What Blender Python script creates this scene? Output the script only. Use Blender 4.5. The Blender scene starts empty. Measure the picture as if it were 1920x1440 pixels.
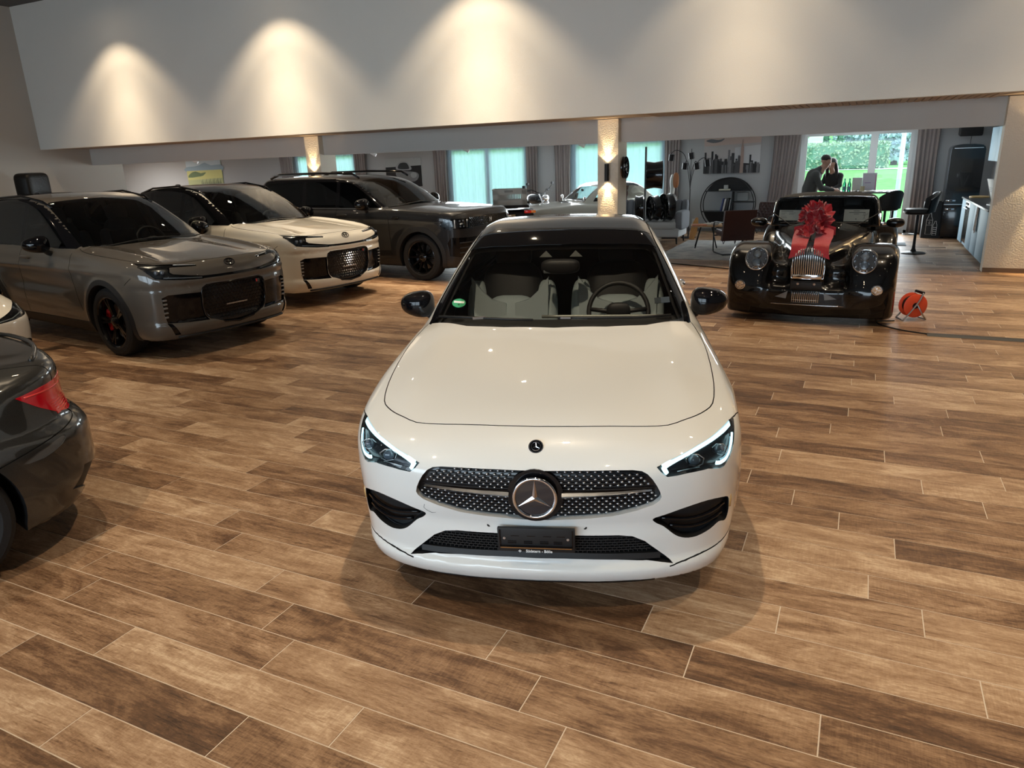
import bpy, bmesh, math, random
import numpy as np
from mathutils import Matrix, Vector

SC = bpy.context.scene
COL = SC.collection
random.seed(7)
PI = math.pi

# ---------------------------------------------------------------- camera, world, daylight, exposure
CAM_H, CAM_PITCH, CAM_ROLL, CAM_YAW, CAM_FPX = 1.866, 0.30360, 0.03526, 0.45253, 1339.55
def _camera():
    cp, sp = math.cos(CAM_PITCH), math.sin(CAM_PITCH)
    right = Vector((1, 0, 0)); fwd = Vector((0, cp, -sp)); down = Vector((0, -sp, -cp))
    cr, sr = math.cos(CAM_ROLL), math.sin(CAM_ROLL)
    r2 = cr * right + sr * down
    d2 = -sr * right + cr * down
    rz = Matrix.Rotation(CAM_YAW, 3, 'Z')
    r2, d2, fwd = rz @ r2, rz @ d2, rz @ fwd
    m = Matrix((r2, -d2, -fwd)).transposed().to_4x4()
    m.translation = (0, 0, CAM_H)
    cd = bpy.data.cameras.new('camera')
    cd.sensor_width = 36.0
    cd.lens = CAM_FPX / 1920 * 36.0
    cd.clip_end = 400
    co = bpy.data.objects.new('camera', cd)
    co.matrix_world = m
    COL.objects.link(co)
    SC.camera = co
    return m
CAM_M = _camera()
_ci = CAM_M.inverted()
def project(p):
    c = _ci @ Vector(p)
    if c.z > -0.05:
        return None
    return (960 + CAM_FPX * c.x / -c.z, 720 - CAM_FPX * c.y / -c.z, -c.z)

world = bpy.data.worlds.new('overcast_sky')
SC.world = world
world.use_nodes = True
_bg = world.node_tree.nodes['Background']
_bg.inputs[0].default_value = (0.72, 0.88, 1.0, 1)
_bg.inputs[1].default_value = 4.9

SC.view_settings.view_transform = 'Standard'
SC.view_settings.look = 'None'
SC.view_settings.gamma = 1.0
SC.view_settings.use_curve_mapping = False
SC.view_settings.exposure = 0.0

def lamp(name, kind, loc, target, power, col, **kw):
    ld = bpy.data.lights.new(name, kind)
    ld.energy = power
    ld.color = col
    for k, v in kw.items():
        setattr(ld, k, v)
    lo = bpy.data.objects.new(name, ld)
    lo.location = loc
    if target is not None:
        lo.rotation_euler = (Vector(target) - Vector(loc)).to_track_quat('-Z', 'Y').to_euler()
    COL.objects.link(lo)
    lo['kind'] = 'helper'
    return lo

# daylight entering through the glazed shop front behind the photographer and the garden windows
DAY = (0.66, 0.84, 1.0)
lamp('daylight_shopfront', 'AREA', (-4.0, -6.6, 2.1), (-4.0, 0, 1.9), 290, DAY, shape='RECTANGLE', size=12.0, size_y=3.2)
for _x, _w, _p in ((-15.2, 2.3, 110), (-9.55, 2.4, 110), (-5.8, 2.4, 110), (-0.2, 2.2, 160)):
    lamp('daylight_garden_window', 'AREA', (_x, 18.35, 1.2), (_x, 0, 0.6), _p, (0.90, 0.96, 1.0), shape='RECTANGLE', size=_w, size_y=2.0)
# ---------------------------------------------------------------- materials
MATS = {}
def mat(name, col, rough=0.5, metal=0.0, coat=0.0, spec=0.5, emit=None, estr=0.0, bump=None, var=None, alpha=None, sheen=0.0, trans=0.0, ior=1.45):
    """principled material; bump=(scale,strength,detail) noise relief; var=(scale,colour2,stretch) noise colour variation"""
    if name in MATS:
        return MATS[name]
    m = bpy.data.materials.new(name)
    m.use_nodes = True
    nt = m.node_tree
    b = nt.nodes['Principled BSDF']
    b.inputs['Base Color'].default_value = (*col, 1)
    b.inputs['Roughness'].default_value = rough
    b.inputs['Metallic'].default_value = metal
    b.inputs['Coat Weight'].default_value = coat
    b.inputs['Coat Roughness'].default_value = 0.03
    b.inputs['Specular IOR Level'].default_value = spec
    b.inputs['Sheen Weight'].default_value = sheen
    b.inputs['Transmission Weight'].default_value = trans
    b.inputs['IOR'].default_value = ior
    if emit is not None:
        b.inputs['Emission Color'].default_value = (*emit, 1)
        b.inputs['Emission Strength'].default_value = estr
    if var or bump:
        tc = nt.nodes.new('ShaderNodeTexCoord')
    if var:
        mp = nt.nodes.new('ShaderNodeMapping')
        nt.links.new(tc.outputs['Object'], mp.inputs[0])
        if len(var) > 2:
            mp.inputs['Scale'].default_value = var[2]
        n = nt.nodes.new('ShaderNodeTexNoise')
        n.inputs['Scale'].default_value = var[0]
        n.inputs['Detail'].default_value = 5
        nt.links.new(mp.outputs[0], n.inputs['Vector'])
        r = nt.nodes.new('ShaderNodeValToRGB')
        r.color_ramp.elements[0].color = (*col, 1)
        r.color_ramp.elements[0].position = 0.35
        r.color_ramp.elements[1].color = (*var[1], 1)
        r.color_ramp.elements[1].position = 0.68
        nt.links.new(n.outputs['Fac'], r.inputs[0])
        nt.links.new(r.outputs[0], b.inputs['Base Color'])
    if bump:
        n2 = nt.nodes.new('ShaderNodeTexNoise')
        n2.inputs['Scale'].default_value = bump[0]
        n2.inputs['Detail'].default_value = bump[2] if len(bump) > 2 else 3
        nt.links.new(tc.outputs['Object'], n2.inputs['Vector'])
        bp = nt.nodes.new('ShaderNodeBump')
        bp.inputs['Strength'].default_value = bump[1]
        bp.inputs['Distance'].default_value = 0.01
        nt.links.new(n2.outputs['Fac'], bp.inputs['Height'])
        nt.links.new(bp.outputs[0], b.inputs['Normal'])
    MATS[name] = m
    return m

def paint(name, col, flake=0.0, rough=0.35, coat=1.0, flake_col=None):
    """car paint under a clear coat, with an optional fine metallic flake"""
    if name in MATS:
        return MATS[name]
    m = mat(name, col, rough, 0.0, coat, 0.15)
    nt = m.node_tree
    b = nt.nodes['Principled BSDF']
    b.inputs['Coat Roughness'].default_value = 0.02
    if flake:
        b.inputs['Metallic'].default_value = flake
        tc = nt.nodes.new('ShaderNodeTexCoord')
        v = nt.nodes.new('ShaderNodeTexVoronoi')
        v.inputs['Scale'].default_value = 900
        nt.links.new(tc.outputs['Object'], v.inputs['Vector'])
        mx = nt.nodes.new('ShaderNodeMix'); mx.data_type = 'RGBA'
        fc = flake_col or tuple(min(1, c * 1.6 + 0.01) for c in col)
        mx.inputs[6].default_value = (*col, 1); mx.inputs[7].default_value = (*fc, 1)
        nt.links.new(v.outputs['Color'], mx.inputs[0])
        nt.links.new(mx.outputs[2], b.inputs['Base Color'])
    return m

def glass(name, tint, refl=1.0, ior=1.5):
    """thin tinted pane: what is behind shows through the tint, the surface mirrors by Fresnel"""
    if name in MATS:
        return MATS[name]
    m = bpy.data.materials.new(name)
    m.use_nodes = True
    nt = m.node_tree
    nt.nodes.clear()
    out = nt.nodes.new('ShaderNodeOutputMaterial')
    tr = nt.nodes.new('ShaderNodeBsdfTransparent'); tr.inputs[0].default_value = (*tint, 1)
    gl = nt.nodes.new('ShaderNodeBsdfGlossy'); gl.inputs['Roughness'].default_value = 0.0
    gl.inputs[0].default_value = (refl, refl, refl, 1)
    fr = nt.nodes.new('ShaderNodeFresnel'); fr.inputs[0].default_value = ior
    mx = nt.nodes.new('ShaderNodeMixShader')
    nt.links.new(fr.outputs[0], mx.inputs[0]); nt.links.new(tr.outputs[0], mx.inputs[1]); nt.links.new(gl.outputs[0], mx.inputs[2])
    nt.links.new(mx.outputs[0], out.inputs[0])
    MATS[name] = m
    return m

def emissive(name, col, strength):
    if name in MATS:
        return MATS[name]
    m = bpy.data.materials.new(name); m.use_nodes = True
    nt = m.node_tree; nt.nodes.clear()
    out = nt.nodes.new('ShaderNodeOutputMaterial'); e = nt.nodes.new('ShaderNodeEmission')
    e.inputs[0].default_value = (*col, 1); e.inputs[1].default_value = strength
    nt.links.new(e.outputs[0], out.inputs[0])
    MATS[name] = m
    return m

# ---------------------------------------------------------------- objects
def link(o, parent=None):
    COL.objects.link(o)
    if parent is not None:
        o.parent = parent
    return o

def tag(o, label, cat, group=None, kind=None):
    o['label'] = label; o['category'] = cat
    if group: o['group'] = group
    if kind: o['kind'] = kind
    return o

def thing(name, loc, rotz, label, cat, group=None):
    o = bpy.data.objects.new(name, None)
    o.empty_display_size = 0.1
    o.location = loc; o.rotation_euler = (0, 0, rotz)
    link(o)
    return tag(o, label, cat, group)

def mesh_obj(name, V, F, m, parent=None, smooth=None, loc=None, rot=None, normals=None):
    me = bpy.data.meshes.new(name)
    me.from_pydata([tuple(map(float, v)) for v in V], [], [tuple(map(int, f)) for f in F])
    me.update()
    if isinstance(m, (list, tuple)):
        for q in m: me.materials.append(q)
    elif m is not None:
        me.materials.append(m)
    if smooth is not None:
        me.polygons.foreach_set('use_smooth', np.ones(len(me.polygons), dtype=bool))
        if smooth < 3.1:
            me.set_sharp_from_angle(angle=smooth)
    if normals is not None:
        me.normals_split_custom_set_from_vertices([tuple(map(float, n)) for n in normals])
    o = bpy.data.objects.new(name, me)
    if loc is not None: o.location = loc
    if rot is not None: o.rotation_euler = rot
    return link(o, parent)

def copy_tree(o, parent=None):
    c = o.copy()
    COL.objects.link(c)
    c.parent = parent
    for ch in o.children:
        copy_tree(ch, c)
    return c

def rotm(rx=0, ry=0, rz=0):
    return np.array((Matrix.Rotation(rz, 3, 'Z') @ Matrix.Rotation(ry, 3, 'Y') @ Matrix.Rotation(rx, 3, 'X')))

class G:
    """collects simple shapes into one mesh"""
    def __init__(s):
        s.V = []; s.F = []
    def add(s, V, F, M=None, t=None):
        n = len(s.V)
        V = np.asarray(V, float)
        if M is not None: V = V @ np.asarray(M).T
        if t is not None: V = V + np.asarray(t, float)
        s.V.extend(V.tolist())
        s.F.extend([tuple(i + n for i in f) for f in F])
        return s
    def box(s, c, d, rot=None, bev=0.0):
        x, y, z = (q / 2 for q in d)
        if bev <= 0:
            V = [(-x, -y, -z), (x, -y, -z), (x, y, -z), (-x, y, -z), (-x, -y, z), (x, -y, z), (x, y, z), (-x, y, z)]
            F = [(0, 3, 2, 1), (4, 5, 6, 7), (0, 1, 5, 4), (1, 2, 6, 5), (2, 3, 7, 6), (3, 0, 4, 7)]
        else:
            bm = bmesh.new()
            bmesh.ops.create_cube(bm, size=1.0)
            for v in bm.verts: v.co = (v.co.x * d[0], v.co.y * d[1], v.co.z * d[2])
            bmesh.ops.bevel(bm, geom=list(bm.edges), offset=min(bev, min(d) * 0.49), segments=2, profile=0.5, affect='EDGES')
            bm.verts.index_update()
            V = [tuple(v.co) for v in bm.verts]; F = [tuple(v.index for v in f.verts) for f in bm.faces]
            bm.free()
        return s.add(V, F, rotm(*rot) if rot is not None else None, c)
    def cyl(s, p0, p1, r0, r1=None, n=16, cap=True):
        r1 = r0 if r1 is None else r1
        p0 = np.array(p0, float); p1 = np.array(p1, float)
        a = p1 - p0; L = np.linalg.norm(a); a = a / L
        u = np.cross(a, (0, 0, 1) if abs(a[2]) < 0.9 else (1, 0, 0)); u /= np.linalg.norm(u); w = np.cross(a, u)
        t = np.linspace(0, 2 * PI, n, endpoint=False)
        ring = np.outer(np.cos(t), u) + np.outer(np.sin(t), w)
        V = np.concatenate([p0 + ring * r0, p1 + ring * r1])
        F = [(i, (i + 1) % n, n + (i + 1) % n, n + i) for i in range(n)]
        if cap: F += [tuple(range(n))[::-1], tuple(range(n, 2 * n))]
        return s.add(V, F)
    def tube(s, pts, r, n=8, closed=False, cap=True):
        P = np.array(pts, float); k = len(P)
        T = np.zeros_like(P)
        for i in range(k):
            a = P[(i + 1) % k] if (closed or i + 1 < k) else P[i]
            b = P[i - 1] if (closed or i > 0) else P[i]
            T[i] = a - b
        T /= np.maximum(np.linalg.norm(T, axis=1, keepdims=True), 1e-9)
        u = np.cross(T[0], (0, 0, 1) if abs(T[0][2]) < 0.9 else (1, 0, 0)); u /= np.linalg.norm(u)
        th = np.linspace(0, 2 * PI, n, endpoint=False)
        V = []; rr = r if hasattr(r, '__len__') else [r] * k
        for i in range(k):
            u = u - T[i] * np.dot(u, T[i]); u /= np.linalg.norm(u); w = np.cross(T[i], u)
            V.extend((P[i] + rr[i] * (math.cos(q) * u + math.sin(q) * w)) for q in th)
        F = []
        for i in range(k if closed else k - 1):
            j = (i + 1) % k
            F += [(i * n + q, i * n + (q + 1) % n, j * n + (q + 1) % n, j * n + q) for q in range(n)]
        if cap and not closed:
            F += [tuple(range(n))[::-1], tuple(range((k - 1) * n, k * n))]
        return s.add(V, F)
    def lathe(s, prof, n=32, c=(0, 0, 0), axis='z', arc=2 * PI):
        full = abs(arc - 2 * PI) < 1e-6
        t = np.linspace(0, arc, n, endpoint=not full)
        V = []
        for r, h in prof:
            for q in t:
                a, b = r * math.cos(q), r * math.sin(q)
                V.append({'z': (a, b, h), 'y': (a, h, b), 'x': (h, a, b)}[axis])
        F = []
        for i in range(len(prof) - 1):
            for q in range(n if full else n - 1):
                F.append((i * n + q, i * n + (q + 1) % n, (i + 1) * n + (q + 1) % n, (i + 1) * n + q))
        return s.add(V, F, None, c)
    def prism(s, poly, lo, hi, axis='z'):
        n = len(poly)
        def P(a, b, h): return {'z': (a, b, h), 'y': (a, h, b), 'x': (h, a, b)}[axis]
        V = [P(a, b, lo) for a, b in poly] + [P(a, b, hi) for a, b in poly]
        F = [(i, (i + 1) % n, n + (i + 1) % n, n + i) for i in range(n)] + [tuple(range(n))[::-1], tuple(range(n, 2 * n))]
        return s.add(V, F)
    def ell(s, c, r, e=(1.0, 1.0), nu=24, nv=14, rot=None):
        sg = lambda x, p: math.copysign(abs(x) ** p, x)
        V = []; F = []
        for i in range(nv + 1):
            v = -PI / 2 + PI * i / nv
            for j in range(nu):
                u = 2 * PI * j / nu
                cv = sg(math.cos(v), e[0])
                V.append((r[0] * cv * sg(math.cos(u), e[1]), r[1] * cv * sg(math.sin(u), e[1]), r[2] * sg(math.sin(v), e[0])))
        for i in range(nv):
            for j in range(nu):
                F.append((i * nu + j, i * nu + (j + 1) % nu, (i + 1) * nu + (j + 1) % nu, (i + 1) * nu + j))
        return s.add(V, F, rotm(*rot) if rot is not None else None, c)
    def grid(s, fn, nu, nv, closed_u=False):
        V = [fn(i / nu, j / nv) for j in range(nv + 1) for i in range(nu + 1)]
        F = [(j * (nu + 1) + i, j * (nu + 1) + i + 1, (j + 1) * (nu + 1) + i + 1, (j + 1) * (nu + 1) + i) for j in range(nv) for i in range(nu)]
        return s.add(V, F)
    def build(s, name, m, parent=None, smooth=0.6, loc=None, rot=None):
        return mesh_obj(name, s.V, s.F, m, parent, smooth, loc, rot)

def text_obj(name, body, size, m, parent, loc, rot, align='CENTER', depth=0.0015, bold=0.0):
    """lettering as a real extruded mesh"""
    cu = bpy.data.curves.new(name, 'FONT')
    cu.body = body; cu.size = size; cu.extrude = depth; cu.align_x = align; cu.align_y = 'CENTER'; cu.offset = bold
    to = bpy.data.objects.new(name, cu)
    COL.objects.link(to)
    dg = bpy.context.evaluated_depsgraph_get()
    me = bpy.data.meshes.new_from_object(to.evaluated_get(dg))
    bpy.data.objects.remove(to)
    me.name = name
    me.materials.clear(); me.materials.append(m)
    o = bpy.data.objects.new(name, me)
    o.location = loc; o.rotation_euler = rot
    return link(o, parent)
# ---------------------------------------------------------------- room shell
def wood_plank_material():
    m = bpy.data.materials.new('wood_look_tile'); m.use_nodes = True
    nt = m.node_tree; N = nt.nodes.new; L = nt.links.new
    b = nt.nodes['Principled BSDF']
    geo = N('ShaderNodeNewGeometry'); oi = N('ShaderNodeObjectInfo'); at = N('ShaderNodeAttribute'); at.attribute_name = 'rnd'
    def math_(op, a, bb, clamp=False):
        n = N('ShaderNodeMath'); n.operation = op; n.use_clamp = clamp
        for i, q in enumerate((a, bb)):
            if isinstance(q, (int, float)): n.inputs[i].default_value = q
            elif q is not None: L(q, n.inputs[i])
        return n.outputs[0]
    rnd = math_('FRACT', math_('ADD', oi.outputs['Random'], at.outputs['Fac']), None)
    rnd2 = math_('FRACT', math_('MULTIPLY', rnd, 17.31), None)
    rnd3 = math_('FRACT', math_('MULTIPLY', rnd, 71.7), None)
    off = N('ShaderNodeCombineXYZ'); L(math_('MULTIPLY', rnd, 61.0), off.inputs[0]); L(math_('MULTIPLY', rnd2, 37.0), off.inputs[1]); L(math_('MULTIPLY', rnd, 11.0), off.inputs[2])
    add = N('ShaderNodeVectorMath'); add.operation = 'ADD'; L(geo.outputs['Position'], add.inputs[0]); L(off.outputs[0], add.inputs[1])
    def noise(scale, vec_scale, detail=6, rough=0.6, dist=0.0):
        mp = N('ShaderNodeMapping'); mp.inputs['Scale'].default_value = vec_scale; L(add.outputs[0], mp.inputs[0])
        n = N('ShaderNodeTexNoise'); n.inputs['Scale'].default_value = scale; n.inputs['Detail'].default_value = detail
        n.inputs['Roughness'].default_value = rough; n.inputs['Distortion'].default_value = dist
        L(mp.outputs[0], n.inputs['Vector'])
        return n.outputs['Fac']
    big = noise(2.4, (0.8, 2.4, 1), 7, 0.66, 1.3)      # broad weathered stains along the board
    grain = noise(16.0, (0.30, 3.4, 1), 8, 0.74, 0.7)  # long fibres
    fine = noise(95.0, (0.45, 1.5, 1), 6, 0.8, 0.3)    # gritty pores
    saw = noise(150.0, (1.0, 0.10, 1), 2, 0.5)         # saw marks across the board
    crack = noise(11.0, (0.30, 4.5, 1), 4, 0.6, 2.2)   # dark fibre cracks
    knots = N('ShaderNodeTexVoronoi'); knots.inputs['Scale'].default_value = 2.1
    mpk = N('ShaderNodeMapping'); mpk.inputs['Scale'].default_value = (0.6, 2.2, 1); L(add.outputs[0], mpk.inputs[0]); L(mpk.outputs[0], knots.inputs['Vector'])
    ring = N('ShaderNodeMath'); ring.operation = 'SINE'; L(math_('MULTIPLY', math_('ADD', knots.outputs['Distance'], math_('MULTIPLY', big, 0.25)), 95.0), ring.inputs[0])
    near = N('ShaderNodeMapRange'); near.inputs[1].default_value = 0.04; near.inputs[2].default_value = 0.26; near.inputs[3].default_value = 1.0; near.inputs[4].default_value = 0.0; L(knots.outputs['Distance'], near.inputs[0])
    tone = math_('ADD', math_('MULTIPLY', math_('SUBTRACT', rnd3, 0.5), 0.44), 0.53)
    t = math_('ADD', tone, math_('MULTIPLY', math_('SUBTRACT', big, 0.5), 1.40))
    t = math_('ADD', t, math_('MULTIPLY', math_('SUBTRACT', grain, 0.5), 0.85))
    t = math_('ADD', t, math_('MULTIPLY', math_('SUBTRACT', fine, 0.5), 0.80))
    ck = N('ShaderNodeMapRange'); ck.inputs[1].default_value = 0.60; ck.inputs[2].default_value = 0.70; ck.inputs[3].default_value = 0.0; ck.inputs[4].default_value = -0.26; L(crack, ck.inputs[0])
    t = math_('ADD', t, ck.outputs[0])
    t = math_('ADD', t, math_('MULTIPLY', math_('MULTIPLY', ring.outputs[0], near.outputs[0]), 0.10))
    t = math_('ADD', t, math_('MULTIPLY', math_('SUBTRACT', saw, 0.5), math_('MULTIPLY', rnd2, 0.30)), True)
    ramp = N('ShaderNodeValToRGB'); cr = ramp.color_ramp
    cr.elements[0].position = 0.0; cr.elements[0].color = (0.046, 0.023, 0.012, 1)
    cr.elements[1].position = 1.0; cr.elements[1].color = (0.60, 0.445, 0.30, 1)
    for p, c in ((0.28, (0.132, 0.067, 0.033)), (0.52, (0.268, 0.156, 0.084)), (0.76, (0.41, 0.268, 0.162))):
        e = cr.elements.new(p); e.color = (*c, 1)
    L(t, ramp.inputs[0]); L(ramp.outputs[0], b.inputs['Base Color'])
    rr = N('ShaderNodeMapRange'); rr.inputs[3].default_value = 0.52; rr.inputs[4].default_value = 0.36; L(grain, rr.inputs[0]); L(rr.outputs[0], b.inputs['Roughness'])
    b.inputs['Specular IOR Level'].default_value = 0.42
    bp = N('ShaderNodeBump'); bp.inputs['Strength'].default_value = 0.35; bp.inputs['Distance'].default_value = 0.003
    L(math_('ADD', grain, math_('MULTIPLY', fine, 0.5)), bp.inputs['Height']); L(bp.outputs[0], b.inputs['Normal'])
    return m
M_WOOD = wood_plank_material()
M_GROUT = mat('grout', (0.62, 0.53, 0.43), 0.8, bump=(120, 0.2))
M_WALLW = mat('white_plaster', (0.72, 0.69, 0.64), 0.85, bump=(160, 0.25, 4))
M_WALLL = mat('dimmed_plaster', (0.44, 0.40, 0.35), 0.85, bump=(160, 0.25, 4))  # left wall's weaker light put into a darker plaster colour
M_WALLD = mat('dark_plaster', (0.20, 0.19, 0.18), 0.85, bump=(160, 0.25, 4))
M_WALLR = mat('rough_plaster', (0.74, 0.68, 0.57), 0.85, bump=(45, 1.0, 5))
M_WALLG = mat('grey_wall', (0.40, 0.41, 0.42), 0.85, bump=(150, 0.15))
M_CEIL = mat('dark_ceiling', (0.10, 0.10, 0.10), 0.9)
M_BEAM = mat('beam_plaster', (0.55, 0.53, 0.50), 0.85, bump=(120, 0.3))
M_SOFF = mat('soffit_board', (0.36, 0.29, 0.23), 0.7)
M_BLACKGAP = mat('dark_gap', (0.012, 0.011, 0.010), 0.8)
M_WFRAME = mat('white_window_frame', (0.62, 0.66, 0.68), 0.4)
M_BASE = mat('brown_skirting', (0.17, 0.11, 0.07), 0.6)
M_BACKCEIL = mat('back_ceiling', (0.55, 0.55, 0.55), 0.9)

XL, XR, YF, YB, ZC = -18.35, 6.0, -7.0, 18.6, 5.65     # left wall, right wall, shop front, garden wall, hall ceiling
FAS_Y, SOF_Z, BEAM_Y, BEAM_Z, STUB_X, STUB_Y = 11.74, 2.494, 13.02, 2.105, 1.75, 12.87

def structure(name, g, m, smooth=None):
    o = g.build(name, m, None, smooth); o['kind'] = 'structure'
    return o

# floor slab (the grout shows between the boards) and its boards
floor = structure('floor', G().box((-12, 6.0, -0.0516), (36.4, 26.2, 0.10)), M_GROUT)
PITCH, PLEN, GAP = 0.2, 1.205, 0.0046
SEAMS = [(-2.366, 1.165), (-1.8, 1.35), (-1.444, 1.55), (-1.945, 1.75), (-2.126, 1.95), (-1.158, 2.15), (-0.428, 2.355), (-0.644, 2.55), (-0.144, 2.75), (0.398, 2.95),
         (0.195, 3.15), (-0.362, 3.353), (0.311, 3.56), (0.056, 3.74), (-0.186, 3.956), (-0.45, 4.17), (0.473, 4.34), (0.288, 4.753), (0.834, 4.94), (0.648, 5.34),
         (0.063, 5.542), (-0.492, 5.74), (0.374, 5.938), (-0.284, 6.153), (0.07, 6.355), (-0.954, 6.542), (0.08, 6.951), (-0.122, 7.153), (-0.434, 7.347), (0.396, 7.581), (0.074, 7.76)]
seam_of = {int((y - 0.055) // PITCH): x for x, y in SEAMS}
_rp = random.Random(3)
planks = []
for k in range(-20, 94):
    y0 = 0.055 + PITCH * k
    if y0 > YB - 0.05: break
    x0 = seam_of.get(k, _rp.uniform(0, PLEN))
    n0 = math.floor((-29.8 - x0) / PLEN); 
    for i in range(n0, 40):
        a = x0 + i * PLEN; bb = a + PLEN
        if a > 5.9: break
        planks.append((max(a, -29.9), min(bb, 6.0), y0, min(y0 + PITCH, YB), _rp.random()))
def plank_area(p):
    q = [project((x, y, 0)) for x in (p[0], p[1]) for y in (p[2], p[3])]
    if any(v is None for v in q): return 0
    if max(v[0] for v in q) < 0 or min(v[0] for v in q) > 1920 or max(v[1] for v in q) < 0 or min(v[1] for v in q) > 1440: return 0
    # boards under the cars are hidden
    return (max(min(v[0], 1920) for v in q) - min(max(v[0], 0) for v in q)) * (max(min(v[1], 1440) for v in q) - min(max(v[1], 0) for v in q))
def plank_hidden(p):
    cx, cy = (p[0] + p[1]) / 2, (p[2] + p[3]) / 2
    for (ox, oy, th, l0, l1, hw) in ((-1.047, 2.322, 1.8797, 0.9, 9.6, 0.75), (-6.046, 5.634, 2.983, 1.1, 9, 0.8)):
        dx, dy = cx - ox, cy - oy
        u = dx * math.cos(th) + dy * math.sin(th); v = -dx * math.sin(th) + dy * math.cos(th)
        if l0 < u < l1 and abs(v) < hw: return True
    return False
planks.sort(key=lambda p: -(0 if plank_hidden(p) else plank_area(p)))
def plank_vf(w, d):
    x, y, c, z0, z1 = w / 2, d / 2, 0.0007, -0.0030, 0.0
    V = [(-x, -y, z0), (x, -y, z0), (x, y, z0), (-x, y, z0), (-x, -y, z1 - c), (x, -y, z1 - c), (x, y, z1 - c), (-x, y, z1 - c),
         (-x + c, -y + c, z1), (x - c, -y + c, z1), (x - c, y - c, z1), (-x + c, y - c, z1)]
    F = [(0, 1, 5, 4), (1, 2, 6, 5), (2, 3, 7, 6), (3, 0, 4, 7), (4, 5, 9, 8), (5, 6, 10, 9), (6, 7, 11, 10), (7, 4, 8, 11), (8, 9, 10, 11)]
    return V, F
_cache = {}
_rest = G(); _restr = []
for i, (a, bb, y0, y1, rv) in enumerate(planks):
    w, d = round(bb - a - GAP, 4), round(y1 - y0 - GAP, 4)
    c = ((a + bb) / 2, (y0 + y1) / 2, 0)
    if i < 300:
        if (w, d) not in _cache:
            o = mesh_obj('plank', *plank_vf(w, d), M_WOOD, floor)
            _cache[(w, d)] = o.data
        else:
            o = link(bpy.data.objects.new('plank', _cache[(w, d)]), floor)
        o.location = c
    else:
        V, F = plank_vf(w, d)
        _rest.add(V, F, None, c); _restr += [rv] * len(V)
o = _rest.build('plank_field', M_WOOD, floor, None); o['kind'] = 'stuff'
_at = o.data.attributes.new('rnd', 'FLOAT', 'POINT'); _at.data.foreach_set('value', _restr)
# floor socket lid set into the boards
lid = G().box((0, 0, 0.001), (0.20, 0.13, 0.006)); lid.box((0, 0, 0.0035), (0.17, 0.10, 0.004))
tag(lid.build('floor_socket', mat('floor_socket_lid', (0.23, 0.15, 0.09), 0.5), None, None, (-3.35, 5.15, 0.002)), 'small rectangular floor socket lid set into the wood boards', 'socket')

# walls
def wall(name, lo, hi, m):
    lo, hi = np.array(lo, float), np.array(hi, float)
    return structure(name, G().box((lo + hi) / 2, hi - lo), m)
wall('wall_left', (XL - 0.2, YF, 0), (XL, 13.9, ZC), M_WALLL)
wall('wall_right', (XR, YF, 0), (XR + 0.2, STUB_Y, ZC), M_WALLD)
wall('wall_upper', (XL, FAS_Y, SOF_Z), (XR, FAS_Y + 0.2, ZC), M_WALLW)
stub = wall('wall_stub', (STUB_X, STUB_Y, 0), (XR, STUB_Y + 0.22, SOF_Z), M_WALLR)
wall('ceiling', (XL - 0.2, YF, ZC), (XR + 0.2, FAS_Y + 0.2, ZC + 0.1), M_CEIL)
soffit = wall('ceiling_soffit', (XL, FAS_Y + 0.2, SOF_Z + 0.012), (XR, BEAM_Y + 0.3, SOF_Z + 0.12), M_SOFF)
wall('beam', (XL, BEAM_Y, BEAM_Z), (STUB_X, BEAM_Y + 0.28, SOF_Z + 0.012), M_BEAM)
wall('ceiling_back', (-30, BEAM_Y + 0.28, 2.40), (2.6, YB + 0.2, 2.5), M_BACKCEIL)
wall('wall_kitchen', (2.42, STUB_Y + 0.22, 0), (2.62, YB + 0.2, 2.4), M_WALLG)
wall('wall_far_left', (-30.2, 13.9, 0), (-30, YB + 0.2, 2.4), M_WALLG)
wall('wall_back_return', (-30.2, 13.7, 0), (XL - 0.2, 13.9, 2.4), M_WALLG)
wall('baseboard_stub', (STUB_X, STUB_Y - 0.014, 0), (XR, STUB_Y, 0.07), M_BASE)
wall('baseboard_left', (XL, YF, 0), (XL + 0.014, 13.9, 0.07), M_BASE)
# slotted boards under the bulkhead
sl = mesh_obj('soffit_slat', *(lambda g: (g.V, g.F))(G().box((0, 0, 0), (0.075, 1.05, 0.012))), mat('soffit_slat', (0.50, 0.41, 0.32), 0.7), soffit, None, (0, 0, 0))
for i in range(52):
    o = sl if i == 0 else link(sl.copy(), soffit)
    o.location = (-3.3 + i * 0.095, FAS_Y + 0.2 + 0.535, SOF_Z + 0.006)
for xx, nm in ((-10.87, 'a'), (-4.19, 'b')):
    p = wall('pillar', (xx - 0.19, STUB_Y, 0), (xx + 0.19, 13.40, SOF_Z), M_WALLR)

# shop-front wall behind the photographer with three glazed openings
gw = G()
for x0, x1 in ((XL, -12.5), (-8.3, -7.7), (-3.3, -2.7), (1.8, XR)):
    gw.box(((x0 + x1) / 2, YF - 0.1, ZC / 2), (x1 - x0, 0.2, ZC))
gw.box(((XL + XR) / 2, YF - 0.1, 4.75), (XR - XL, 0.2, 1.8)); gw.box(((XL + XR) / 2, YF - 0.1, 0.1), (XR - XL, 0.2, 0.2))
structure('wall_shopfront', gw, M_WALLD)

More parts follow.
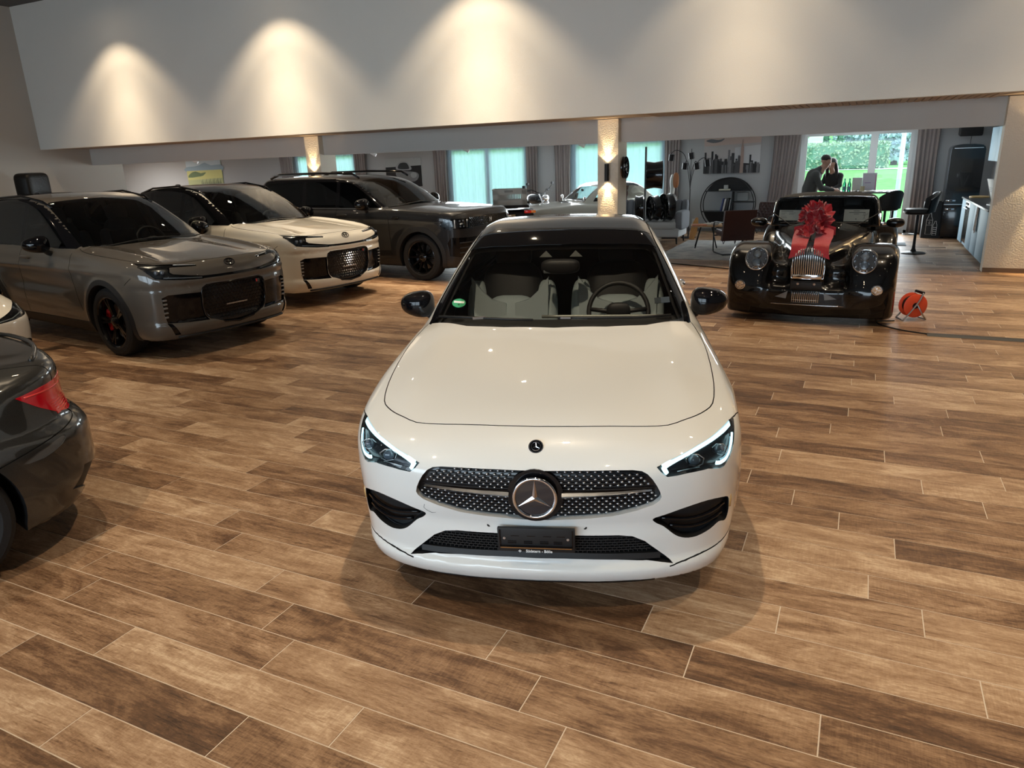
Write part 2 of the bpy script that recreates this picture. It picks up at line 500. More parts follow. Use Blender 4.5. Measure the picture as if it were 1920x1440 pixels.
# garden wall with its openings
OPEN = [(-16.44, -14.04, 0.08, 2.28), (-10.81, -8.31, 0.08, 2.28), (-7.05, -4.53, 0.08, 2.28), (-1.40, 0.96, 0.0, 2.28)]
gb = G()
xs = [-30.0] + [q for o_ in OPEN for q in o_[:2]] + [2.6]
for i in range(0, len(xs), 2):
    gb.box(((xs[i] + xs[i + 1]) / 2, YB + 0.1, 1.25), (xs[i + 1] - xs[i], 0.2, 2.5))
for x0, x1, z0, z1 in OPEN:
    gb.box(((x0 + x1) / 2, YB + 0.1, (z1 + 2.5) / 2), (x1 - x0, 0.2, 2.5 - z1))
    if z0 > 0: gb.box(((x0 + x1) / 2, YB + 0.1, z0 / 2), (x1 - x0, 0.2, z0))
structure('wall_back', gb, M_WALLG)
wall('baseboard_back', (-30, YB - 0.014, 0), (-1.45, YB, 0.07), mat('grey_skirting', (0.2, 0.2, 0.2), 0.6))
M_PANE = glass('window_pane', (0.93, 0.97, 0.97), 1.0, 1.25)
for n, (x0, x1, z0, z1) in enumerate(OPEN):
    fr = G(); xm = (x0 + x1) / 2; fw = 0.06
    if n == 3: xm = 0.12
    y = YB + 0.07
    for xx in (x0 + fw / 2, x1 - fw / 2): fr.box((xx, y, (z0 + z1) / 2), (fw, 0.08, z1 - z0))
    for zz in (z0 + fw / 2, z1 - fw / 2): fr.box(((x0 + x1) / 2, y, zz), (x1 - x0, 0.08, fw))
    wn = structure('window_%d' % (n + 1), fr, M_WFRAME)
    for a, bb in ((x0 + fw, xm), (xm, x1 - fw)):
        s = G(); w = 0.075
        for xx in (a + w / 2, bb - w / 2): s.box((xx, y - 0.02, (z0 + z1) / 2), (w, 0.07, z1 - z0 - 2 * fw))
        for zz, hh in ((z0 + fw + 0.06, 0.12), (z1 - fw - w / 2, w)): s.box(((a + bb) / 2, y - 0.02, zz), (bb - a - 2 * w, 0.07, hh))
        s.build('sash', M_WFRAME, wn, None)
        G().box(((a + bb) / 2, y - 0.02, (z0 + z1) / 2), (bb - a - 2 * w, 0.01, z1 - z0 - 2 * fw - 0.2)).build('pane', M_PANE, wn, None)
    if n == 3:
        hg = G(); hg.box((xm - 0.035, y - 0.06, 1.05), (0.03, 0.015, 0.14)); hg.box((xm - 0.035, y - 0.09, 1.01), (0.022, 0.022, 0.13)); hg.build('handle', mat('steel_grey', (0.35, 0.36, 0.37), 0.35, 0.9), wn)

# ---------------------------------------------------------------- lamps of the hall
M_LAMPBODY = mat('lamp_black', (0.015, 0.015, 0.015), 0.5)
M_LAMPW = mat('lamp_white', (0.7, 0.7, 0.7), 0.4)
M_WARMLED = emissive('warm_led', (1.0, 0.80, 0.56), 160.0)
WARM = (1.0, 0.80, 0.56)
def downlight(x, y, z, power, cone, blend, target, label, r=0.05, group='ceiling spotlights'):
    t = thing('ceiling_spot', (x, y, z), 0, label, 'ceiling light', group)
    d = Vector(target) - Vector((x, y, z)); q = d.normalized()
    hd = G(); a = np.array(q)
    hd.cyl((0, 0, 0), (0, 0, -0.10), 0.012, n=8)
    c0 = np.array((0, 0, -0.13)); hd.cyl(c0 - a * 0.06, c0 + a * 0.08, 0.055, n=20, cap=False)
    hd.cyl(c0 - a * 0.062, c0 - a * 0.06, 0.055, n=20)
    hd.build('lamp_head', M_LAMPBODY, t)
    G().cyl(c0 + a * 0.060, c0 + a * 0.066, 0.048, n=20).build('lamp_lens', M_WARMLED, t)
    p = Vector((x, y, z)) + Vector(c0) + q * 0.09
    lamp('spot_beam', 'SPOT', p, tuple(p + q), power, WARM, spot_size=cone, spot_blend=blend, shadow_soft_size=0.045)
WASH = [(-14.95, 1.0), (-10.35, 1.15), (-6.05, 1.2), (-1.75, 0.55), (2.6, 0.5)]
WNAME = ['above the painting side of the bulkhead', 'above the white crossover', 'above the dark grey sport utility car', 'above the black roadster', 'above the kitchen wall end']
for (x, k), wn in zip(WASH, WNAME):
    downlight(x, FAS_Y - 1.05, ZC, 230 * k, 1.74, 0.45, (x, FAS_Y - 0.75, 0.0), 'black ceiling spotlight washing the white bulkhead wall ' + wn, group='bulkhead wall washers')
    for hf, pw in ((0.62, 240), (0.50, 330), (0.38, 420)):   # the lamp's beam grows stronger towards its axis
        lamp('spot_beam', 'SPOT', (x, FAS_Y - 1.05, ZC - 0.21), (x, FAS_Y - 0.75, 0.0), pw * k, WARM, spot_size=2 * hf, spot_blend=0.55, shadow_soft_size=0.045)
HALL = [(-12.5, 3.5, 330), (-12.5, 8.0, 330), (-8.0, 1.5, 440), (-8.0, 5.0, 440), (-8.2, 8.8, 440), (-3.4, 0.0, 410), (-4.8, 3.3, 330), (-1.40, 3.35, 470), (-4.2, 8.6, 440), (0.9, 0.2, 410), (2.1, 3.3, 330), (0.6, 6.6, 440), (1.2, 9.6, 380), (4.0, 2.2, 330), (4.0, 6.6, 330)]
HNAME = ['beside the left wall over the taupe crossover', 'beside the left wall over the white crossover', 'over the dark saloon and hatchback', 'over the taupe crossover bonnet', 'over the white crossover bonnet', 'over the saloon boot', 'over the boards beside the coupe mirror', 'over the white coupe bonnet', 'over the dark grey sport utility bonnet', 'over the open floor before the coupe', 'over the open floor beside the coupe', 'over the open floor before the roadster', 'over the cable reel', 'by the right wall before the shop front', 'by the right wall near the cable cover']
downlight(-0.55, -1.5, ZC, 400, 0.30, 0.8, (-1.62, 4.15, 0.95), 'black ceiling spotlight added to brighten the white coupe seats', group='hall ceiling spotlights')  # unseen extra spot, put in to light the seats through the windscreen
for (x, y, pw), hn in zip(HALL, HNAME):
    downlight(x, y, ZC, pw, 1.45, 0.8, (x, y, 0), 'black ceiling spotlight ' + hn, group='hall ceiling spotlights')

def sconce(x, y, z, label, power=9.0):
    t = thing('wall_sconce', (x, y, z), 0, label, 'wall lamp', 'up and down wall lamps')
    g = G(); g.lathe([(0.034, -0.15), (0.040, -0.15), (0.040, 0.15), (0.034, 0.15), (0.034, -0.15)], 24, (0, -0.065, 0)); g.box((0, -0.013, 0), (0.05, 0.026, 0.10))
    g.build('sconce_body', M_LAMPBODY, t)
    for s in (-1, 1):
        G().cyl((0, -0.065, s * 0.126), (0, -0.065, s * 0.130), 0.033, n=20).build('sconce_lens', emissive('sconce_led', (1.0, 0.74, 0.42), 40), t)
        lamp('sconce_beam', 'SPOT', (x, y - 0.065, z + s * 0.14), (x, y - 0.062, z + s), power, (1.0, 0.72, 0.40), spot_size=1.75, spot_blend=0.12, shadow_soft_size=0.012)
        lamp('sconce_beam', 'SPOT', (x, y - 0.065, z + s * 0.14), (x, y + 0.02, z + s), power * 5, (1.0, 0.72, 0.40), spot_size=0.75, spot_blend=0.7, shadow_soft_size=0.012)
sconce(-4.19, STUB_Y, 1.595, 'black cylindrical up and down wall lamp on the rough pillar beside the hanging rim')
sconce(-10.87, STUB_Y, 1.595, 'black cylindrical up and down wall lamp on the pillar behind the dark grey car')
sconce(2.40, STUB_Y, 1.68, 'black cylindrical up and down wall lamp on the rough wall beside the kitchen', 34.0)
t = thing('ceiling_panel_light', (-22.5, 16.2, 2.40), 0, 'flat ceiling panel light in the far back corner room', 'ceiling light')
G().box((0, 0, -.02), (1.2, .6, .04), None, .005).build('frame', M_LAMPW, t); G().box((0, 0, -.041), (1.1, .5, .004)).build('diffuser', emissive('panel_led', (1.0, 0.97, 0.92), 12.0), t, None)
lamp('panel_glow', 'AREA', (-22.5, 16.2, 2.34), (-22.5, 16.2, 0), 150, (1.0, 0.96, 0.90), shape='RECTANGLE', size=1.1, size_y=0.5)
for x, sn in ((-15.4, 'before the window behind the dark car'), (-9.9, 'before the wide sheer window'), (-7.55, 'above the grey crate'), (-5.0, 'beside the pillar with the wall lamp')):
    t = thing('ceiling_spot', (x, 13.75, 2.40), 0, 'small white ceiling spotlight behind the beam ' + sn, 'ceiling light', 'small white spots behind the beam')
    G().cyl((0, 0, 0), (0, 0, -0.29), 0.010, n=8).build('lamp_stem', M_LAMPW, t)
    G().cyl((-0.05, -0.02, -0.27), (0.05, 0.02, -0.33), 0.035, n=16).build('lamp_head', M_LAMPW, t)
# ---------------------------------------------------------------- car bodies: smooth closed surfaces built from their side, plan and section curves
def spline(pts):
    """monotone cubic through (x, y) points, returned as a fast lookup"""
    P = np.array(sorted(pts), float); x, y = P[:, 0], P[:, 1]
    h = np.diff(x); d = np.diff(y) / h
    m = np.zeros(len(x))
    for i in range(1, len(x) - 1):
        if d[i - 1] * d[i] > 0:
            w1, w2 = 2 * h[i] + h[i - 1], h[i] + 2 * h[i - 1]
            m[i] = (w1 + w2) / (w1 / d[i - 1] + w2 / d[i])
    m[0], m[-1] = d[0], d[-1]
    X = np.linspace(x[0], x[-1], 3000)
    i = np.clip(np.searchsorted(x, X, side='right') - 1, 0, len(h) - 1)
    t = (X - x[i]) / h[i]
    Y = (2 * t**3 - 3 * t**2 + 1) * y[i] + (t**3 - 2 * t**2 + t) * h[i] * m[i] + (-2 * t**3 + 3 * t**2) * y[i + 1] + (t**3 - t**2) * h[i] * m[i + 1]
    D = np.gradient(Y, X)
    # light smoothing so that the surface has no slope kinks
    k = np.hanning(121); k /= k.sum()
    Yp = np.pad(Y, 60, mode='edge'); Yp[:60] = Y[0] + (np.arange(-60, 0)) * (X[1] - X[0]) * D[0]; Yp[-60:] = Y[-1] + np.arange(1, 61) * (X[1] - X[0]) * D[-1]
    Y = np.convolve(Yp, k, mode='valid')
    D = np.gradient(Y, X)
    f = lambda q: np.interp(q, X, Y)
    f.d = lambda q: np.interp(q, X, D)
    return f
def smax(a, b, k):
    h = np.maximum(k - np.abs(a - b), 0) / k
    return np.maximum(a, b) + h * h * k * 0.25
def smin(a, b, k):
    return -smax(-a, -b, k)

def car_field(S):
    zt, cr, w, sec = spline(S['zt']), spline(S['crown']), spline(S['w']), spline(S['sec'])
    pf, qf, pr, qr = spline(S['pf']), spline(S['qf']), spline(S['pr']), spline(S['qr'])
    zb = spline(S['zb'])
    ct, cw = spline(S['ct']), spline(S['cw'])
    L, T, zbelt = S['L'], S['tumble'], S['zbelt']
    kl, kc, ku = S.get('kl', 0.06), S.get('kc', 0.09), S.get('ku', 0.02)
    kt = S.get('kt', 0.06)
    cpow, ccr = S.get('cpow', 2.4), S.get('ccrown', 0.05)
    bf, br, xm = S.get('bowf', 0.3), S.get('bowr', 0.2), S['xmid']
    arches = S.get('arches', ())
    cx0, cx1 = S['cab_x']
    extra = S.get('extra')
    def f(x, y, z):
        a = np.abs(y)
        wx = w(x)
        ztop = zt(x) - cr(x) * np.minimum(a / wx, 1.25) ** cpow
        yo = wx + sec(z)
        for ax, az, ar, amp, wd in arches:
            d = np.hypot(x - ax, z - az)
            yo = yo + amp * np.exp(-((d - ar) / wd) ** 2) * (z > az - 0.35)
        fr = pf(z) + qf(a) - x
        rr = x - (L - pr(z) - qr(a))
        top = z - ztop
        if extra is not None:
            dt, dy, dx = extra(x, a, z)
            top = top - dt; yo = yo + dy; fr = fr + dx
        f1 = smax(top, a - yo, kt)
        f1 = smax(f1, smax(fr, rr, 0.01), kl)
        f1 = smax(f1, zb(x) - z, 0.03)
        s = 1 / (1 + np.exp(-(x - xm) / 0.25))
        xx = x - bf * a * a * (1 - s) + br * a * a * s
        sl = ct.d(xx)
        f2 = (z - ct(xx) + ccr * (a / 0.7) ** 2.2) / np.sqrt(1 + sl * sl)
        f2 = smax(f2, (a - cw(x) + T * np.maximum(z - zbelt, -0.03)) / math.sqrt(1 + T * T), kc)
        f2 = np.maximum(f2, np.maximum(cx0 - x, x - cx1))
        f2 = smax(f2, S.get('cab_floor', 0.45) - z, 0.01)
        return smin(f1, f2, ku)
    return f

def grad(f, P, e=0.004):
    x, y, z = P[:, 0], P[:, 1], P[:, 2]
    g = np.stack([f(x + e, y, z) - f(x - e, y, z), f(x, y + e, z) - f(x, y - e, z), f(x, y, z + e) - f(x, y, z - e)], 1) / (2 * e)
    return g

def surface_nets(f, lo, hi, h):
    n = [int(math.ceil((hi[i] - lo[i]) / h)) + 1 for i in range(3)]
    ax = [lo[i] + h * np.arange(n[i]) for i in range(3)]
    X, Y, Z = np.meshgrid(*ax, indexing='ij')
    F = f(X.ravel(), Y.ravel(), Z.ravel()).reshape(X.shape)
    S = F < 0
    nc = [q - 1 for q in n]
    acc = np.zeros((*nc, 3)); cnt = np.zeros(nc)
    cross = []
    for d in range(3):
        sl0 = [slice(None)] * 3; sl1 = [slice(None)] * 3
        sl0[d] = slice(0, -1); sl1[d] = slice(1, None)
        m = S[tuple(sl0)] != S[tuple(sl1)]
        I = np.argwhere(m)
        a = F[tuple(sl0)][m]; b = F[tuple(sl1)][m]
        t = a / (a - b)
        P = np.array(lo) + h * I.astype(float); P[:, d] += h * t
        cross.append((I, S[tuple(sl0)][m]))
        o = [q for q in range(3) if q != d]
        for da in (0, -1):
            for db in (0, -1):
                J = I.copy(); J[:, o[0]] += da; J[:, o[1]] += db
                ok = np.all((J >= 0) & (J < np.array(nc)), axis=1)
                np.add.at(acc, tuple(J[ok].T), P[ok]); np.add.at(cnt, tuple(J[ok].T), 1)
    used = cnt > 0
    idx = -np.ones(nc, int); idx[used] = np.arange(used.sum())
    V = acc[used] / cnt[used][:, None]
    Q = []
    for d in range(3):
        I, ins = cross[d]
        o = [(d + 1) % 3, (d + 2) % 3]
        ok = (I[:, o[0]] > 0) & (I[:, o[1]] > 0) & (I[:, o[0]] < nc[o[0]]) & (I[:, o[1]] < nc[o[1]])
        I, ins = I[ok], ins[ok]
        def at(da, db):
            J = I.copy(); J[:, o[0]] += da; J[:, o[1]] += db
            return idx[tuple(J.T)]
        q = np.stack([at(-1, -1), at(0, -1), at(0, 0), at(-1, 0)], 1)
        q[~ins] = q[~ins][:, ::-1]
        Q.append(q)
    Q = np.concatenate(Q)
    Q = Q[(Q >= 0).all(1)]
    for it in range(4):
        v = f(V[:, 0], V[:, 1], V[:, 2]); g = grad(f, V)
        s = np.clip(v / np.maximum((g * g).sum(1), 0.05), -h, h)
        V = V - g * s[:, None]
        if it < 3:   # relax along the surface for an even mesh
            A = np.zeros_like(V); c = np.zeros(len(V))
            for i in range(4):
                np.add.at(A, Q[:, i], V[Q[:, (i + 1) % 4]]); np.add.at(c, Q[:, i], 1)
                np.add.at(A, Q[:, (i + 1) % 4], V[Q[:, i]]); np.add.at(c, Q[:, (i + 1) % 4], 1)
            V = V + 0.45 * (A / np.maximum(c, 1)[:, None] - V)
    return V, Q

def in_poly(px, py, poly):
    c = False; n = len(poly); j = n - 1
    for i in range(n):
        xi, yi = poly[i]; xj, yj = poly[j]
        if (yi > py) != (yj > py) and px < (xj - xi) * (py - yi) / (yj - yi) + xi: c = not c
        j = i
    return c

def smooth_poly(pts, n=4):
    """closed Catmull-Rom through the points; n segments per side"""
    P = np.array(pts, float); k = len(P); out = []
    for i in range(k):
        a, b, c, d = P[i - 1], P[i], P[(i + 1) % k], P[(i + 2) % k]
        for q in range(n):
            t = q / n
            out.append(tuple(0.5 * ((2 * b) + (-a + c) * t + (2 * a - 5 * b + 4 * c - d) * t * t + (-a + 3 * b - 3 * c + d) * t**3)))
    return out
def smooth_line(pts, n=5):
    P = [np.array(p, float) for p in pts]; P = [2 * P[0] - P[1]] + P + [2 * P[-1] - P[-2]]; out = []
    for i in range(1, len(P) - 2):
        a, b, c, d = P[i - 1:i + 3]
        for q in range(n):
            t = q / n
            out.append(tuple(0.5 * ((2 * b) + (-a + c) * t + (2 * a - 5 * b + 4 * c - d) * t * t + (-a + 3 * b - 3 * c + d) * t**3)))
    return out + [tuple(P[-2])]
def strip(line, w):
    """polyline thickened into a band polygon"""
    P = np.array(line, float); T = np.gradient(P, axis=0); T /= np.linalg.norm(T, axis=1, keepdims=True) + 1e-12
    N = np.stack([-T[:, 1], T[:, 0]], 1) * w / 2
    return [tuple(q) for q in (P + N)] + [tuple(q) for q in (P - N)[::-1]]

class Body:
    AX = {'x': (1, 2), 'y': (0, 2), 'z': (0, 1)}
    def __init__(s, S, lo, hi, h):
        s.f = S if callable(S) else car_field(S)
        V, Q = surface_nets(s.f, lo, hi, h)
        s.bm = bmesh.new()
        vs = [s.bm.verts.new(v) for v in V]
        for q in Q:
            q = list(dict.fromkeys(int(i) for i in q))
            if len(q) >= 3:
                try: s.bm.faces.new([vs[i] for i in q])
                except ValueError: pass
        s.lay = s.bm.faces.layers.int.new('rid')
        s.names = ['paint']
    def region(s, name, poly, ax, sel=None, only=('paint',), mirror=True):
        """marks the part of the surface inside poly (seen along ax) as region name; cuts the mesh exactly along the outline"""
        if name not in s.names: s.names.append(name)
        rid = s.names.index(name)
        okr = {s.names.index(o) for o in only if o in s.names}
        if ax == 'y':
            jobs = [(poly, lambda c, n: c.y > 0.05 and n.y > -0.2), (poly, lambda c, n: c.y < -0.05 and n.y < 0.2)]
            if mirror in ('L', 'R'): jobs = [jobs[0 if mirror == 'L' else 1]]
        elif mirror:
            i = 0 if ax == 'x' else 1
            mp = [((-a, b) if i == 0 else (a, -b)) for a, b in poly][::-1]
            jobs = [(poly, lambda c, n: True), (mp, lambda c, n: True)]
        else:
            jobs = [(poly, lambda c, n: True)]
        for pl, side in jobs:
            s._cut(pl, ax, rid, okr, lambda c, n, side=side: side(c, n) and (sel is None or sel(c, n)))
        return s
    def _cut(s, poly, ax, rid, okr, sel):
        A, B = s.AX[ax]; lay = s.lay; bm = s.bm
        lo = (min(p[0] for p in poly), min(p[1] for p in poly)); hi = (max(p[0] for p in poly), max(p[1] for p in poly))
        cand = set()
        for fc in bm.faces:
            if fc[lay] not in okr: continue
            co = [v.co for v in fc.verts]
            if max(c[A] for c in co) < lo[0] or min(c[A] for c in co) > hi[0] or max(c[B] for c in co) < lo[1] or min(c[B] for c in co) > hi[1]: continue
            c = fc.calc_center_median()
            fc.normal_update()
            if sel(c, fc.normal): cand.add(fc)
        n = len(poly)
        for i in range(n):
            p, q = poly[i], poly[(i + 1) % n]
            dx, dy = q[0] - p[0], q[1] - p[1]; L = math.hypot(dx, dy)
            if L < 1e-6: continue
            nx, ny = -dy / L, dx / L
            x0, x1 = min(p[0], q[0]) - 1e-4, max(p[0], q[0]) + 1e-4; y0, y1 = min(p[1], q[1]) - 1e-4, max(p[1], q[1]) + 1e-4
            sub = []
            for fc in cand:
                co = [v.co for v in fc.verts]
                if max(c[A] for c in co) < x0 or min(c[A] for c in co) > x1 or max(c[B] for c in co) < y0 or min(c[B] for c in co) > y1: continue
                ds = [(c[A] - p[0]) * nx + (c[B] - p[1]) * ny for c in co]
                if max(ds) > 1e-5 and min(ds) < -1e-5: sub.append(fc)
            if not sub: continue
            geom = list({e for fc in sub for e in fc.edges} | {v for fc in sub for v in fc.verts}) + sub
            co3 = [0, 0, 0]; co3[A], co3[B] = p; no3 = [0, 0, 0]; no3[A], no3[B] = nx, ny
            res = bmesh.ops.bisect_plane(bm, geom=geom, dist=1e-6, plane_co=co3, plane_no=no3)
            cand = {fc for fc in cand if fc.is_valid}
            cand |= {g for g in res['geom'] if isinstance(g, bmesh.types.BMFace)}
        for fc in cand:
            c = fc.calc_center_median()
            if fc[lay] in okr and in_poly(c[A], c[B], poly): fc[lay] = rid
    def drop(s, name):
        rid = s.names.index(name)
        bmesh.ops.delete(s.bm, geom=[fc for fc in s.bm.faces if fc[s.lay] == rid], context='FACES')
    def finish(s):
        """arrays per region"""
        s.reg = {}
        per = {}
        for fc in s.bm.faces: per.setdefault(fc[s.lay], []).append(fc)
        for rid, fs in per.items():
            ix = {}; V = []; F = []
            for fc in fs:
                q = []
                for v in fc.verts:
                    if v not in ix: ix[v] = len(V); V.append(tuple(v.co))
                    q.append(ix[v])
                F.append(tuple(q))
            V = np.array(V); N = grad(s.f, V); N /= np.maximum(np.linalg.norm(N, axis=1, keepdims=True), 1e-6)
            s.reg[s.names[rid]] = (V, F, N)
        s.bm.free()
    @staticmethod
    def rim(F):
        e = {}
        for fc in F:
            for i in range(len(fc)):
                a, b = fc[i], fc[(i + 1) % len(fc)]
                e[(a, b)] = e.get((a, b), 0) + 1
        return [(a, b) for (a, b) in e if (b, a) not in e]
    def part(s, region, name, m, parent, inset=0.0, direction=None, wall=True, side=None, wall_mat=None, lip=0.0):
        """builds a region as an object; inset pushes it inward (or along direction) and closes the edge with a wall"""
        if region not in s.reg: return None
        V, F, N = s.reg[region]
        if side is not None:
            keep = [fc for fc in F if side(np.mean([V[i] for i in fc], axis=0))]
            us = sorted({i for fc in keep for i in fc}); mp = {q: i for i, q in enumerate(us)}
            V, N = V[us], N[us]; F = [tuple(mp[i] for i in fc) for fc in keep]
            if not F: return None
        nl = N.copy()
        if inset == 0.0:
            return mesh_obj(name, V, F, m, parent, 3.14, normals=nl)
        D = -N if direction is None else np.array([[direction[0], direction[1] * (np.sign(v[1]) if direction[1] else 1), direction[2]] for v in V])
        V2 = V + D * inset
        allV = np.concatenate([V2, V + N * lip]); k = len(V)
        W = [(a, b, b + k, a + k) for a, b in s.rim(F)] if wall else []
        us = sorted({i for fc in F for i in fc} | {i for fc in W for i in fc}); mp = {q: i for i, q in enumerate(us)}
        o = mesh_obj(name, allV[us], [tuple(mp[i] for i in fc) for fc in F] + [tuple(mp[i] for i in fc) for fc in W], [m, wall_mat or m], parent, 0.7)
        if wall_mat is not None:
            mi = np.zeros(len(o.data.polygons), int); mi[len(F):] = 1
            o.data.polygons.foreach_set('material_index', mi)
        return o
    def lining(s, regions, name, m, parent, inset=0.03):
        g = G()
        for r in regions:
            if r in s.reg:
                V, F, N = s.reg[r]
                g.add(V - N * inset, F)
        return g.build(name, m, parent, 3.14)
    def hit(s, o, d, t0=0.0, t1=8.0):
        """where the ray o + t d first meets the body"""
        t = np.linspace(t0, t1, 1600); P = np.array(o)[None] + np.outer(t, np.array(d))
        v = s.f(P[:, 0], P[:, 1], P[:, 2]); i = np.argmax(v < 0)
        if not v[i] < 0: return None
        return P[i]
    def front_x(s, y, z, x0=-0.3):
        h = s.hit((x0, y, z), (1, 0, 0), 0, 2.5)
        return None if h is None else h[0]
    def top_z(s, x, y):
        h = s.hit((x, y, 2.6), (0, 0, -1), 0, 2.6)
        return None if h is None else h[2]
    def side_y(s, x, z, sg=1):
        h = s.hit((x, 1.4 * sg, z), (0, -sg, 0), 0, 1.4)
        return None if h is None else h[1]

# shared car materials
M_TYRE = mat('tyre_rubber', (0.012, 0.012, 0.013), 0.75, bump=(90, 0.2))
M_GLOSSBLK = mat('gloss_black_trim', (0.004, 0.004, 0.005), 0.06, 0, 0.0, 0.4)
M_BLKPLAST = mat('black_plastic', (0.012, 0.012, 0.013), 0.55)
M_RIMBLK = mat('gloss_black_rim', (0.012, 0.012, 0.014), 0.22, 0.6, 0.6)
M_CHROME = mat('chrome', (0.78, 0.78, 0.80), 0.08, 1.0)
M_SATIN = mat('satin_silver', (0.55, 0.56, 0.58), 0.3, 1.0)
M_DARKIN = mat('dark_interior', (0.012, 0.012, 0.013), 0.8)
M_WSCREEN = glass('windscreen_glass', (0.60, 0.64, 0.64), 1.0, 1.5)
M_SIDEGL = glass('side_glass', (0.16, 0.17, 0.17), 1.0, 1.5)
M_PRIVACY = glass('privacy_glass', (0.02, 0.02, 0.02), 1.0, 1.5)
M_LENS = glass('lamp_lens_clear', (0.85, 0.88, 0.9), 1.0, 1.45)
M_CALRED = mat('red_caliper', (0.5, 0.01, 0.02), 0.3, 0, 0.5)
M_DISC = mat('brake_disc', (0.25, 0.25, 0.26), 0.35, 1.0)

def wheel(parent, x, y, r, width, rim_r, spokes=5, twin=False, m=None, caliper=None, steer=0.0, thick=1.0):
    """a wheel part (the tyre) with rim, spokes, hub, disc and caliper as its sub-parts; y is the outer face"""
    m = m or M_RIMBLK
    sg = 1 if y > 0 else -1
    w = width
    t = G().lathe([(rim_r, -w / 2 + 0.01), (rim_r + 0.02, -w / 2), (r - 0.03, -w / 2 + 0.004), (r - 0.006, -w / 2 + 0.022), (r, -w / 2 + 0.05), (r, w / 2 - 0.05), (r - 0.006, w / 2 - 0.022), (r - 0.03, w / 2 - 0.004), (rim_r + 0.02, w / 2), (rim_r, w / 2 - 0.01)], 48, (0, 0, 0), 'y')
    o = t.build('wheel', M_TYRE, parent, 0.5, (x, y - sg * w / 2, r), (0, 0, steer))
    e = w / 2 - 0.012
    rm = G().lathe([(rim_r + 0.008, e), (rim_r - 0.004, e + 0.006), (rim_r - 0.016, e - 0.004), (rim_r - 0.022, e - 0.03), (rim_r - 0.03, -e)], 48, (0, 0, 0), 'y')
    rm.build('rim', m, o, 0.6, None, (0, 0, 0 if sg > 0 else PI))
    inner = G().lathe([(0.001, -e * 0.25), (rim_r * 0.72, -e * 0.25), (rim_r * 0.72, -e * 0.1), (0.001, -e * 0.1)], 36, (0, 0, 0), 'y')
    inner.build('brake_disc', M_DISC, o, 0.6, None, (0, 0, 0 if sg > 0 else PI))
    back = G().lathe([(0.001, -e + 0.01), (rim_r - 0.02, -e + 0.01)], 36, (0, 0, 0), 'y'); back.build('wheel_back', M_BLKPLAST, o, None, None, (0, 0, 0 if sg > 0 else PI))
    if caliper is not None:
        c = G()
        for a in np.linspace(-0.5, 0.5, 7)[:-1]:
            c.box((math.cos(a + 0.08) * rim_r * 0.68, e * 0.12, math.sin(a + 0.08) * rim_r * 0.68), (0.07, 0.06, 0.075), (0, -a - 0.08, 0), 0.01)
        c.build('brake_caliper', caliper, o, 0.6, None, (0, 0, 0 if sg > 0 else PI))
    hub = G().lathe([(0.001, e - 0.012), (0.032, e - 0.012), (0.05, e - 0.02), (0.075, e - 0.035), (0.08, e - 0.08)], 24, (0, 0, 0), 'y')
    for i in range(5):
        a = 2 * PI * i / 5; hub.cyl((0.055 * math.cos(a), e - 0.03, 0.055 * math.sin(a)), (0.055 * math.cos(a), e - 0.016, 0.055 * math.sin(a)), 0.009, n=6)
    hub.build('hub', m, o, 0.6, None, (0, 0, 0 if sg > 0 else PI))
    proto = None
    for i in range(spokes):
        if proto is None:
            sp = G()
            offs = ((-0.11, 0.075), (0.11, 0.075)) if twin else ((0.0, 0.0),)
            for da, _ in offs:
                prof = []
                for q in np.linspace(0, 1, 6):
                    rr = 0.05 + (rim_r - 0.062) * q
                    ww = (0.026 + 0.010 * (1 - q)) * thick * (1.0 if not twin else 0.72)
                    off = rr * da * (0.25 + 0.9 * q)
                    yy = e - 0.016 - 0.020 * (1 - q) ** 2 - 0.006 * math.sin(q * PI)
                    prof.append((rr, off, ww, yy))
                V = []
                for rr, off, ww, yy in prof:
                    V += [(rr, yy - 0.035, off - ww), (rr, yy, off - ww * 0.6), (rr, yy, off + ww * 0.6), (rr, yy - 0.035, off + ww)]
                F = []
                for q in range(5):
                    for u in range(4): F.append((q * 4 + u, q * 4 + (u + 1) % 4, q * 4 + 4 + (u + 1) % 4, q * 4 + 4 + u))
                F += [(0, 1, 2, 3), (23, 22, 21, 20)]
                sp.add(V, F)
            proto = sp.build('spoke', m, o, 0.5)
            so = proto
        else:
            so = link(proto.copy(), o)
        so.rotation_euler = Matrix.Rotation(0 if sg > 0 else PI, 3, 'Z').to_euler() if i == 0 else (Matrix.Rotation(0 if sg > 0 else PI, 3, 'Z') @ Matrix.Rotation(2 * PI * i / spokes, 3, 'Y')).to_euler()
    return o

def arch_poly(cx, r, z0=-0.2, n=28, cz=0.33, squash=1.0):
    a = np.linspace(-0.25, PI + 0.25, n)
    return [(cx + r * math.cos(q), cz + r * squash * math.sin(q)) for q in a] + [(cx - r, z0), (cx + r, z0)][0:2]

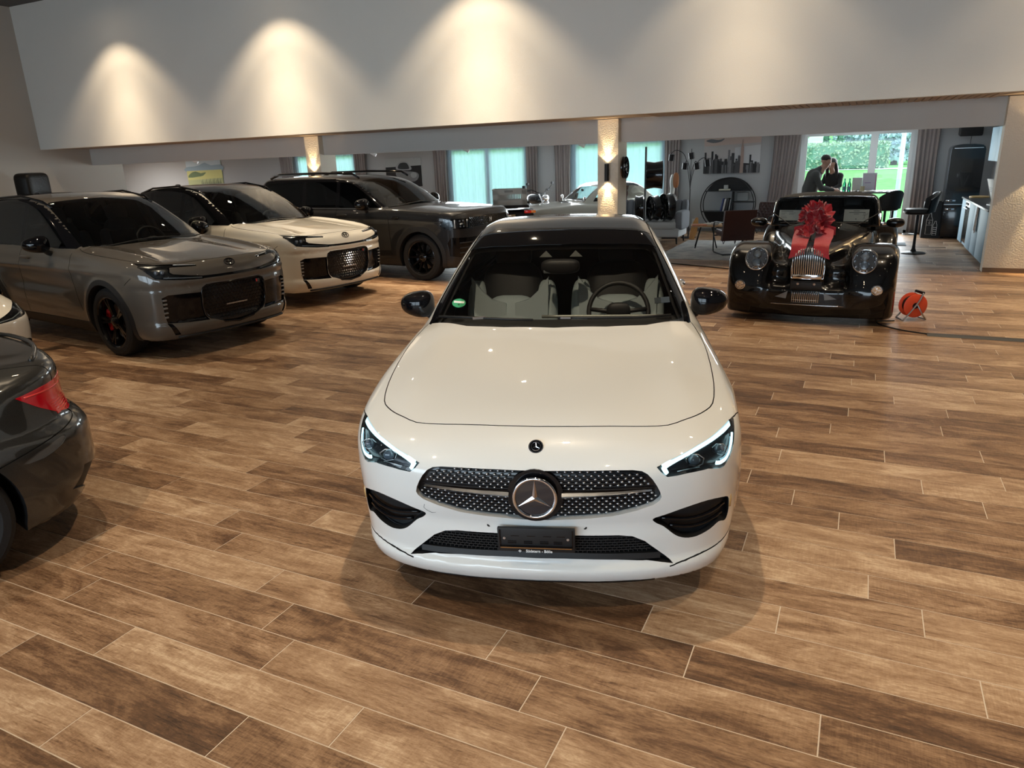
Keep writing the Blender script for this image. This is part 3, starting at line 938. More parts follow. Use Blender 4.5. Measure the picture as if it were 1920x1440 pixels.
def seat(parent, x, y, z, m_main, m_bolster, w=0.52, face=-1):
    """front seat facing -x: cushion, backrest, bolsters, headrest"""
    g = G().ell((x, y, z), (0.26, w / 2, 0.10), (0.45, 0.45)); g.build('seat_cushion', m_main, parent, 3.14)
    b = G().ell((x + 0.30, y, z + 0.36), (0.09, w / 2 - 0.05, 0.36), (0.5, 0.6), rot=(0, 0.30, 0)); b.build('seat_back', m_main, parent, 3.14)
    for s in (-1, 1):
        G().ell((x + 0.25, y + s * (w / 2 - 0.03), z + 0.30), (0.085, 0.075, 0.30), (0.6, 0.8), rot=(0, 0.30, 0)).build('seat_bolster', m_bolster, parent, 3.14)
    G().ell((x + 0.43, y, z + 0.77), (0.06, 0.13, 0.11), (0.6, 0.6), rot=(0, 0.22, 0)).build('headrest', m_main, parent, 3.14)

def steering_wheel(parent, x, y, z, r=0.185, tilt=0.42):
    c, s = math.cos(tilt), math.sin(tilt)
    pts = [(x + r * math.sin(a) * s, y + r * math.cos(a), z + r * math.sin(a) * c) for a in np.linspace(0, 2 * PI, 33)[:-1]]
    g = G().tube(pts, 0.015, 8, True)
    for a in (0.1, PI - 0.1, -PI / 2): g.tube([(x - 0.02, y, z), (x + r * math.sin(a) * s, y + r * math.cos(a), z + r * math.sin(a) * c)], 0.014, 6)
    g.ell((x - 0.01, y, z), (0.035, 0.075, 0.06), (0.7, 0.7))
    return g.build('steering_wheel', M_BLKPLAST, parent, 3.14)

def mirror(parent, x, y, z, m, m2, rx=0.11, ry=0.125, rz=0.085, foot=(0.02, -0.09)):
    """door mirror: housing with its glass and arm; y signed"""
    s = 1 if y > 0 else -1
    V = G().ell((0, 0, 0), (rx, ry, rz), (0.75, 0.75), 28, 16)
    P = np.array(V.V)
    P[:, 0] = np.where(P[:, 0] > 0, P[:, 0] * 0.45, P[:, 0])           # flat at the back where the glass sits
    P[:, 1] += 0.0
    P[:, 2] *= 1.0 - 0.25 * np.clip(P[:, 1] * s / ry, -1, 1)           # tapers outward
    P[:, 0] += 0.35 * np.clip(P[:, 1] * s, 0, 1)
    V.V = P.tolist()
    o = V.build('mirror_housing', m, parent, 3.14, (x, y, z))
    G().ell((rx * 0.45 + 0.006, 0, 0), (0.006, ry * 0.85, rz * 0.80), (0.6, 0.75), 24, 8).build('mirror_glass', M_CHROME, o, 3.14)
    G().tube([(0.0, -s * ry * 0.5, -rz * 0.55), (foot[0], -s * (ry * 0.9), -rz * 1.1), (foot[0] + 0.03, -s * (ry + 0.05), foot[1] - 0.03)], [0.035, 0.03, 0.035], 10).build('mirror_arm', m2, o, 3.14)
    return o
def _merc_extra(x, a, z):
    lip = -.030 / (1 + np.exp((z - .268 + .02 * np.clip(a - .5, 0, 1)) / .006)) * np.clip(1 - 0 * a, 0, 1)
    scoop = .020 * np.exp(-((z - .455) / .05) ** 2) * np.exp(-((a - .30) / .30) ** 2)
    brow = -.012 * np.exp(-((z - .555) / .035) ** 2) * (1 / (1 + np.exp((a - .62) / .04)))
    dome = .010 * np.exp(-((a - .62) / .10) ** 2) / (1 + np.exp(-(x - .35) / .08))
    return dome, .006 * np.exp(-((z - .78) / .03) ** 2), lip + scoop * .6 + brow * 0
S_MERC = dict(extra=_merc_extra, L=4.69, cab_x=(1.0, 4.5), xmid=2.6, tumble=0.50, zbelt=0.95, kl=0.07, kt=0.08, kc=0.10, ku=0.025, cpow=2.6, ccrown=0.035, bowf=0.34, bowr=0.2,
    zt=[(-.1, .68), (0, .715), (.08, .765), (.15, .80), (.25, .835), (.45, .878), (.7, .918), (1.0, .955), (1.25, .982), (1.5, 1.0), (1.9, 1.0), (2.6, .99), (3.4, 1.0), (3.9, 1.05), (4.3, 1.085), (4.6, 1.085), (4.75, 1.07)],
    crown=[(0, .10), (.3, .12), (.6, .10), (1.0, .075), (1.5, .06), (3, .06), (4.0, .06), (4.7, .08)],
    w=[(-.1, .78), (0, .80), (.3, .85), (.6, .882), (.93, .90), (1.3, .90), (2, .905), (2.8, .905), (3.66, .915), (4.2, .885), (4.69, .80)],
    sec=[(.05, -.14), (.2, -.055), (.3, -.02), (.45, -.003), (.6, 0), (.72, -.008), (.82, -.03), (.92, -.075), (1.05, -.14), (1.5, -.4)],
    pf=[(.05, .18), (.18, .09), (.24, .055), (.32, .045), (.42, .03), (.52, .012), (.6, .002), (.67, .0), (.72, .012), (.78, .05), (.85, .12), (1, .3), (1.5, .9)],
    qf=[(0, 0), (.2, .006), (.4, .03), (.55, .072), (.65, .12), (.75, .205), (.82, .31), (.87, .43), (.92, .6), (1.0, 1.0)],
    pr=[(.05, .25), (.25, .06), (.5, 0), (.7, 0.01), (.9, .04), (1.0, .06), (1.1, .12), (1.5, .5)],
    qr=[(0, 0), (.3, .02), (.55, .07), (.7, .15), (.8, .28), (.87, .45), (1.0, 1.0)],
    zb=[(-.1, .17), (1, .16), (4.8, .2)],
    ct=[(.6, .66), (1.0, .86), (1.30, .998), (1.6, 1.155), (1.9, 1.295), (2.1, 1.372), (2.3, 1.425), (2.6, 1.467), (2.9, 1.465), (3.3, 1.41), (3.7, 1.285), (4.1, 1.14), (4.4, 1.03), (4.8, .88)],
    cw=[(.6, .55), (1.0, .66), (1.3, .745), (1.7, .80), (2.3, .82), (3, .81), (3.6, .77), (4.2, .70), (4.8, .6)],
    arches=((.93, .33, .36, .018, .07), (3.66, .33, .36, .02, .07)))
# ---------------------------------------------------------------- white four-door coupe in front of the camera
def half(poly):
    """mirror an outline given for y >= 0 (from the centre line round to the centre line) into a full one"""
    return list(poly) + [(-a, b) for a, b in reversed(poly) if abs(a) > 1e-6]
def half_top(poly):
    return list(poly) + [(a, -b) for a, b in reversed(poly) if abs(b) > 1e-6]

def star_emblem(g, c, R, h, w=0.16, ax=-1):
    """three pointed star in the y-z plane, facing -x"""
    for k in range(3):
        a = PI / 2 + k * 2 * PI / 3
        tip = (c[0], c[1] + R * math.cos(a), c[2] + R * math.sin(a))
        b1 = (c[0], c[1] + R * w * math.cos(a + PI / 3), c[2] + R * w * math.sin(a + PI / 3))
        b2 = (c[0], c[1] + R * w * math.cos(a - PI / 3), c[2] + R * w * math.sin(a - PI / 3))
        ap = (c[0] + ax * h, c[1], c[2])
        g.add([tip, b1, b2, ap], [(0, 3, 1), (0, 2, 3), (0, 1, 2)])

def build_merc():
    T = thing('white_coupe', (-1.047, 2.322, 0), 1.8915, 'white four-door coupe with diamond pin grille, black roof and lit headlights', 'car')
    W = paint('arctic_white_paint', (0.74, 0.74, 0.715), rough=0.30)
    B = Body(S_MERC, (-0.1, -1.02, 0.1), (4.8, 1.02, 1.56), 0.026)
    fr = lambda c, n: c.x < 0.75
    grille = half([(0, .703), (.15, .705), (.29, .705), (.38, .703), (.415, .698), (.438, .686), (.458, .664), (.475, .636), (.488, .608), (.494, .585), (.488, .570), (.466, .553), (.40, .531), (.31, .508), (.19, .495), (.07, .488), (0, .488)])
    lamp_p = smooth_poly([(.824, .776), (.795, .777), (.722, .766), (.64, .753), (.575, .737), (.515, .722), (.473, .707)], 1) + [(.495, .682), (.515, .668), (.555, .669), (.60, .672), (.68, .671), (.715, .660), (.735, .653), (.752, .654), (.778, .675), (.803, .712), (.816, .748), (.824, .768)]
    side_p = smooth_poly([(.775, .499), (.69, .526), (.60, .520), (.515, .498), (.465, .481), (.478, .458), (.51, .437), (.56, .388), (.602, .366), (.65, .36), (.71, .372), (.75, .388), (.783, .372), (.797, .40), (.795, .46)], 3)
    low_p = half([(0, .413), (.155, .413), (.33, .411), (.385, .404), (.435, .378), (.495, .32), (.555, .262), (.44, .285), (.30, .296), (.2, .30), (0, .298)])
    B.region('grille', grille, 'x', fr, mirror=False)
    B.region('lamp', lamp_p, 'x', fr)
    B.region('side_intake', side_p, 'x', fr)
    B.region('low_intake', low_p, 'x', fr, mirror=False)
    ws = half_top([(1.262, 0), (1.290, .28), (1.348, .50), (1.485, .742), (1.52, .712), (1.65, .678), (1.86, .637), (2.05, .605), (2.125, .590), (2.105, .52), (2.05, .29), (2.028, 0)])
    up = lambda c, n: n.z > 0.05
    B.region('windscreen', ws, 'z', up, mirror=False)
    B.region('roof_band', half_top([(2.02, 0), (2.05, .29), (2.10, .52), (2.125, .597), (2.30, .562), (2.28, .40), (2.262, .2), (2.255, 0)]), 'z', lambda c, n: c.z > 1.2, mirror=False)
    B.region('roof_glass', half_top([(2.25, 0), (2.257, .2), (2.275, .40), (2.295, .565), (2.7, .545), (3.15, .53), (3.35, .47), (3.38, 0)]), 'z', lambda c, n: c.z > 1.2, mirror=False)
    B.region('pillar_trim', smooth_line([(1.50, .755), (1.66, .752), (1.86, .70), (2.10, .632), (2.30, .590), (2.7, .565), (3.2, .545)], 3) + [(3.2, .52), (2.7, .53), (2.2, .57), (1.9, .62), (1.6, .68), (1.46, .735)], 'z', lambda c, n: c.z > 0.955)
    sw = smooth_poly([(1.85, 1.005), (2.1, 1.16), (2.35, 1.275), (2.7, 1.345), (3.1, 1.335), (3.5, 1.255), (3.85, 1.12), (3.75, 1.06), (3.4, 1.02), (2.6, 1.0), (2.1, .99)], 3)
    B.region('side_window', sw, 'y', lambda c, n: c.z > 0.97)
    for ax_, nm in ((.934, 'arch_front'), (3.663, 'arch_rear')):
        B.region('arch', arch_poly(ax_, .368, cz=.325), 'y', None)
    B.region('rear_window', half_top([(3.52, 0), (3.5, .45), (3.62, .50), (4.0, .52), (4.28, .50), (4.33, 0)]), 'z', lambda c, n: c.z > 1.05, mirror=False)
    hood_edge = smooth_line([(.202, 0), (.207, .165), (.225, .34), (.242, .44), (.27, .53), (.325, .60), (.375, .655), (.44, .706), (.51, .742), (.63, .764), (.78, .777), (1.06, .787), (1.27, .781), (1.50, .757)], 2)
    gap = strip(hood_edge, .005)
    gap_up = lambda c, n: c.z > 0.72 and n.z > 0.1
    B.region('gap', gap, 'z', gap_up)
    B.region('gap', strip([(.45, .775), (.52, .77), (.58, .755)], .004), 'y', lambda c, n: c.x < .9 and abs(c.y) > .8)
    B.region('gap', strip(smooth_line([(1.62, .22), (1.60, .5), (1.62, .75), (1.70, .95)], 4), .006), 'y', lambda c, n: abs(c.y) > .7)
    B.region('gap', strip(smooth_line([(2.75, .22), (2.72, .6), (2.72, .95)], 4), .006), 'y', lambda c, n: abs(c.y) > .7)
    hood = half_top([(a, max(b - .0026, 0)) if i > 0 else (a + .0025, 0) for i, (a, b) in enumerate(hood_edge)] + [(1.485, .745), (1.348, .503), (1.290, .283), (1.262, 0)])
    B.region('hood', hood, 'z', gap_up, mirror=False)
    B.region('lip_line', strip(smooth_line([(.54, .252), (.57, .258), (.64, .268), (.72, .274), (.79, .278), (.84, .285)], 3), .006), 'x', lambda c, n: c.x < .6)
    B.finish()
    B.part('paint', 'body_shell', W, T)
    B.part('hood', 'hood', W, T)
    B.part('gap', 'panel_gap', M_BLACKGAP, T, 0.006)['kind'] = 'stuff'
    for s in (-1, 1): B.part('lip_line', 'splitter_gap', M_BLACKGAP, T, 0.006, side=lambda c, s=s: c[1] * s > 0)
    B.part('windscreen', 'windscreen', glass('coupe_windscreen', (0.95, 0.97, 0.97), 0.9, 1.5), T)
    B.part('roof_band', 'roof_front_panel', M_GLOSSBLK, T, -0.002)
    B.part('roof_glass', 'roof_glass', mat('greyed_roof_glass', (0.016, 0.016, 0.017), 0.22, 0, 0.6), T, -0.004)  # grey reflection of the bulkhead put into a lighter, rougher black
    B.part('pillar_trim', 'pillar_trim', M_GLOSSBLK, T, 0.004)
    for nm, sd in (('side_window', lambda c: c[1] > 0), ('side_window', lambda c: c[1] < 0)):
        B.part('side_window', nm, M_PRIVACY, T, side=sd)
    B.part('rear_window', 'rear_window', M_SIDEGL, T)
    for s in (-1, 1):
        for fb in (0, 1): B.part('arch', 'wheel_arch_liner', M_BLKPLAST, T, .30, (0, -1, 0), side=lambda c, s=s, fb=fb: c[1] * s > 0 and (c[0] > 2) == bool(fb))
    B.lining(('paint', 'hood', 'roof_glass', 'roof_band', 'pillar_trim'), 'interior_lining', M_DARKIN, T, 0.035)
    # grille with its pins, blades and star
    gr = B.part('grille', 'grille', mat('grille_black', (0.008, 0.008, 0.010), 0.3, 0, 0.3), T, 0.035, (1, 0, 0), wall_mat=W)
    pin = None
    inner = [(a * .965, .596 + (b - .596) * .90) for a, b in grille]
    for i in range(15):
        z = .693 - i * .0136
        for j in range(-17, 18):
            y = (j + (.5 if i % 2 else 0)) * .0295
            if not in_poly(y, z, inner) or math.hypot(y, z - .598) < .112: continue
            zc = .598 + abs(y) * .045
            if abs(z - zc) < .0165: continue
            x = B.front_x(y, z)
            if x is None: continue
            if pin is None:
                pin = G().ell((0, 0, 0), (.006, .0062, .0046), (1, 1), 10, 6).build('grille_pin', M_SATIN, gr, 3.14); o = pin
            else:
                o = link(pin.copy(), gr)
            o.location = (x + .022, y, z)
    for i in range(14):
        z = .6862 - i * .0136
        pts = [(B.front_x(y, z) + .028, y, z) for y in np.linspace(-.47, .47, 25) if in_poly(y, z, [(a * .985, .596 + (b - .596) * .94) for a, b in grille])]
        if len(pts) > 3: G().tube(pts, .0022, 6).build('grille_bar', M_BLKPLAST, gr, 3.14)
    for s in (-1, 1):
        b = G(); n = 14
        P0 = []
        for q in range(n + 1):
            t = q / n; y = s * (.105 + (.455 - .105) * t); z = .598 + abs(y) * .045
            hgt = .0105 * (1 - .62 * t) * (1 if t < .97 else .3)
            x = B.front_x(y, z) + .005
            P0.append(((x, y, z + hgt), (x - .010, y, z), (x, y, z - hgt * 1.1), (x + .012, y, z)))
        V = [v for r in P0 for v in r]
        F = [(q * 4 + u, q * 4 + (u + 1) % 4, q * 4 + 4 + (u + 1) % 4, q * 4 + 4 + u) for q in range(n) for u in range(4)] + [(0, 1, 2, 3), (n * 4 + 3, n * 4 + 2, n * 4 + 1, n * 4)]
        b.add(V, F); b.build('grille_blade', M_SATIN, gr, 0.5)
    sx, sz = -.002, .598
    G().cyl((sx + .034, 0, sz), (sx + .018, 0, sz), .112, n=40).build('emblem_backing', M_GLOSSBLK, gr)
    G().cyl((sx + .022, 0, sz), (sx - .002, 0, sz), .078, n=48).build('emblem_disc', mat('emblem_black_glass', (0.012, 0.012, 0.016), 0.08, 0, 1.0), gr)
    ring = G().tube([(sx - .004, .0825 * math.cos(a), sz + .0825 * math.sin(a)) for a in np.linspace(0, 2 * PI, 65)[:-1]], .0068, 10, True); ring.build('emblem_ring', M_CHROME, gr, 3.14)
    st = G(); star_emblem(st, (sx - .003, 0, sz), .077, .006); st.build('emblem_star', M_CHROME, gr, None)
    # bonnet badge
    bx, bz = .098, .770
    bd = G().cyl((0, 0, 0), (0, 0, .004), .030, n=32); bo = bd.build('hood_badge', M_CHROME, T, 0.6, (bx, 0, bz + .002), (0, -.72, 0))
    G().cyl((0, 0, .004), (0, 0, .0046), .0255, n=32).build('badge_field', M_GLOSSBLK, bo)
    s2 = G()
    for k in range(3):
        a = PI + k * 2 * PI / 3 + PI
        s2.add([(.018 * math.cos(a), .018 * math.sin(a), .005), (.0035 * math.cos(a + 1.05), .0035 * math.sin(a + 1.05), .005), (0, 0, .0075), (.0035 * math.cos(a - 1.05), .0035 * math.sin(a - 1.05), .005)], [(0, 1, 2), (0, 2, 3)])
    s2.tube([(.0185 * math.cos(a), .0185 * math.sin(a), .0052) for a in np.linspace(0, 2 * PI, 33)[:-1]], .0014, 6, True)
    s2.build('badge_star', M_CHROME, bo, None)
    # headlights
    M_HLB = mat('headlamp_black', (0.010, 0.010, 0.012), 0.25, 0, 0.3)
    M_DRL = emissive('daytime_light', (0.62, 0.95, 1.0), 2.6)
    M_DRLI = mat('daytime_light_guide', (0.55, 0.62, 0.66), 0.2, 0, 0.5, emit=(0.45, 0.85, 1.0), estr=0.55)
    M_PROJ = mat('projector_lens', (0.10, 0.12, 0.15), 0.05, 0, 1.0)
    def surf(y, z, d=0.0):
        x = B.front_x(y, z); return (x + d, y, z)
    for s in (-1, 1):
        h = B.part('lamp', 'headlight', M_HLB, T, 0.045, (1, 0, 0), side=lambda c, s=s: c[1] * s > 0)
        def band(line, w0, w1, d, nm, m):
            P = np.array(smooth_line(line, 6)); Tn = np.gradient(P, axis=0); Tn /= np.linalg.norm(Tn, axis=1, keepdims=True)
            Nn = np.stack([-Tn[:, 1], Tn[:, 0]], 1); n = len(P); V = []; F = []
            for q in range(n):
                w = w0 + (w1 - w0) * q / (n - 1)
                a, b = P[q] + Nn[q] * w / 2, P[q] - Nn[q] * w / 2
                xa = max(B.front_x(abs(a[0]), a[1]) or 0, 0) + d; xb = max(B.front_x(abs(b[0]), b[1]) or 0, 0) + d
                V += [(xa, s * a[0], a[1]), (xb, s * b[0], b[1]), (xb + .012, s * b[0], b[1]), (xa + .012, s * a[0], a[1])]
            for q in range(n - 1):
                for u in range(4): F.append((q * 4 + u, q * 4 + (u + 1) % 4, q * 4 + 4 + (u + 1) % 4, q * 4 + 4 + u))
            g = G().add(V, F); return g.build(nm, m, h, 0.6)
        band([(.800, .767), (.722, .757), (.64, .743), (.575, .727), (.525, .711), (.497, .698)], .008, .018, .010, 'daytime_strip', M_DRL)
        band([(.797, .7745), (.722, .7655), (.64, .7525), (.575, .7365), (.53, .725)], .005, .007, .006, 'light_guide', M_DRLI)
        band([(.501, .700), (.508, .686), (.516, .676)], .020, .012, .010, 'daytime_strip', M_DRL)
        band([(.803, .742), (.792, .712), (.775, .685), (.757, .672), (.735, .670), (.716, .676)], .010, .011, .012, 'daytime_strip', M_DRL)
        band([(.791, .735), (.780, .708), (.766, .690), (.752, .683), (.735, .683)], .003, .003, .012, 'light_guide', M_DRLI)
        for (py, pz, rr) in ((.735, .716, .021), (.625, .704, .024)):
            x = B.front_x(py, pz) + .030
            o = G().ell((x, s * py, pz), (.02, rr, rr * .9), (1, .8), 20, 12).build('projector', M_PROJ, h, 3.14)
            cz = [(x - .004, s * (py + rr * 1.45 * math.cos(a) * (1.15 if math.cos(a) > 0 else 1)), pz + rr * 1.15 * math.sin(a)) for a in (0.35, 1.2, 2.0, 2.9, 3.9, 5.0, 5.7)]
            G().tube(cz, .0022, 6, True).build('projector_bezel', M_SATIN, h, 3.14)
        G().tube([(B.front_x(y, z) + .014, s * y, z) for y, z in ((.555, .679), (.60, .681), (.645, .681))], .002, 6).build('lamp_trim', M_SATIN, h, 3.14)
        B.part('lamp', 'lamp_lens', M_LENS, T, 0.0, side=lambda c, s=s: c[1] * s > 0).parent = h
    # side intakes
    for s in (-1, 1):
        si = B.part('side_intake', 'side_intake', M_BLKPLAST, T, 0.05, (1, 0, 0), side=lambda c, s=s: c[1] * s > 0, wall_mat=M_BLKPLAST)
        for z0, zz1, ya, yb in ((.470, .425, .50, .77), (.43, .385, .535, .76)):
            pts = []
            for t in np.linspace(0, 1, 9):
                y = ya + (yb - ya) * t; z = z0 + (zz1 - z0) * t * .3 + .02 * math.sin(t * PI) * -1
                x = B.front_x(y, z)
                if x is not None and in_poly(y, z, side_p): pts.append((x + .022, s * y, z))
            if len(pts) > 2: G().tube(pts, .008, 8).build('intake_fin', M_GLOSSBLK, si, 3.14)
    # lower intake with its mesh
    lo = B.part('low_intake', 'lower_intake', M_BLKPLAST, T, 0.05, (1, 0, 0), wall_mat=M_BLKPLAST)
    lm = G()
    for i in range(6):
        z = .400 - i * .0125
        for j in range(-26, 27):
            y = (j + (.5 if i % 2 else 0)) * .0185
            if abs(y) < .15 or not in_poly(y, z, [(a * .97, b) for a, b in low_p]): continue
            x = B.front_x(y, z) + .012
            lm.box((x, y, z), (.012, .0145, .0035)); lm.box((x + .002, y + .009, z - .006), (.010, .0025, .0125))
    lm.build('intake_mesh', M_BLKPLAST, lo, None)['kind'] = 'stuff'
    lt = G()
    n = 30; V = []
    for q in range(n + 1):
        y = -.50 + 1.0 * q / n; x = B.front_x(y, .31) or .08
        zc = .322 - .012 * (abs(y) / .5) ** 2
        V += [(x + .002, y, zc + .004), (x - .004, y, zc - .020), (x + .05, y, zc - .022), (x + .05, y, zc + .004)]
    lt.add(V, [(q * 4 + u, q * 4 + (u + 1) % 4, q * 4 + 4 + (u + 1) % 4, q * 4 + 4 + u) for q in range(n) for u in range(4)]).build('intake_blade', M_BLKPLAST, lo, 0.6)
    # chin strip under the splitter
    G().tube([((B.front_x(y, .20) or .2) + .015, y, .186) for y in np.linspace(-.48, .48, 25)], .008, 8).build('chin_strip', M_GLOSSBLK, T, 3.14)
    # number plate carrier
    px = .012
    pl = G().box((px, 0, .405), (.016, .312, .112), (0, -.10, 0), .004); plo = pl.build('plate_carrier', M_BLKPLAST, T, 0.6)
    f2 = G()
    for zz, w_ in ((.452, .292), (.378, .292)): f2.box((px - .010 - (.405 - zz) * .10, 0, zz), (.006, w_, .004), (0, -.10, 0))
    for yy in (-.146, .146): f2.box((px - .010, yy, .415), (.006, .004, .078), (0, -.10, 0))
    for zz in (.438, .425, .400, .392):
        for yy in (-.10, -.045, .02, .085): f2.box((px - .0085, yy + (.012 if zz < .41 else 0), zz), (.004, .034, .003), (0, -.10, 0))
    f2.build('plate_frame', M_GLOSSBLK, plo, None)
    G().box((px - .0125, 0, .3755), (.004, .288, .009), (0, -.10, 0)).build('plate_clip', mat('brass_clip', (0.55, 0.43, 0.25), 0.2, 1.0), plo, None)
    for yy in (-.128, .128): G().cyl((px - .008, yy, .414), (px - .0125, yy, .414), .0055, n=14).build('plate_screw', M_SATIN, plo)
    M_PRINT = emissive('print_white_dummy', (1, 1, 1), 0.0) if False else mat('print_white', (0.8, 0.8, 0.8), 0.5)
    text_obj('dealer_lettering', 'Südstern - Bölle', .0165, M_PRINT, plo, (px - .0115, -.012, .3575), (PI / 2 - .10, 0, -PI / 2), 'CENTER', .0006, .0003)
    s3 = G()
    for a in (0, PI / 2): s3.box((px - .0118, .066, .3575), (.001, .012, .003), (a, 0, 0))
    s3.build('dealer_star', M_PRINT, plo, None)
    for s in (-1, 1):
        x = B.front_x(.195, .449); G().cyl((x + .002, s * .195, .449), (x - .0015, s * .195, .449), .0085, n=18).build('parking_sensor', M_BLACKGAP, T)
        # tow / washer cover line
    x = B.front_x(.44, .50)
    G().tube([(B.front_x(y, z) - .0002, y, z) for y, z in ((.462, .528), (.468, .510), (.455, .497), (.435, .488), (.412, .492), (.405, .512))], .0012, 5).build('tow_cover_line', M_BLACKGAP, T, 3.14)
    # amber side reflector
    for s in (-1, 1):
        y, z = .80, .455; xx = [B.front_x(.798, z_) for z_ in (.48, .425)]
        G().tube([(xx[0] + .01, s * .80, .487), (xx[0] + .012, s * .803, .455), (xx[1] + .01, s * .803, .425)], .006, 6).build('side_reflector', mat('amber_reflector', (0.55, 0.33, 0.12), 0.2, 0, 0.6), T, 3.14)
    # mirrors
    for s in (-1, 1):
        mirror(T, 1.79, s * .892, 1.026, M_GLOSSBLK, M_BLKPLAST, .10, .110, .078)
    # chrome door handles seen past the screen pillars
    for s in (-1, 1):
        for hx in (2.45, 3.45): G().ell((hx, s * .912, .86), (.11, .018, .018), (.8, .8)).build('door_handle', M_CHROME, T, 3.14)
    for x in (.934, 3.663):
        for s in (-1, 1): wheel(T, x, s * .885, .326, .225, .236, 5, True, M_RIMBLK)
    # wipers
    M_WIP = mat('wiper_black', (0.01, 0.01, 0.01), 0.6)
    def zs(x, y, d=.012):
        return (x, y, B.top_z(x, y) + d)
    G().tube([zs(1.50, .69, .02), zs(1.42, .52, .02), zs(1.345, .30, .02), zs(1.315, .12, .018)], .007, 6).build('wiper', M_WIP, T, 3.14)
    G().tube([zs(1.325, -.02, .02), zs(1.335, -.20, .02), zs(1.39, -.46, .02), zs(1.47, -.64, .02)], .007, 6).build('wiper', M_WIP, T, 3.14)
    G().box(zs(1.375, .43, .026), (.012, .075, .012), (0, 0, .30)).build('wiper_joint', mat('wiper_joint', (0.16, 0.14, 0.13), 0.5), T)
    G().box(zs(1.315, -.06, .026), (.010, .055, .010), (0, 0, 0)).build('wiper_joint', mat('wiper_joint', (0.16, 0.14, 0.13), 0.5), T)
    # badges behind the glass
    q = zs(1.585, .585, .003)
    sk = G().cyl((0, 0, 0), (0, 0, .0015), .040, n=28); sko = sk.build('green_badge', mat('green_sticker', (0.02, 0.30, 0.14), 0.5), T, 0.6, q, (0.10, -.50, 0))
    G().box((.008, 0, .0018), (.017, .062, .001)).build('badge_stripe', M_PRINT, sko, None)
    text_obj('badge_digit', '4', .030, M_BLACKGAP, sko, (-.016, 0, .002), (0, 0, -PI / 2), 'CENTER', .0003)
    G().box(zs(1.60, -.60, .003), (.05, .085, .002), (-.10, -.50, 0)).build('toll_tag', mat('toll_tag', (0.04, 0.05, 0.06), 0.9, spec=0.1), T)
    # cabin
    dash = G()
    def dfn(u, v):
        y = -.70 + 1.40 * u; x = 1.33 + .12 * (abs(y) / .7) ** 2 + .52 * v
        z = .925 + .035 * math.sin(min(v * 1.25, 1) * PI) - (.22 * max(v - .80, 0) / .20)
        return (x, y, z)
    dash.grid(dfn, 24, 12); dash.build('dashboard', mat('dash_top', (0.020, 0.020, 0.021), 0.6, bump=(200, 0.2)), T, 3.14)
    G().tube([(1.66, y, .965) for y in np.linspace(-.66, .10, 10)], .010, 6).build('dash_trim', mat('dash_trim', (0.22, 0.23, 0.21), 0.4, 0.3), T, 3.14)
    M_SW = mat('pale_grey_leather', (0.74, 0.86, 0.88), 0.6); M_SB = mat('black_leather', (0.018, 0.018, 0.019), 0.5)
    for y in (.36, -.36):
        seat(T, 2.06, y, .48, M_SB, M_SW, .54)
        G().ell((2.28, y, .78), (.075, .17, .20), (.5, .6), rot=(0, .3, 0)).build('seat_panel', M_SW, T, 3.14)
        for s in (-1, 1):
            wv = [(2.575, y + s * .245, 1.10), (2.555, y + s * .225, 1.00), (2.52, y + s * .10, .93), (2.50, y + s * .02, .90)]
            G().prism([(y + s * .262, 1.115), (y + s * .252, .80), (y + s * .03, .80), (y + s * .03, .935), (y + s * .13, .965), (y + s * .19, 1.02)], 2.225, 2.25, 'x').build('seat_wing', M_SW, T, None)
    steering_wheel(T, 1.93, -.36, .935)
    mr = G().ell((1.93, 0, 1.225), (.05, .12, .045), (.6, .6)); mro = mr.build('mirror_pod', M_BLKPLAST, T, 3.14)
    for s in (-1, 1):
        G().prism([(s * .055, 1.276), (s * .135, 1.276), (s * .092, 1.315)], 1.985, 1.99, 'x').build('sensor_window', mat('sensor_window', (0.22, 0.23, 0.22), 0.5), mro, None)
    G().box((1.90, .04, 1.20), (.02, .13, .028), (0, .2, 0), .008).build('sensor_bar', mat('sensor_bar', (0.14, 0.15, 0.16), 0.25), mro)
    return T
build_merc()
def _rav_extra(x, a, z):
    ridge = .030 * np.exp(-((a - .66) / .055) ** 2) - .012 * np.exp(-((a - .45) / .12) ** 2)
    win = 1 / (1 + np.exp(-(x - .30) / .05)) / (1 + np.exp((x - 1.55) / .06))
    dy = .016 * np.exp(-((z - .90) / .035) ** 2) - .016 * np.exp(-((z - .70) / .09) ** 2) * np.exp(-((x - 2.3) / .75) ** 4)
    lip = -.035 / (1 + np.exp((z - .375) / .012)) + .012 / (1 + np.exp((z - .24) / .01))
    step = -.014 / (1 + np.exp(-(z - .785) / .008)) + .010 * np.exp(-((z - .755) / .02) ** 2)
    return ridge * win, dy, lip + step
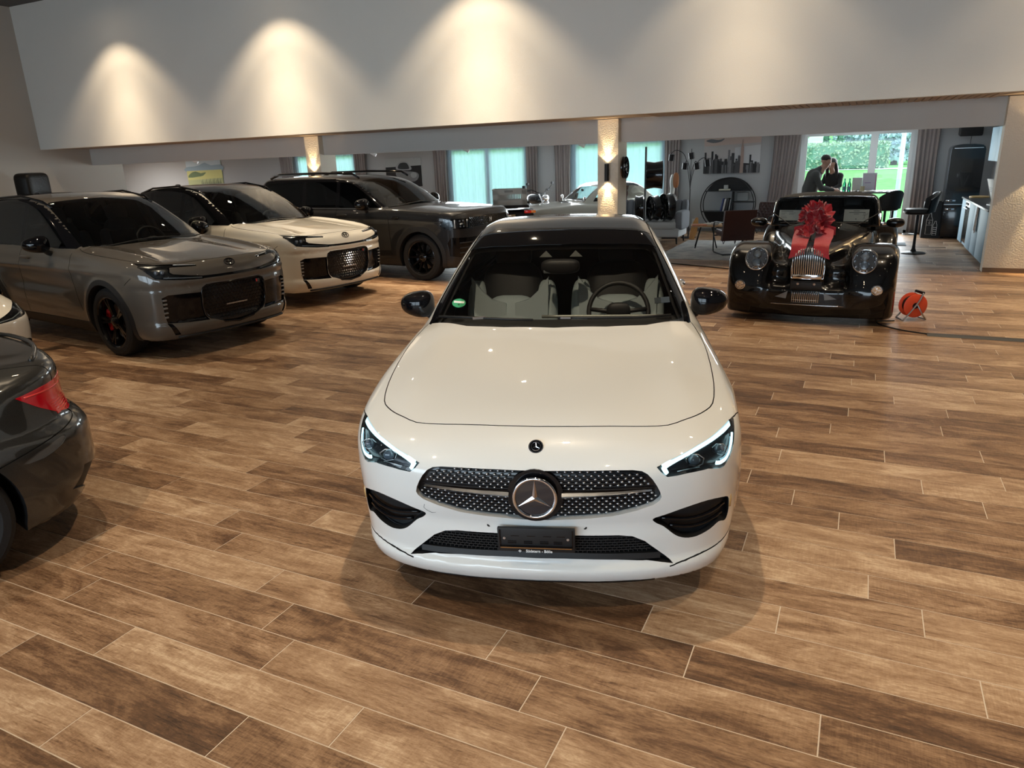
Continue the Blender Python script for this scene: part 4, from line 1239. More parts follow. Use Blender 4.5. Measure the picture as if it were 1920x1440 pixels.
S_RAV = dict(extra=_rav_extra, L=4.60, cab_x=(1.15, 4.58), xmid=2.8, tumble=0.34, zbelt=1.05, kl=0.05, kt=0.06, kc=0.08, ku=0.03, cpow=3.0, ccrown=0.03, bowf=0.30, bowr=0.12,
    zt=[(-.1, .90), (0, .935), (.08, .965), (.2, .995), (.45, 1.035), (.8, 1.07), (1.2, 1.10), (1.5, 1.115), (2, 1.10), (3.4, 1.11), (4.3, 1.13), (4.7, 1.1)],
    crown=[(0, .05), (.4, .06), (1.0, .055), (2, .06), (4.6, .06)],
    w=[(-.1, .84), (0, .86), (.3, .90), (.6, .92), (.93, .93), (1.4, .915), (2.2, .915), (3, .92), (3.62, .935), (4.2, .91), (4.6, .84)],
    sec=[(.05, -.14), (.2, -.07), (.32, -.025), (.5, -.005), (.65, 0), (.8, -.004), (.92, -.02), (1.0, -.045), (1.1, -.09), (1.6, -.4)],
    pf=[(.05, .20), (.2, .11), (.27, .06), (.36, .03), (.5, .01), (.62, .0), (.75, .0), (.82, .012), (.88, .03), (.95, .075), (1.05, .2), (1.6, .9)],
    qf=[(0, 0), (.25, .008), (.45, .035), (.6, .07), (.72, .13), (.8, .20), (.86, .31), (.91, .47), (1.0, .9)],
    pr=[(.05, .25), (.25, .05), (.5, 0), (.8, 0.01), (1.1, .06), (1.6, .3)],
    qr=[(0, 0), (.3, .015), (.6, .05), (.75, .11), (.85, .22), (.92, .45), (1.0, .9)],
    zb=[(-.1, .21), (1, .20), (4.8, .24)],
    ct=[(.8, .80), (1.15, .985), (1.40, 1.112), (1.7, 1.275), (2.0, 1.425), (2.2, 1.515), (2.4, 1.585), (2.7, 1.640), (3.1, 1.662), (3.6, 1.645), (4.0, 1.60), (4.25, 1.54), (4.4, 1.42), (4.6, 1.1)],
    cw=[(.8, .62), (1.2, .74), (1.6, .82), (2.2, .85), (3.4, .845), (4.1, .81), (4.7, .74)],
    arches=((.93, .36, .40, .015, .06), (3.62, .36, .40, .015, .06)))
# ---------------------------------------------------------------- two look-alike crossovers, one taupe grey, one pearl white with a black roof
def cabin(T, x, w, zd, zs, m_seat, m_dash, sw_side=-1):
    """dashboard, steering wheel and front seats seen through a windscreen whose base is at x"""
    dash = G()
    dash.grid(lambda u, v: (x + .10 * (2 * u - 1) ** 2 + .55 * v, w * (2 * u - 1), zd + .03 * math.sin(min(v * 1.2, 1) * PI) - .2 * max(v - .8, 0) / .2), 16, 8)
    dash.build('dashboard', m_dash, T, 3.14)
    for y in (.38, -.38): seat(T, x + .98, y, zs, m_seat, m_seat, .54)
    steering_wheel(T, x + .68, sw_side * .38, zd + .01)
    G().box((x + .62, 0, zd + .10), (.03, .30, .17), (0, .2, 0), .01).build('centre_screen', M_GLOSSBLK, T)

def build_rav(pose, label, P, roof_mat, pillar_mat):
    T = thing('crossover', (pose[0], pose[1], 0), pose[2], label, 'car')
    B = Body(S_RAV, (-0.1, -1.04, 0.1), (4.7, 1.04, 1.78), 0.038)
    fr = lambda c, n: c.x < 0.85
    lamp_p = [(.80, 1.000), (.715, .984), (.59, .974), (.46, .964), (.37, .956), (.37, .936), (.46, .940), (.60, .948), (.628, .946), (.648, .905), (.625, .884), (.50, .860), (.35, .838), (.35, .805), (.52, .815), (.70, .836), (.776, .850), (.81, .905), (.835, .965)]
    grille = half([(0, .735), (.20, .737), (.33, .737), (.375, .715), (.39, .68), (.392, .52), (.37, .43), (.33, .385), (.18, .325), (0, .30)])
    side_p = [(.396, .672), (.55, .679), (.705, .682), (.757, .655), (.755, .56), (.75, .475), (.735, .395), (.55, .382), (.345, .372), (.38, .43), (.398, .52)]
    B.region('band', half([(0, .830), (.2, .832), (.36, .838), (.36, .810), (.2, .806), (0, .804)]), 'x', fr, mirror=False)
    B.region('lamp', lamp_p, 'x', fr, only=('paint',))
    B.region('grille', grille, 'x', fr, mirror=False)
    B.region('side_black', side_p, 'x', fr)
    B.region('notch', [(.742, .394), (.705, .388), (.640, .265), (.690, .265)], 'x', fr)
    B.region('windscreen', half_top([(1.375, 0), (1.385, .26), (1.45, .48), (1.60, .715), (1.80, .695), (2.1, .655), (2.42, .615), (2.49, .56), (2.47, .3), (2.455, 0)]), 'z', lambda c, n: n.z > .05 and c.z > 1.0, mirror=False)
    side_sel = lambda c, n: abs(c.y) > .5
    B.region('win_front', smooth_poly([(1.78, 1.125), (2.0, 1.27), (2.25, 1.405), (2.45, 1.50), (2.72, 1.555), (2.72, 1.115), (2.2, 1.11)], 1), 'y', side_sel)
    B.region('win_rear', [(2.80, 1.115), (2.80, 1.56), (3.2, 1.575), (3.6, 1.56), (3.62, 1.14), (3.3, 1.12)], 'y', side_sel)
    B.region('win_quarter', [(3.70, 1.15), (3.70, 1.555), (3.95, 1.53), (4.15, 1.46), (4.22, 1.28), (4.1, 1.20)], 'y', side_sel)
    B.region('pillars', [(1.45, 1.09), (1.9, 1.30), (2.3, 1.50), (2.6, 1.60), (3.2, 1.64), (4.2, 1.60), (4.42, 1.4), (4.45, 1.16), (3.4, 1.10), (2.3, 1.095), (1.7, 1.10)], 'y', lambda c, n: abs(c.y) > .45 and n.z < .85 and c.z > 1.09)
    B.region('roof', half_top([(2.44, 0), (2.44, .62), (3, .64), (4.3, .62), (4.36, 0)]), 'z', lambda c, n: c.z > 1.5, mirror=False)
    for cx in (.93, 3.62):
        B.region('cladding', arch_poly(cx, .455, z0=.10, cz=.37), 'y', lambda c, n: abs(c.y) > .6)
        B.region('arch', arch_poly(cx, .405, z0=.0, cz=.365), 'y', lambda c, n: abs(c.y) > .6, only=('paint', 'cladding'))
    B.region('cladding', [(1.3, .12), (1.3, .33), (3.3, .33), (3.3, .12)], 'y', lambda c, n: abs(c.y) > .6)
    B.region('rear_window', [(-.6, 1.2), (-.5, 1.52), (.5, 1.52), (.6, 1.2)], 'x', lambda c, n: c.x > 4.0, mirror=False)
    he = smooth_line([(.135, 0), (.138, .20), (.150, .38), (.18, .55), (.25, .668), (.42, .75), (.593, .786), (1.0, .822), (1.40, .80), (1.60, .745)], 3)
    B.region('gap', strip(he, .008), 'z', lambda c, n: c.z > .86 and n.z > .1)
    for ln in ([(1.47, .45), (1.56, .75), (1.62, 1.06)], [(2.76, .34), (2.76, 1.10)], [(3.2, .60), (3.35, .8), (3.62, 1.0), (3.66, 1.1)]):
        B.region('gap', strip(smooth_line(ln, 4), .008), 'y', lambda c, n: abs(c.y) > .7)
    B.region('gap', strip(smooth_line([(.42, .86), (.48, .82), (.52, .79)], 3), .006), 'y', lambda c, n: c.x < .6 and abs(c.y) > .75)
    B.finish()
    B.part('paint', 'body_shell', P, T)
    B.part('roof', 'roof', roof_mat, T)
    B.part('pillars', 'pillar_trim', pillar_mat, T)
    B.part('gap', 'panel_gap', M_BLACKGAP, T, .006)['kind'] = 'stuff'
    B.part('windscreen', 'windscreen', M_WSCREEN, T)
    for r, m in (('win_front', M_SIDEGL), ('win_rear', M_PRIVACY), ('win_quarter', M_PRIVACY)):
        for s in (-1, 1): B.part(r, 'side_window', m, T, side=lambda c, s=s: c[1] * s > 0)
    B.part('rear_window', 'rear_window', M_PRIVACY, T)
    for s in (-1, 1):
        B.part('cladding', 'arch_cladding', M_BLKPLAST, T, -.006, side=lambda c, s=s: c[1] * s > 0)
        [B.part('arch', 'wheel_arch_liner', M_BLKPLAST, T, .32, (0, -1, 0), side=lambda c, s=s, fb=fb: c[1] * s > 0 and (c[0] > 2) == bool(fb)) for fb in (0, 1)]
    B.lining(('paint', 'pillars', 'roof'), 'interior_lining', M_DARKIN, T, .04)
    B.part('band', 'nose_band', M_GLOSSBLK, T, .012, (1, 0, 0))
    gr = B.part('grille', 'grille', mat('grille_black', (0.008, 0.008, 0.010), 0.3, 0, 0.3), T, .03, (1, 0, 0), wall_mat=M_GLOSSBLK)
    rim = G().tube([((B.front_x(a * .99, b) or 0) + .004, a * .99, b) for a, b in grille], .010, 6, True); rim.build('grille_frame', M_GLOSSBLK, gr, 3.14)
    hx = G()
    for i in range(11):
        z = .70 - i * .034
        for j in range(-9, 10):
            y = (j + (.5 if i % 2 else 0)) * .042
            if not in_poly(y, z, [(a * .95, .52 + (b - .52) * .93) for a, b in grille]): continue
            x = B.front_x(y, z) + .012
            for k in range(3):
                a0 = PI / 6 + k * PI / 3; a1 = a0 + PI / 3
                hx.tube([(x, y + .0235 * math.cos(a0), z + .022 * math.sin(a0)), (x, y + .0235 * math.cos(a1), z + .022 * math.sin(a1))], .0035, 4, cap=False)
    o = hx.build('grille_mesh', M_GLOSSBLK, gr, None); o['kind'] = 'stuff'
    G().box((B.front_x(0, .50) + .004, 0, .50), (.006, .26, .012)).build('plate_strip', M_SATIN, gr, None)
    G().box((B.front_x(-.30, .70) + .006, -.30, .695), (.006, .05, .035)).build('sport_badge', mat('dark_badge', (0.06, 0.06, 0.06), 0.3), gr, None)
    G().box((B.front_x(-.28, .70) + .002, -.282, .695), (.004, .014, .030)).build('sport_badge_red', mat('red_badge', (0.55, 0.03, 0.03), 0.4), gr, None)
    for s in (-1, 1):
        sd = lambda c, s=s: c[1] * s > 0
        si = B.part('side_black', 'bumper_trim', M_GLOSSBLK, T, .022, (1, 0, 0), side=sd)
        for zz in (.63, .59, .55, .50, .455):
            x = B.front_x(.735, zz); G().box((x + .016, s * .728, zz), (.02, .05, .020), None, .004).build('fog_led', mat('led_cell', (0.30, 0.31, 0.32), 0.15, 0.5), si)
        B.part('notch', 'bumper_notch', M_GLOSSBLK, T, .014, (1, 0, 0), side=sd)
        h = B.part('lamp', 'headlight', mat('headlamp_black', (0.010, 0.010, 0.012), 0.25, 0, 0.3), T, .03, (1, 0, 0), side=sd)
        def bar(line, r, nm, m):
            G().tube([(B.front_x(y, z) + .008, s * y, z) for y, z in line], r, 6).build(nm, m, h, 3.14)
        Mg = mat('lamp_light_guide', (0.62, 0.64, 0.66), 0.15, 0.2, 0.6)
        bar([(.37 + .04 * q, .9475 + .0035 * q) for q in range(6)], .006, 'light_guide', Mg)
        bar([(.36 + .05 * q, .822 + .0045 * q) for q in range(8)], .007, 'light_guide', Mg)
        for yy in (.70, .745):
            x = B.front_x(yy, .905) + .02
            G().ell((x, s * yy, .905), (.025, .020, .024), (.8, .6)).build('projector', mat('projector_lens', (0.10, 0.12, 0.15), 0.05, 0, 1.0), h, 3.14)
        B.part('lamp', 'lamp_lens', M_LENS, T, side=sd).parent = h
        mirror(T, 2.00, s * 1.005, 1.155, M_GLOSSBLK, M_BLKPLAST, .11, .125, .088)
        for hx_ in (2.62, 3.5): 
            y = B.side_y(hx_, .99, s)
            G().ell((hx_, y + s * .012, .985), (.12, .018, .02), (.8, .8)).build('door_handle', P, T, 3.14)
        G().tube([(2.35, s * .605, B.top_z(2.35, .60) - .0), (2.5, s * .612, B.top_z(2.5, .60) + .016), (3.0, s * .62, B.top_z(3, .60) + .020), (3.7, s * .615, B.top_z(3.7, .60) + .020), (4.1, s * .60, B.top_z(4.1, .60) + .005)], .014, 8).build('roof_rail', M_GLOSSBLK, T, 3.14)
        for wx in (.93, 3.62): wheel(T, wx, s * .915, .366, .235, .272, 5, True, M_RIMBLK, M_CALRED)
    # round nose badge: two crossed ovals in a ring
    bx, bz = B.front_x(0, .93), .935
    bd = G()
    def oval(a, b, cz, r): bd.tube([(0, a * math.cos(t), cz + b * math.sin(t)) for t in np.linspace(0, 2 * PI, 33)[:-1]], r, 6, True)
    oval(.060, .040, 0, .0045); oval(.022, .036, -.002, .004); oval(.040, .016, .015, .004)
    bd.build('nose_badge', M_GLOSSBLK, T, 3.14, (bx - .004, 0, bz), (0, .55, 0))
    cabin(T, 1.42, .72, 1.04, .62, mat('dark_cloth', (0.03, 0.03, 0.031), 0.8), mat('dash_top', (0.020, 0.020, 0.021), 0.6))
    G().tube([(B.front_x(y, .25, -.2) - .002 if B.front_x(y, .25, -.2) else .15, y, .238) for y in np.linspace(-.66, .66, 15)], .012, 6).build('chin_strip', M_BLKPLAST, T, 3.14)
    for yy, xx in ((.30, 1.43), (-.30, 1.43)):
        pts = [(xx + .02 * abs(t), yy + t, B.top_z(xx + .02 * abs(t), yy + t) + .015) for t in np.linspace(-.32, .30, 8)]
        G().tube(pts, .007, 6).build('wiper', M_BLKPLAST, T, 3.14)
    G().ell((4.0, 0, B.top_z(4.0, 0) + .03), (.09, .012, .035), (.8, .8)).build('shark_fin', M_GLOSSBLK, T, 3.14)
    return T
P_TAUPE = paint('taupe_grey_paint', (0.098, 0.086, 0.073), 0.0, 0.35)
P_PEARL = paint('pearl_white_paint', (0.74, 0.70, 0.61), 0.0, 0.32)
RAV1 = build_rav((-6.0, 5.628, 3.0), 'taupe grey crossover with black mesh grille and black wheels, red brake calipers', P_TAUPE, P_TAUPE, M_GLOSSBLK)
RAV2 = copy_tree(RAV1)
RAV2.location = (-6.534, 8.287, 0); RAV2.rotation_euler = (0, 0, 2.984)
RAV2['label'] = 'pearl white crossover with black roof and black mesh grille'
for ch in RAV2.children_recursive:
    if ch.data is not None and any(q == P_TAUPE for q in ch.data.materials):
        ch.data = ch.data.copy()
        for i, q in enumerate(ch.data.materials):
            if q == P_TAUPE: ch.data.materials[i] = M_GLOSSBLK if ch.name.startswith('roof') else P_PEARL
S_SUV = dict(L=4.83, cab_x=(1.25, 4.80), xmid=3.0, tumble=0.25, zbelt=1.10, kl=0.05, kt=0.05, kc=0.07, ku=0.03, cpow=4.0, ccrown=0.025, bowf=0.22, bowr=0.08,
    zt=[(-.1, 1.04), (0, 1.06), (.08, 1.085), (.3, 1.12), (.8, 1.155), (1.3, 1.185), (1.6, 1.19), (2, 1.15), (4.9, 1.15)],
    crown=[(0, .03), (.4, .035), (1.5, .04), (4.8, .04)],
    w=[(-.1, .90), (0, .905), (.3, .93), (.9, .945), (1.4, .935), (3, .935), (3.7, .95), (4.4, .93), (4.83, .88)],
    sec=[(.05, -.12), (.2, -.06), (.35, -.015), (.5, 0), (.9, 0), (1.02, -.01), (1.12, -.035), (1.25, -.09), (1.7, -.3)],
    pf=[(.05, .26), (.22, .17), (.32, .13), (.45, .11), (.6, .10), (.85, .10), (.98, .112), (1.06, .15), (1.15, .26), (1.7, .9)],
    qf=[(0, 0), (.4, .012), (.6, .035), (.74, .075), (.83, .14), (.89, .24), (.94, .42), (1.0, .8)],
    pr=[(.05, .2), (.25, .03), (.5, 0), (1.1, .02), (1.7, .2)],
    qr=[(0, 0), (.5, .02), (.75, .06), (.87, .16), (.94, .4), (1.0, .8)],
    zb=[(-.1, .22), (4.9, .24)],
    ct=[(.9, .80), (1.25, 1.02), (1.52, 1.20), (1.8, 1.38), (2.05, 1.52), (2.25, 1.605), (2.5, 1.665), (2.9, 1.70), (3.5, 1.71), (4.3, 1.70), (4.6, 1.67), (4.74, 1.55), (4.85, 1.1)],
    cw=[(.9, .72), (1.3, .80), (1.7, .86), (2.4, .88), (4.2, .875), (4.85, .83)],
    arches=((.90, .37, .43, .012, .06), (3.71, .37, .43, .012, .06)))
# ---------------------------------------------------------------- boxy dark grey sport utility
def build_suv():
    T = thing('boxy_suv', (-5.498, 10.903, 0), 3.060, 'boxy dark grey sport utility car with roof rails and black wheels', 'car')
    P = paint('dark_grey_paint', (0.011, 0.0112, 0.0125), 0.2, 0.35, 0.65)
    B = Body(S_SUV, (-0.05, -1.06, 0.1), (4.95, 1.06, 1.80), 0.042)
    fr = lambda c, n: c.x < 0.8
    side_sel = lambda c, n: abs(c.y) > .5
    B.region('lamp', [(.905, 1.005), (.60, 1.0), (.60, .845), (.90, .835), (.928, .90)], 'x', fr)
    B.region('grille', half([(0, 1.02), (.595, 1.0), (.595, .855), (0, .855)]), 'x', fr, mirror=False)
    B.region('mask', half([(0, .70), (.62, .70), (.88, .71), (.90, .62), (.885, .42), (.60, .36), (0, .36)]), 'x', fr, mirror=False)
    B.region('windscreen', half_top([(1.50, 0), (1.51, .4), (1.60, .78), (1.9, .755), (2.2, .735), (2.38, .70), (2.37, .4), (2.36, 0)]), 'z', lambda c, n: n.z > .05 and c.z > 1.1, mirror=False)
    B.region('win_front', [(1.80, 1.185), (2.02, 1.36), (2.25, 1.50), (2.42, 1.575), (2.66, 1.60), (2.66, 1.18)], 'y', side_sel)
    B.region('win_rear', [(2.74, 1.18), (2.74, 1.605), (3.48, 1.61), (3.46, 1.195)], 'y', side_sel)
    B.region('win_quarter', [(3.56, 1.195), (3.56, 1.61), (4.45, 1.605), (4.55, 1.5), (4.55, 1.21)], 'y', side_sel)
    B.region('pillars', [(1.55, 1.17), (2.0, 1.45), (2.3, 1.60), (2.7, 1.655), (4.5, 1.65), (4.66, 1.5), (4.68, 1.2), (3.4, 1.17), (2.3, 1.165)], 'y', lambda c, n: abs(c.y) > .5 and n.z < .8 and c.z > 1.165)
    for cx in (.90, 3.71):
        B.region('cladding', arch_poly(cx, .50, z0=.10, cz=.385), 'y', lambda c, n: abs(c.y) > .6)
        B.region('arch', arch_poly(cx, .43, z0=.0, cz=.375), 'y', lambda c, n: abs(c.y) > .6, only=('paint', 'cladding'))
    B.region('cladding', [(1.3, .12), (1.3, .36), (3.3, .36), (3.3, .12)], 'y', lambda c, n: abs(c.y) > .6)
    he = smooth_line([(.205, 0), (.21, .5), (.235, .74), (.32, .88), (.5, .905), (1.0, .905), (1.5, .89)], 3)
    B.region('gap', strip(he, .008), 'z', lambda c, n: c.z > .97)
    for ln in ([(1.50, .4), (1.53, 1.0), (1.62, 1.15)], [(2.70, .37), (2.70, 1.16)], [(3.3, .60), (3.52, 1.0), (3.52, 1.17)]):
        B.region('gap', strip(smooth_line(ln, 4), .008), 'y', lambda c, n: abs(c.y) > .7)
    B.region('belt', [(1.7, 1.148), (1.7, 1.163), (4.6, 1.178), (4.6, 1.163)], 'y', lambda c, n: abs(c.y) > .7)
    B.finish()
    B.part('paint', 'body_shell', P, T); B.part('pillars', 'pillar_trim', M_GLOSSBLK, T); B.part('gap', 'panel_gap', M_BLACKGAP, T, .006)['kind'] = 'stuff'
    B.part('windscreen', 'windscreen', M_WSCREEN, T)
    for r, m in (('win_front', M_SIDEGL), ('win_rear', M_PRIVACY), ('win_quarter', M_PRIVACY)):
        for s in (-1, 1): B.part(r, 'side_window', m, T, side=lambda c, s=s: c[1] * s > 0)
    gr = B.part('grille', 'grille', mat('grille_black', (0.008, 0.008, 0.010), 0.3, 0, 0.3), T, .02, (1, 0, 0))
    hx = G()
    for i in range(5):
        for j in range(-12, 13):
            y = (j + (.5 if i % 2 else 0)) * .046; z = .995 - i * .032
            if abs(y) > .57: continue
            x = B.front_x(y, z) + .006
            hx.box((x, y, z), (.014, .026, .018), (.78, 0, 0))
    o = hx.build('grille_mesh', M_RIMBLK, gr, None); o['kind'] = 'stuff'
    text_obj('nose_badge', 'H', .10, M_SATIN, gr, (B.front_x(0, .94) - .008, 0, .935), (PI / 2, 0, -PI / 2), 'CENTER', .004)
    mk = B.part('mask', 'bumper_mask', M_GLOSSBLK, T, .02, (1, 0, 0))
    for zz in (.62, .54, .46): G().tube([(B.front_x(y, zz) + .012, y, zz) for y in np.linspace(-.78, .78, 19)], .012, 6).build('bumper_bar', M_BLKPLAST, mk, 3.14)
    B.lining(('paint', 'pillars'), 'interior_lining', M_DARKIN, T, .04)
    Mg = mat('lamp_light_guide', (0.62, 0.64, 0.66), 0.15, 0.2, 0.6)
    for s in (-1, 1):
        sd = lambda c, s=s: c[1] * s > 0
        B.part('cladding', 'arch_cladding', M_BLKPLAST, T, -.008, side=sd); [B.part('arch', 'wheel_arch_liner', M_BLKPLAST, T, .32, (0, -1, 0), side=lambda c, s=s, fb=fb: c[1] * s > 0 and (c[0] > 2) == bool(fb)) for fb in (0, 1)]
        B.part('belt', 'belt_trim', M_SATIN, T, -.003, side=sd)
        h = B.part('lamp', 'headlight', mat('headlamp_black', (0.010, 0.010, 0.012), 0.25, 0, 0.3), T, .03, (1, 0, 0), side=sd)
        for yy in (.63, .83):
            x = B.front_x(yy, .92); G().box((x + .012, s * yy, .922), (.015, .024, .13), None, .004).build('light_guide', Mg, h)
        x = B.front_x(.73, .92); G().box((x + .012, s * .73, .922), (.015, .17, .022), (0, 0, s * .25), .004).build('light_guide', Mg, h)
        for yy, zz in ((.70, .965), (.76, .965), (.70, .88), (.76, .88)):
            G().ell((B.front_x(yy, zz) + .012, s * yy, zz), (.012, .022, .014), (.7, .7)).build('projector', mat('projector_lens', (0.10, 0.12, 0.15), 0.05, 0, 1.0), h, 3.14)
        B.part('lamp', 'lamp_lens', M_LENS, T, side=sd).parent = h
        mirror(T, 1.98, s * 1.03, 1.235, M_GLOSSBLK, M_BLKPLAST, .10, .125, .095)
        for hx_ in (2.55, 3.38):
            y = B.side_y(hx_, 1.06, s); G().ell((hx_, y + s * .012, 1.055), (.12, .018, .02), (.8, .8)).build('door_handle', P, T, 3.14)
        z0 = B.top_z(3, .66)
        G().tube([(2.30, s * .675, z0 - .02), (2.45, s * .68, z0 + .055), (3.2, s * .69, z0 + .075), (4.2, s * .68, z0 + .07), (4.45, s * .675, z0)], .020, 8).build('roof_rail', M_GLOSSBLK, T, 3.14)
        G().box((4.0, s * .69, z0 + .055), (.7, .03, .02)).build('rail_trim', M_SATIN, T, None)
        for wx in (.90, 3.71): wheel(T, wx, s * .935, .380, .245, .272, 10, False, M_RIMBLK, None, 0, .8)
    cabin(T, 1.55, .78, 1.10, .68, mat('dark_cloth', (0.03, 0.03, 0.031), 0.8), mat('dash_top', (0.020, 0.020, 0.021), 0.6))
    G().box((1.35, .955, 1.02), (.12, .02, .05), None, .008).build('fender_badge', M_GLOSSBLK, T)
    for yy in (.35, -.30):
        pts = [(1.545, yy + t, B.top_z(1.545, yy + t) + .015) for t in np.linspace(-.35, .30, 8)]
        G().tube(pts, .007, 6).build('wiper', M_BLKPLAST, T, 3.14)
    return T
build_suv()
# ---------------------------------------------------------------- black vintage-style roadster with its gift bow
def build_roadster():
    T = thing('vintage_roadster', (-0.467, 8.471, 0), 1.5417, 'black vintage-style roadster with chrome slat grille, round headlights and flowing wings', 'car')
    P = paint('deep_black_paint', (0.003, 0.003, 0.0034), 0.0, 0.25, 0.75)
    wt = spline([(-.2, .30), (0.0, .40), (.06, .60), (.15, .735), (.30, .805), (.55, .845), (.80, .82), (1.1, .70), (1.4, .52), (1.7, .36), (2.0, .30), (2.3, .33), (2.5, .52), (2.75, .76), (3.05, .85), (3.35, .83), (3.65, .66), (3.9, .40), (4.1, .25)])
    wo = spline([(-.2, .78), (0, .84), (.3, .885), (.9, .89), (1.5, .86), (2.2, .85), (2.8, .88), (3.4, .88), (3.9, .80)])
    bw = spline([(-.2, .17), (.08, .185), (.5, .27), (1.0, .40), (1.5, .545), (1.8, .60), (2.4, .62), (3.2, .60), (3.9, .5)])
    bt = spline([(-.2, .80), (.06, .84), (.3, .868), (.8, .905), (1.4, .965), (1.7, .99), (1.9, .93), (2.4, .88), (3.0, .86), (3.5, .72), (3.9, .50)])
    def f(x, y, z):
        a = np.abs(y)
        wing = smax(z - wt(x), np.abs(a - .64) - (wo(x) - .64), .13)
        wing = smax(wing, -.02 + .30 * np.abs(z - .45) ** 2 * 3 + .25 * np.maximum(a - .6, 0) ** 2 * 4 - x, .12)
        wing = smax(wing, x - 3.95, .1)
        inner = smax(z - np.minimum(wt(x), .66) + .02, a - .60, .1); inner = smax(inner, .16 - x, .1); inner = smax(inner, x - 3.7, .1)
        bon = smax(z - bt(x) + .10 * (a / bw(x)) ** 2.2, a - bw(x), .10)
        bon = smax(bon, .035 + .10 * (z - .6) ** 2 + .5 * a * a - x, .04); bon = smax(bon, x - 3.85, .1)
        ap = smax(z - (.40 + .25 * np.clip(x, 0, 1)), a - .84, .08)
        ap = smax(ap, -.005 + .16 * a * a + .5 * np.maximum(.2 - z, 0) - x, .06); ap = smax(ap, x - 1.2, .1)
        r = smin(smin(wing, inner, .10), smin(bon, ap, .06), .07)
        r = smax(r, .075 - z, .03)
        return smax(r, np.where(x > .95, .16, .0) - z, .02)
    B = Body(f, (-0.1, -1.0, 0.02), (4.1, 1.0, 1.08), 0.034)
    fr = lambda c, n: c.x < .4 and n.x < .3
    for cx in (.72, 3.15): B.region('arch', arch_poly(cx, .37, cz=.335), 'y', lambda c, n: abs(c.y) > .6)
    grille = half([(0, .875), (.06, .865), (.12, .815), (.155, .73), (.165, .62), (.16, .505), (0, .500)])
    B.region('grille', grille, 'x', fr, mirror=False)
    B.region('low_grille', [(-.15, .375), (.15, .375), (.145, .24), (-.145, .24)], 'x', fr, mirror=False)
    B.region('vent', [(.185, .365), (.20, .28), (.32, .295)], 'x', fr)
    B.finish()
    B.part('paint', 'body_shell', P, T)
    for s in (-1, 1):
        for fb in (0, 1): B.part('arch', 'wheel_arch_liner', M_BLKPLAST, T, .3, (0, -1, 0), side=lambda c, s=s, fb=fb: c[1] * s > 0 and (c[0] > 2) == bool(fb))
        B.part('vent', 'side_vent', mat('vent_mesh_grey', (0.22, 0.22, 0.22), 0.5, 0.6), T, .006, side=lambda c, s=s: c[1] * s > 0)
    gr = B.part('grille', 'grille', mat('grille_black', (0.008, 0.008, 0.010), 0.3), T, .03, (1, 0, 0), wall_mat=M_CHROME)
    nb = 15
    for i in range(nb):
        y = -.145 + .29 * i / (nb - 1)
        ztop = .872 - 2.6 * abs(y) ** 2 - (.05 if abs(y) > .11 else 0)
        zz = np.linspace(.512, max(ztop, .6), 9)
        pts = [((B.front_x(y, z) or .06) - .006 - .012 * math.sin((z - .5) / .38 * PI), y * (1 + .10 * math.sin((z - .5) / .38 * PI)), z) for z in zz]
        G().tube(pts, .0065, 8).build('grille_slat', M_CHROME, gr, 3.14)
    rim = [((B.front_x(a * 1.02, b) or .06) - .004, a * 1.02, b) for a, b in grille[:7]] ; rim = rim + [(p[0], -p[1], p[2]) for p in rim[-2::-1]][:-0 or None]
    G().tube([((B.front_x(a * 1.03, b) or .06) - .006, a * 1.03, b) for a, b in grille], .009, 8, True).build('grille_surround', M_CHROME, gr, 3.14)
    G().box(((B.front_x(0, .53) or .05) - .012, 0, .527), (.012, .30, .045), None, .003).build('grille_base_bar', M_CHROME, gr)
    lg = B.part('low_grille', 'lower_grille', mat('grille_black', (0.008, 0.008, 0.010), 0.3), T, .03, (1, 0, 0))
    for i in range(14):
        y = -.135 + .27 * i / 13
        G().tube([((B.front_x(y, z) or .02) - .003, y, z) for z in np.linspace(.245, .37, 6)], .0048, 6).build('grille_slat', M_CHROME, lg, 3.14)
    G().tube([((B.front_x(y, .272) or .02) - .006, y, .272) for y in np.linspace(-.14, .14, 7)], .003, 6).build('grille_crossbar', M_SATIN, lg, 3.14)
    pl = G().box((-.014, 0, .435), (.014, .32, .095), None, .004).build('plate_carrier', M_BLKPLAST, T)
    for y in (-.085, .085): G().cyl((-.02, y, .455), (-.028, y, .455), .013, n=16).build('plate_stud', M_CHROME, pl)
    f2 = G()
    for zz in (.475, .40): f2.box((-.022, 0, zz), (.004, .30, .004))
    f2.build('plate_frame', M_GLOSSBLK, pl, None)
    # headlights with their cluster, and round indicators
    for s in (-1, 1):
        cy, cz = s * .555, .668
        x0 = (B.front_x(abs(cy), cz) or .12)
        tilt = .42
        h = thing_part = bpy.data.objects.new('headlight', None)
        hd = G().ell((0, 0, 0), (.12, .150, .165), (1, 1), 32, 18); hd.V = [(max(v[0], -.080), v[1], v[2]) for v in hd.V]; ho = hd.build('headlight', P, T, 3.14, (x0 + .085, cy, cz), (0, tilt, 0))
        bpy.data.objects.remove(thing_part)
        G().tube([(-.084, .116 * math.cos(t), .128 * math.sin(t)) for t in np.linspace(0, 2 * PI, 49)[:-1]], .012, 8, True).build('headlight_ring', M_CHROME, ho, 3.14)
        bowl = G().lathe([(.114, -.082), (.105, -.0815), (.06, -.0812), (.001, -.081)], 40, (0, 0, 0), 'x'); bowl.build('reflector', M_CHROME, ho, 0.8)
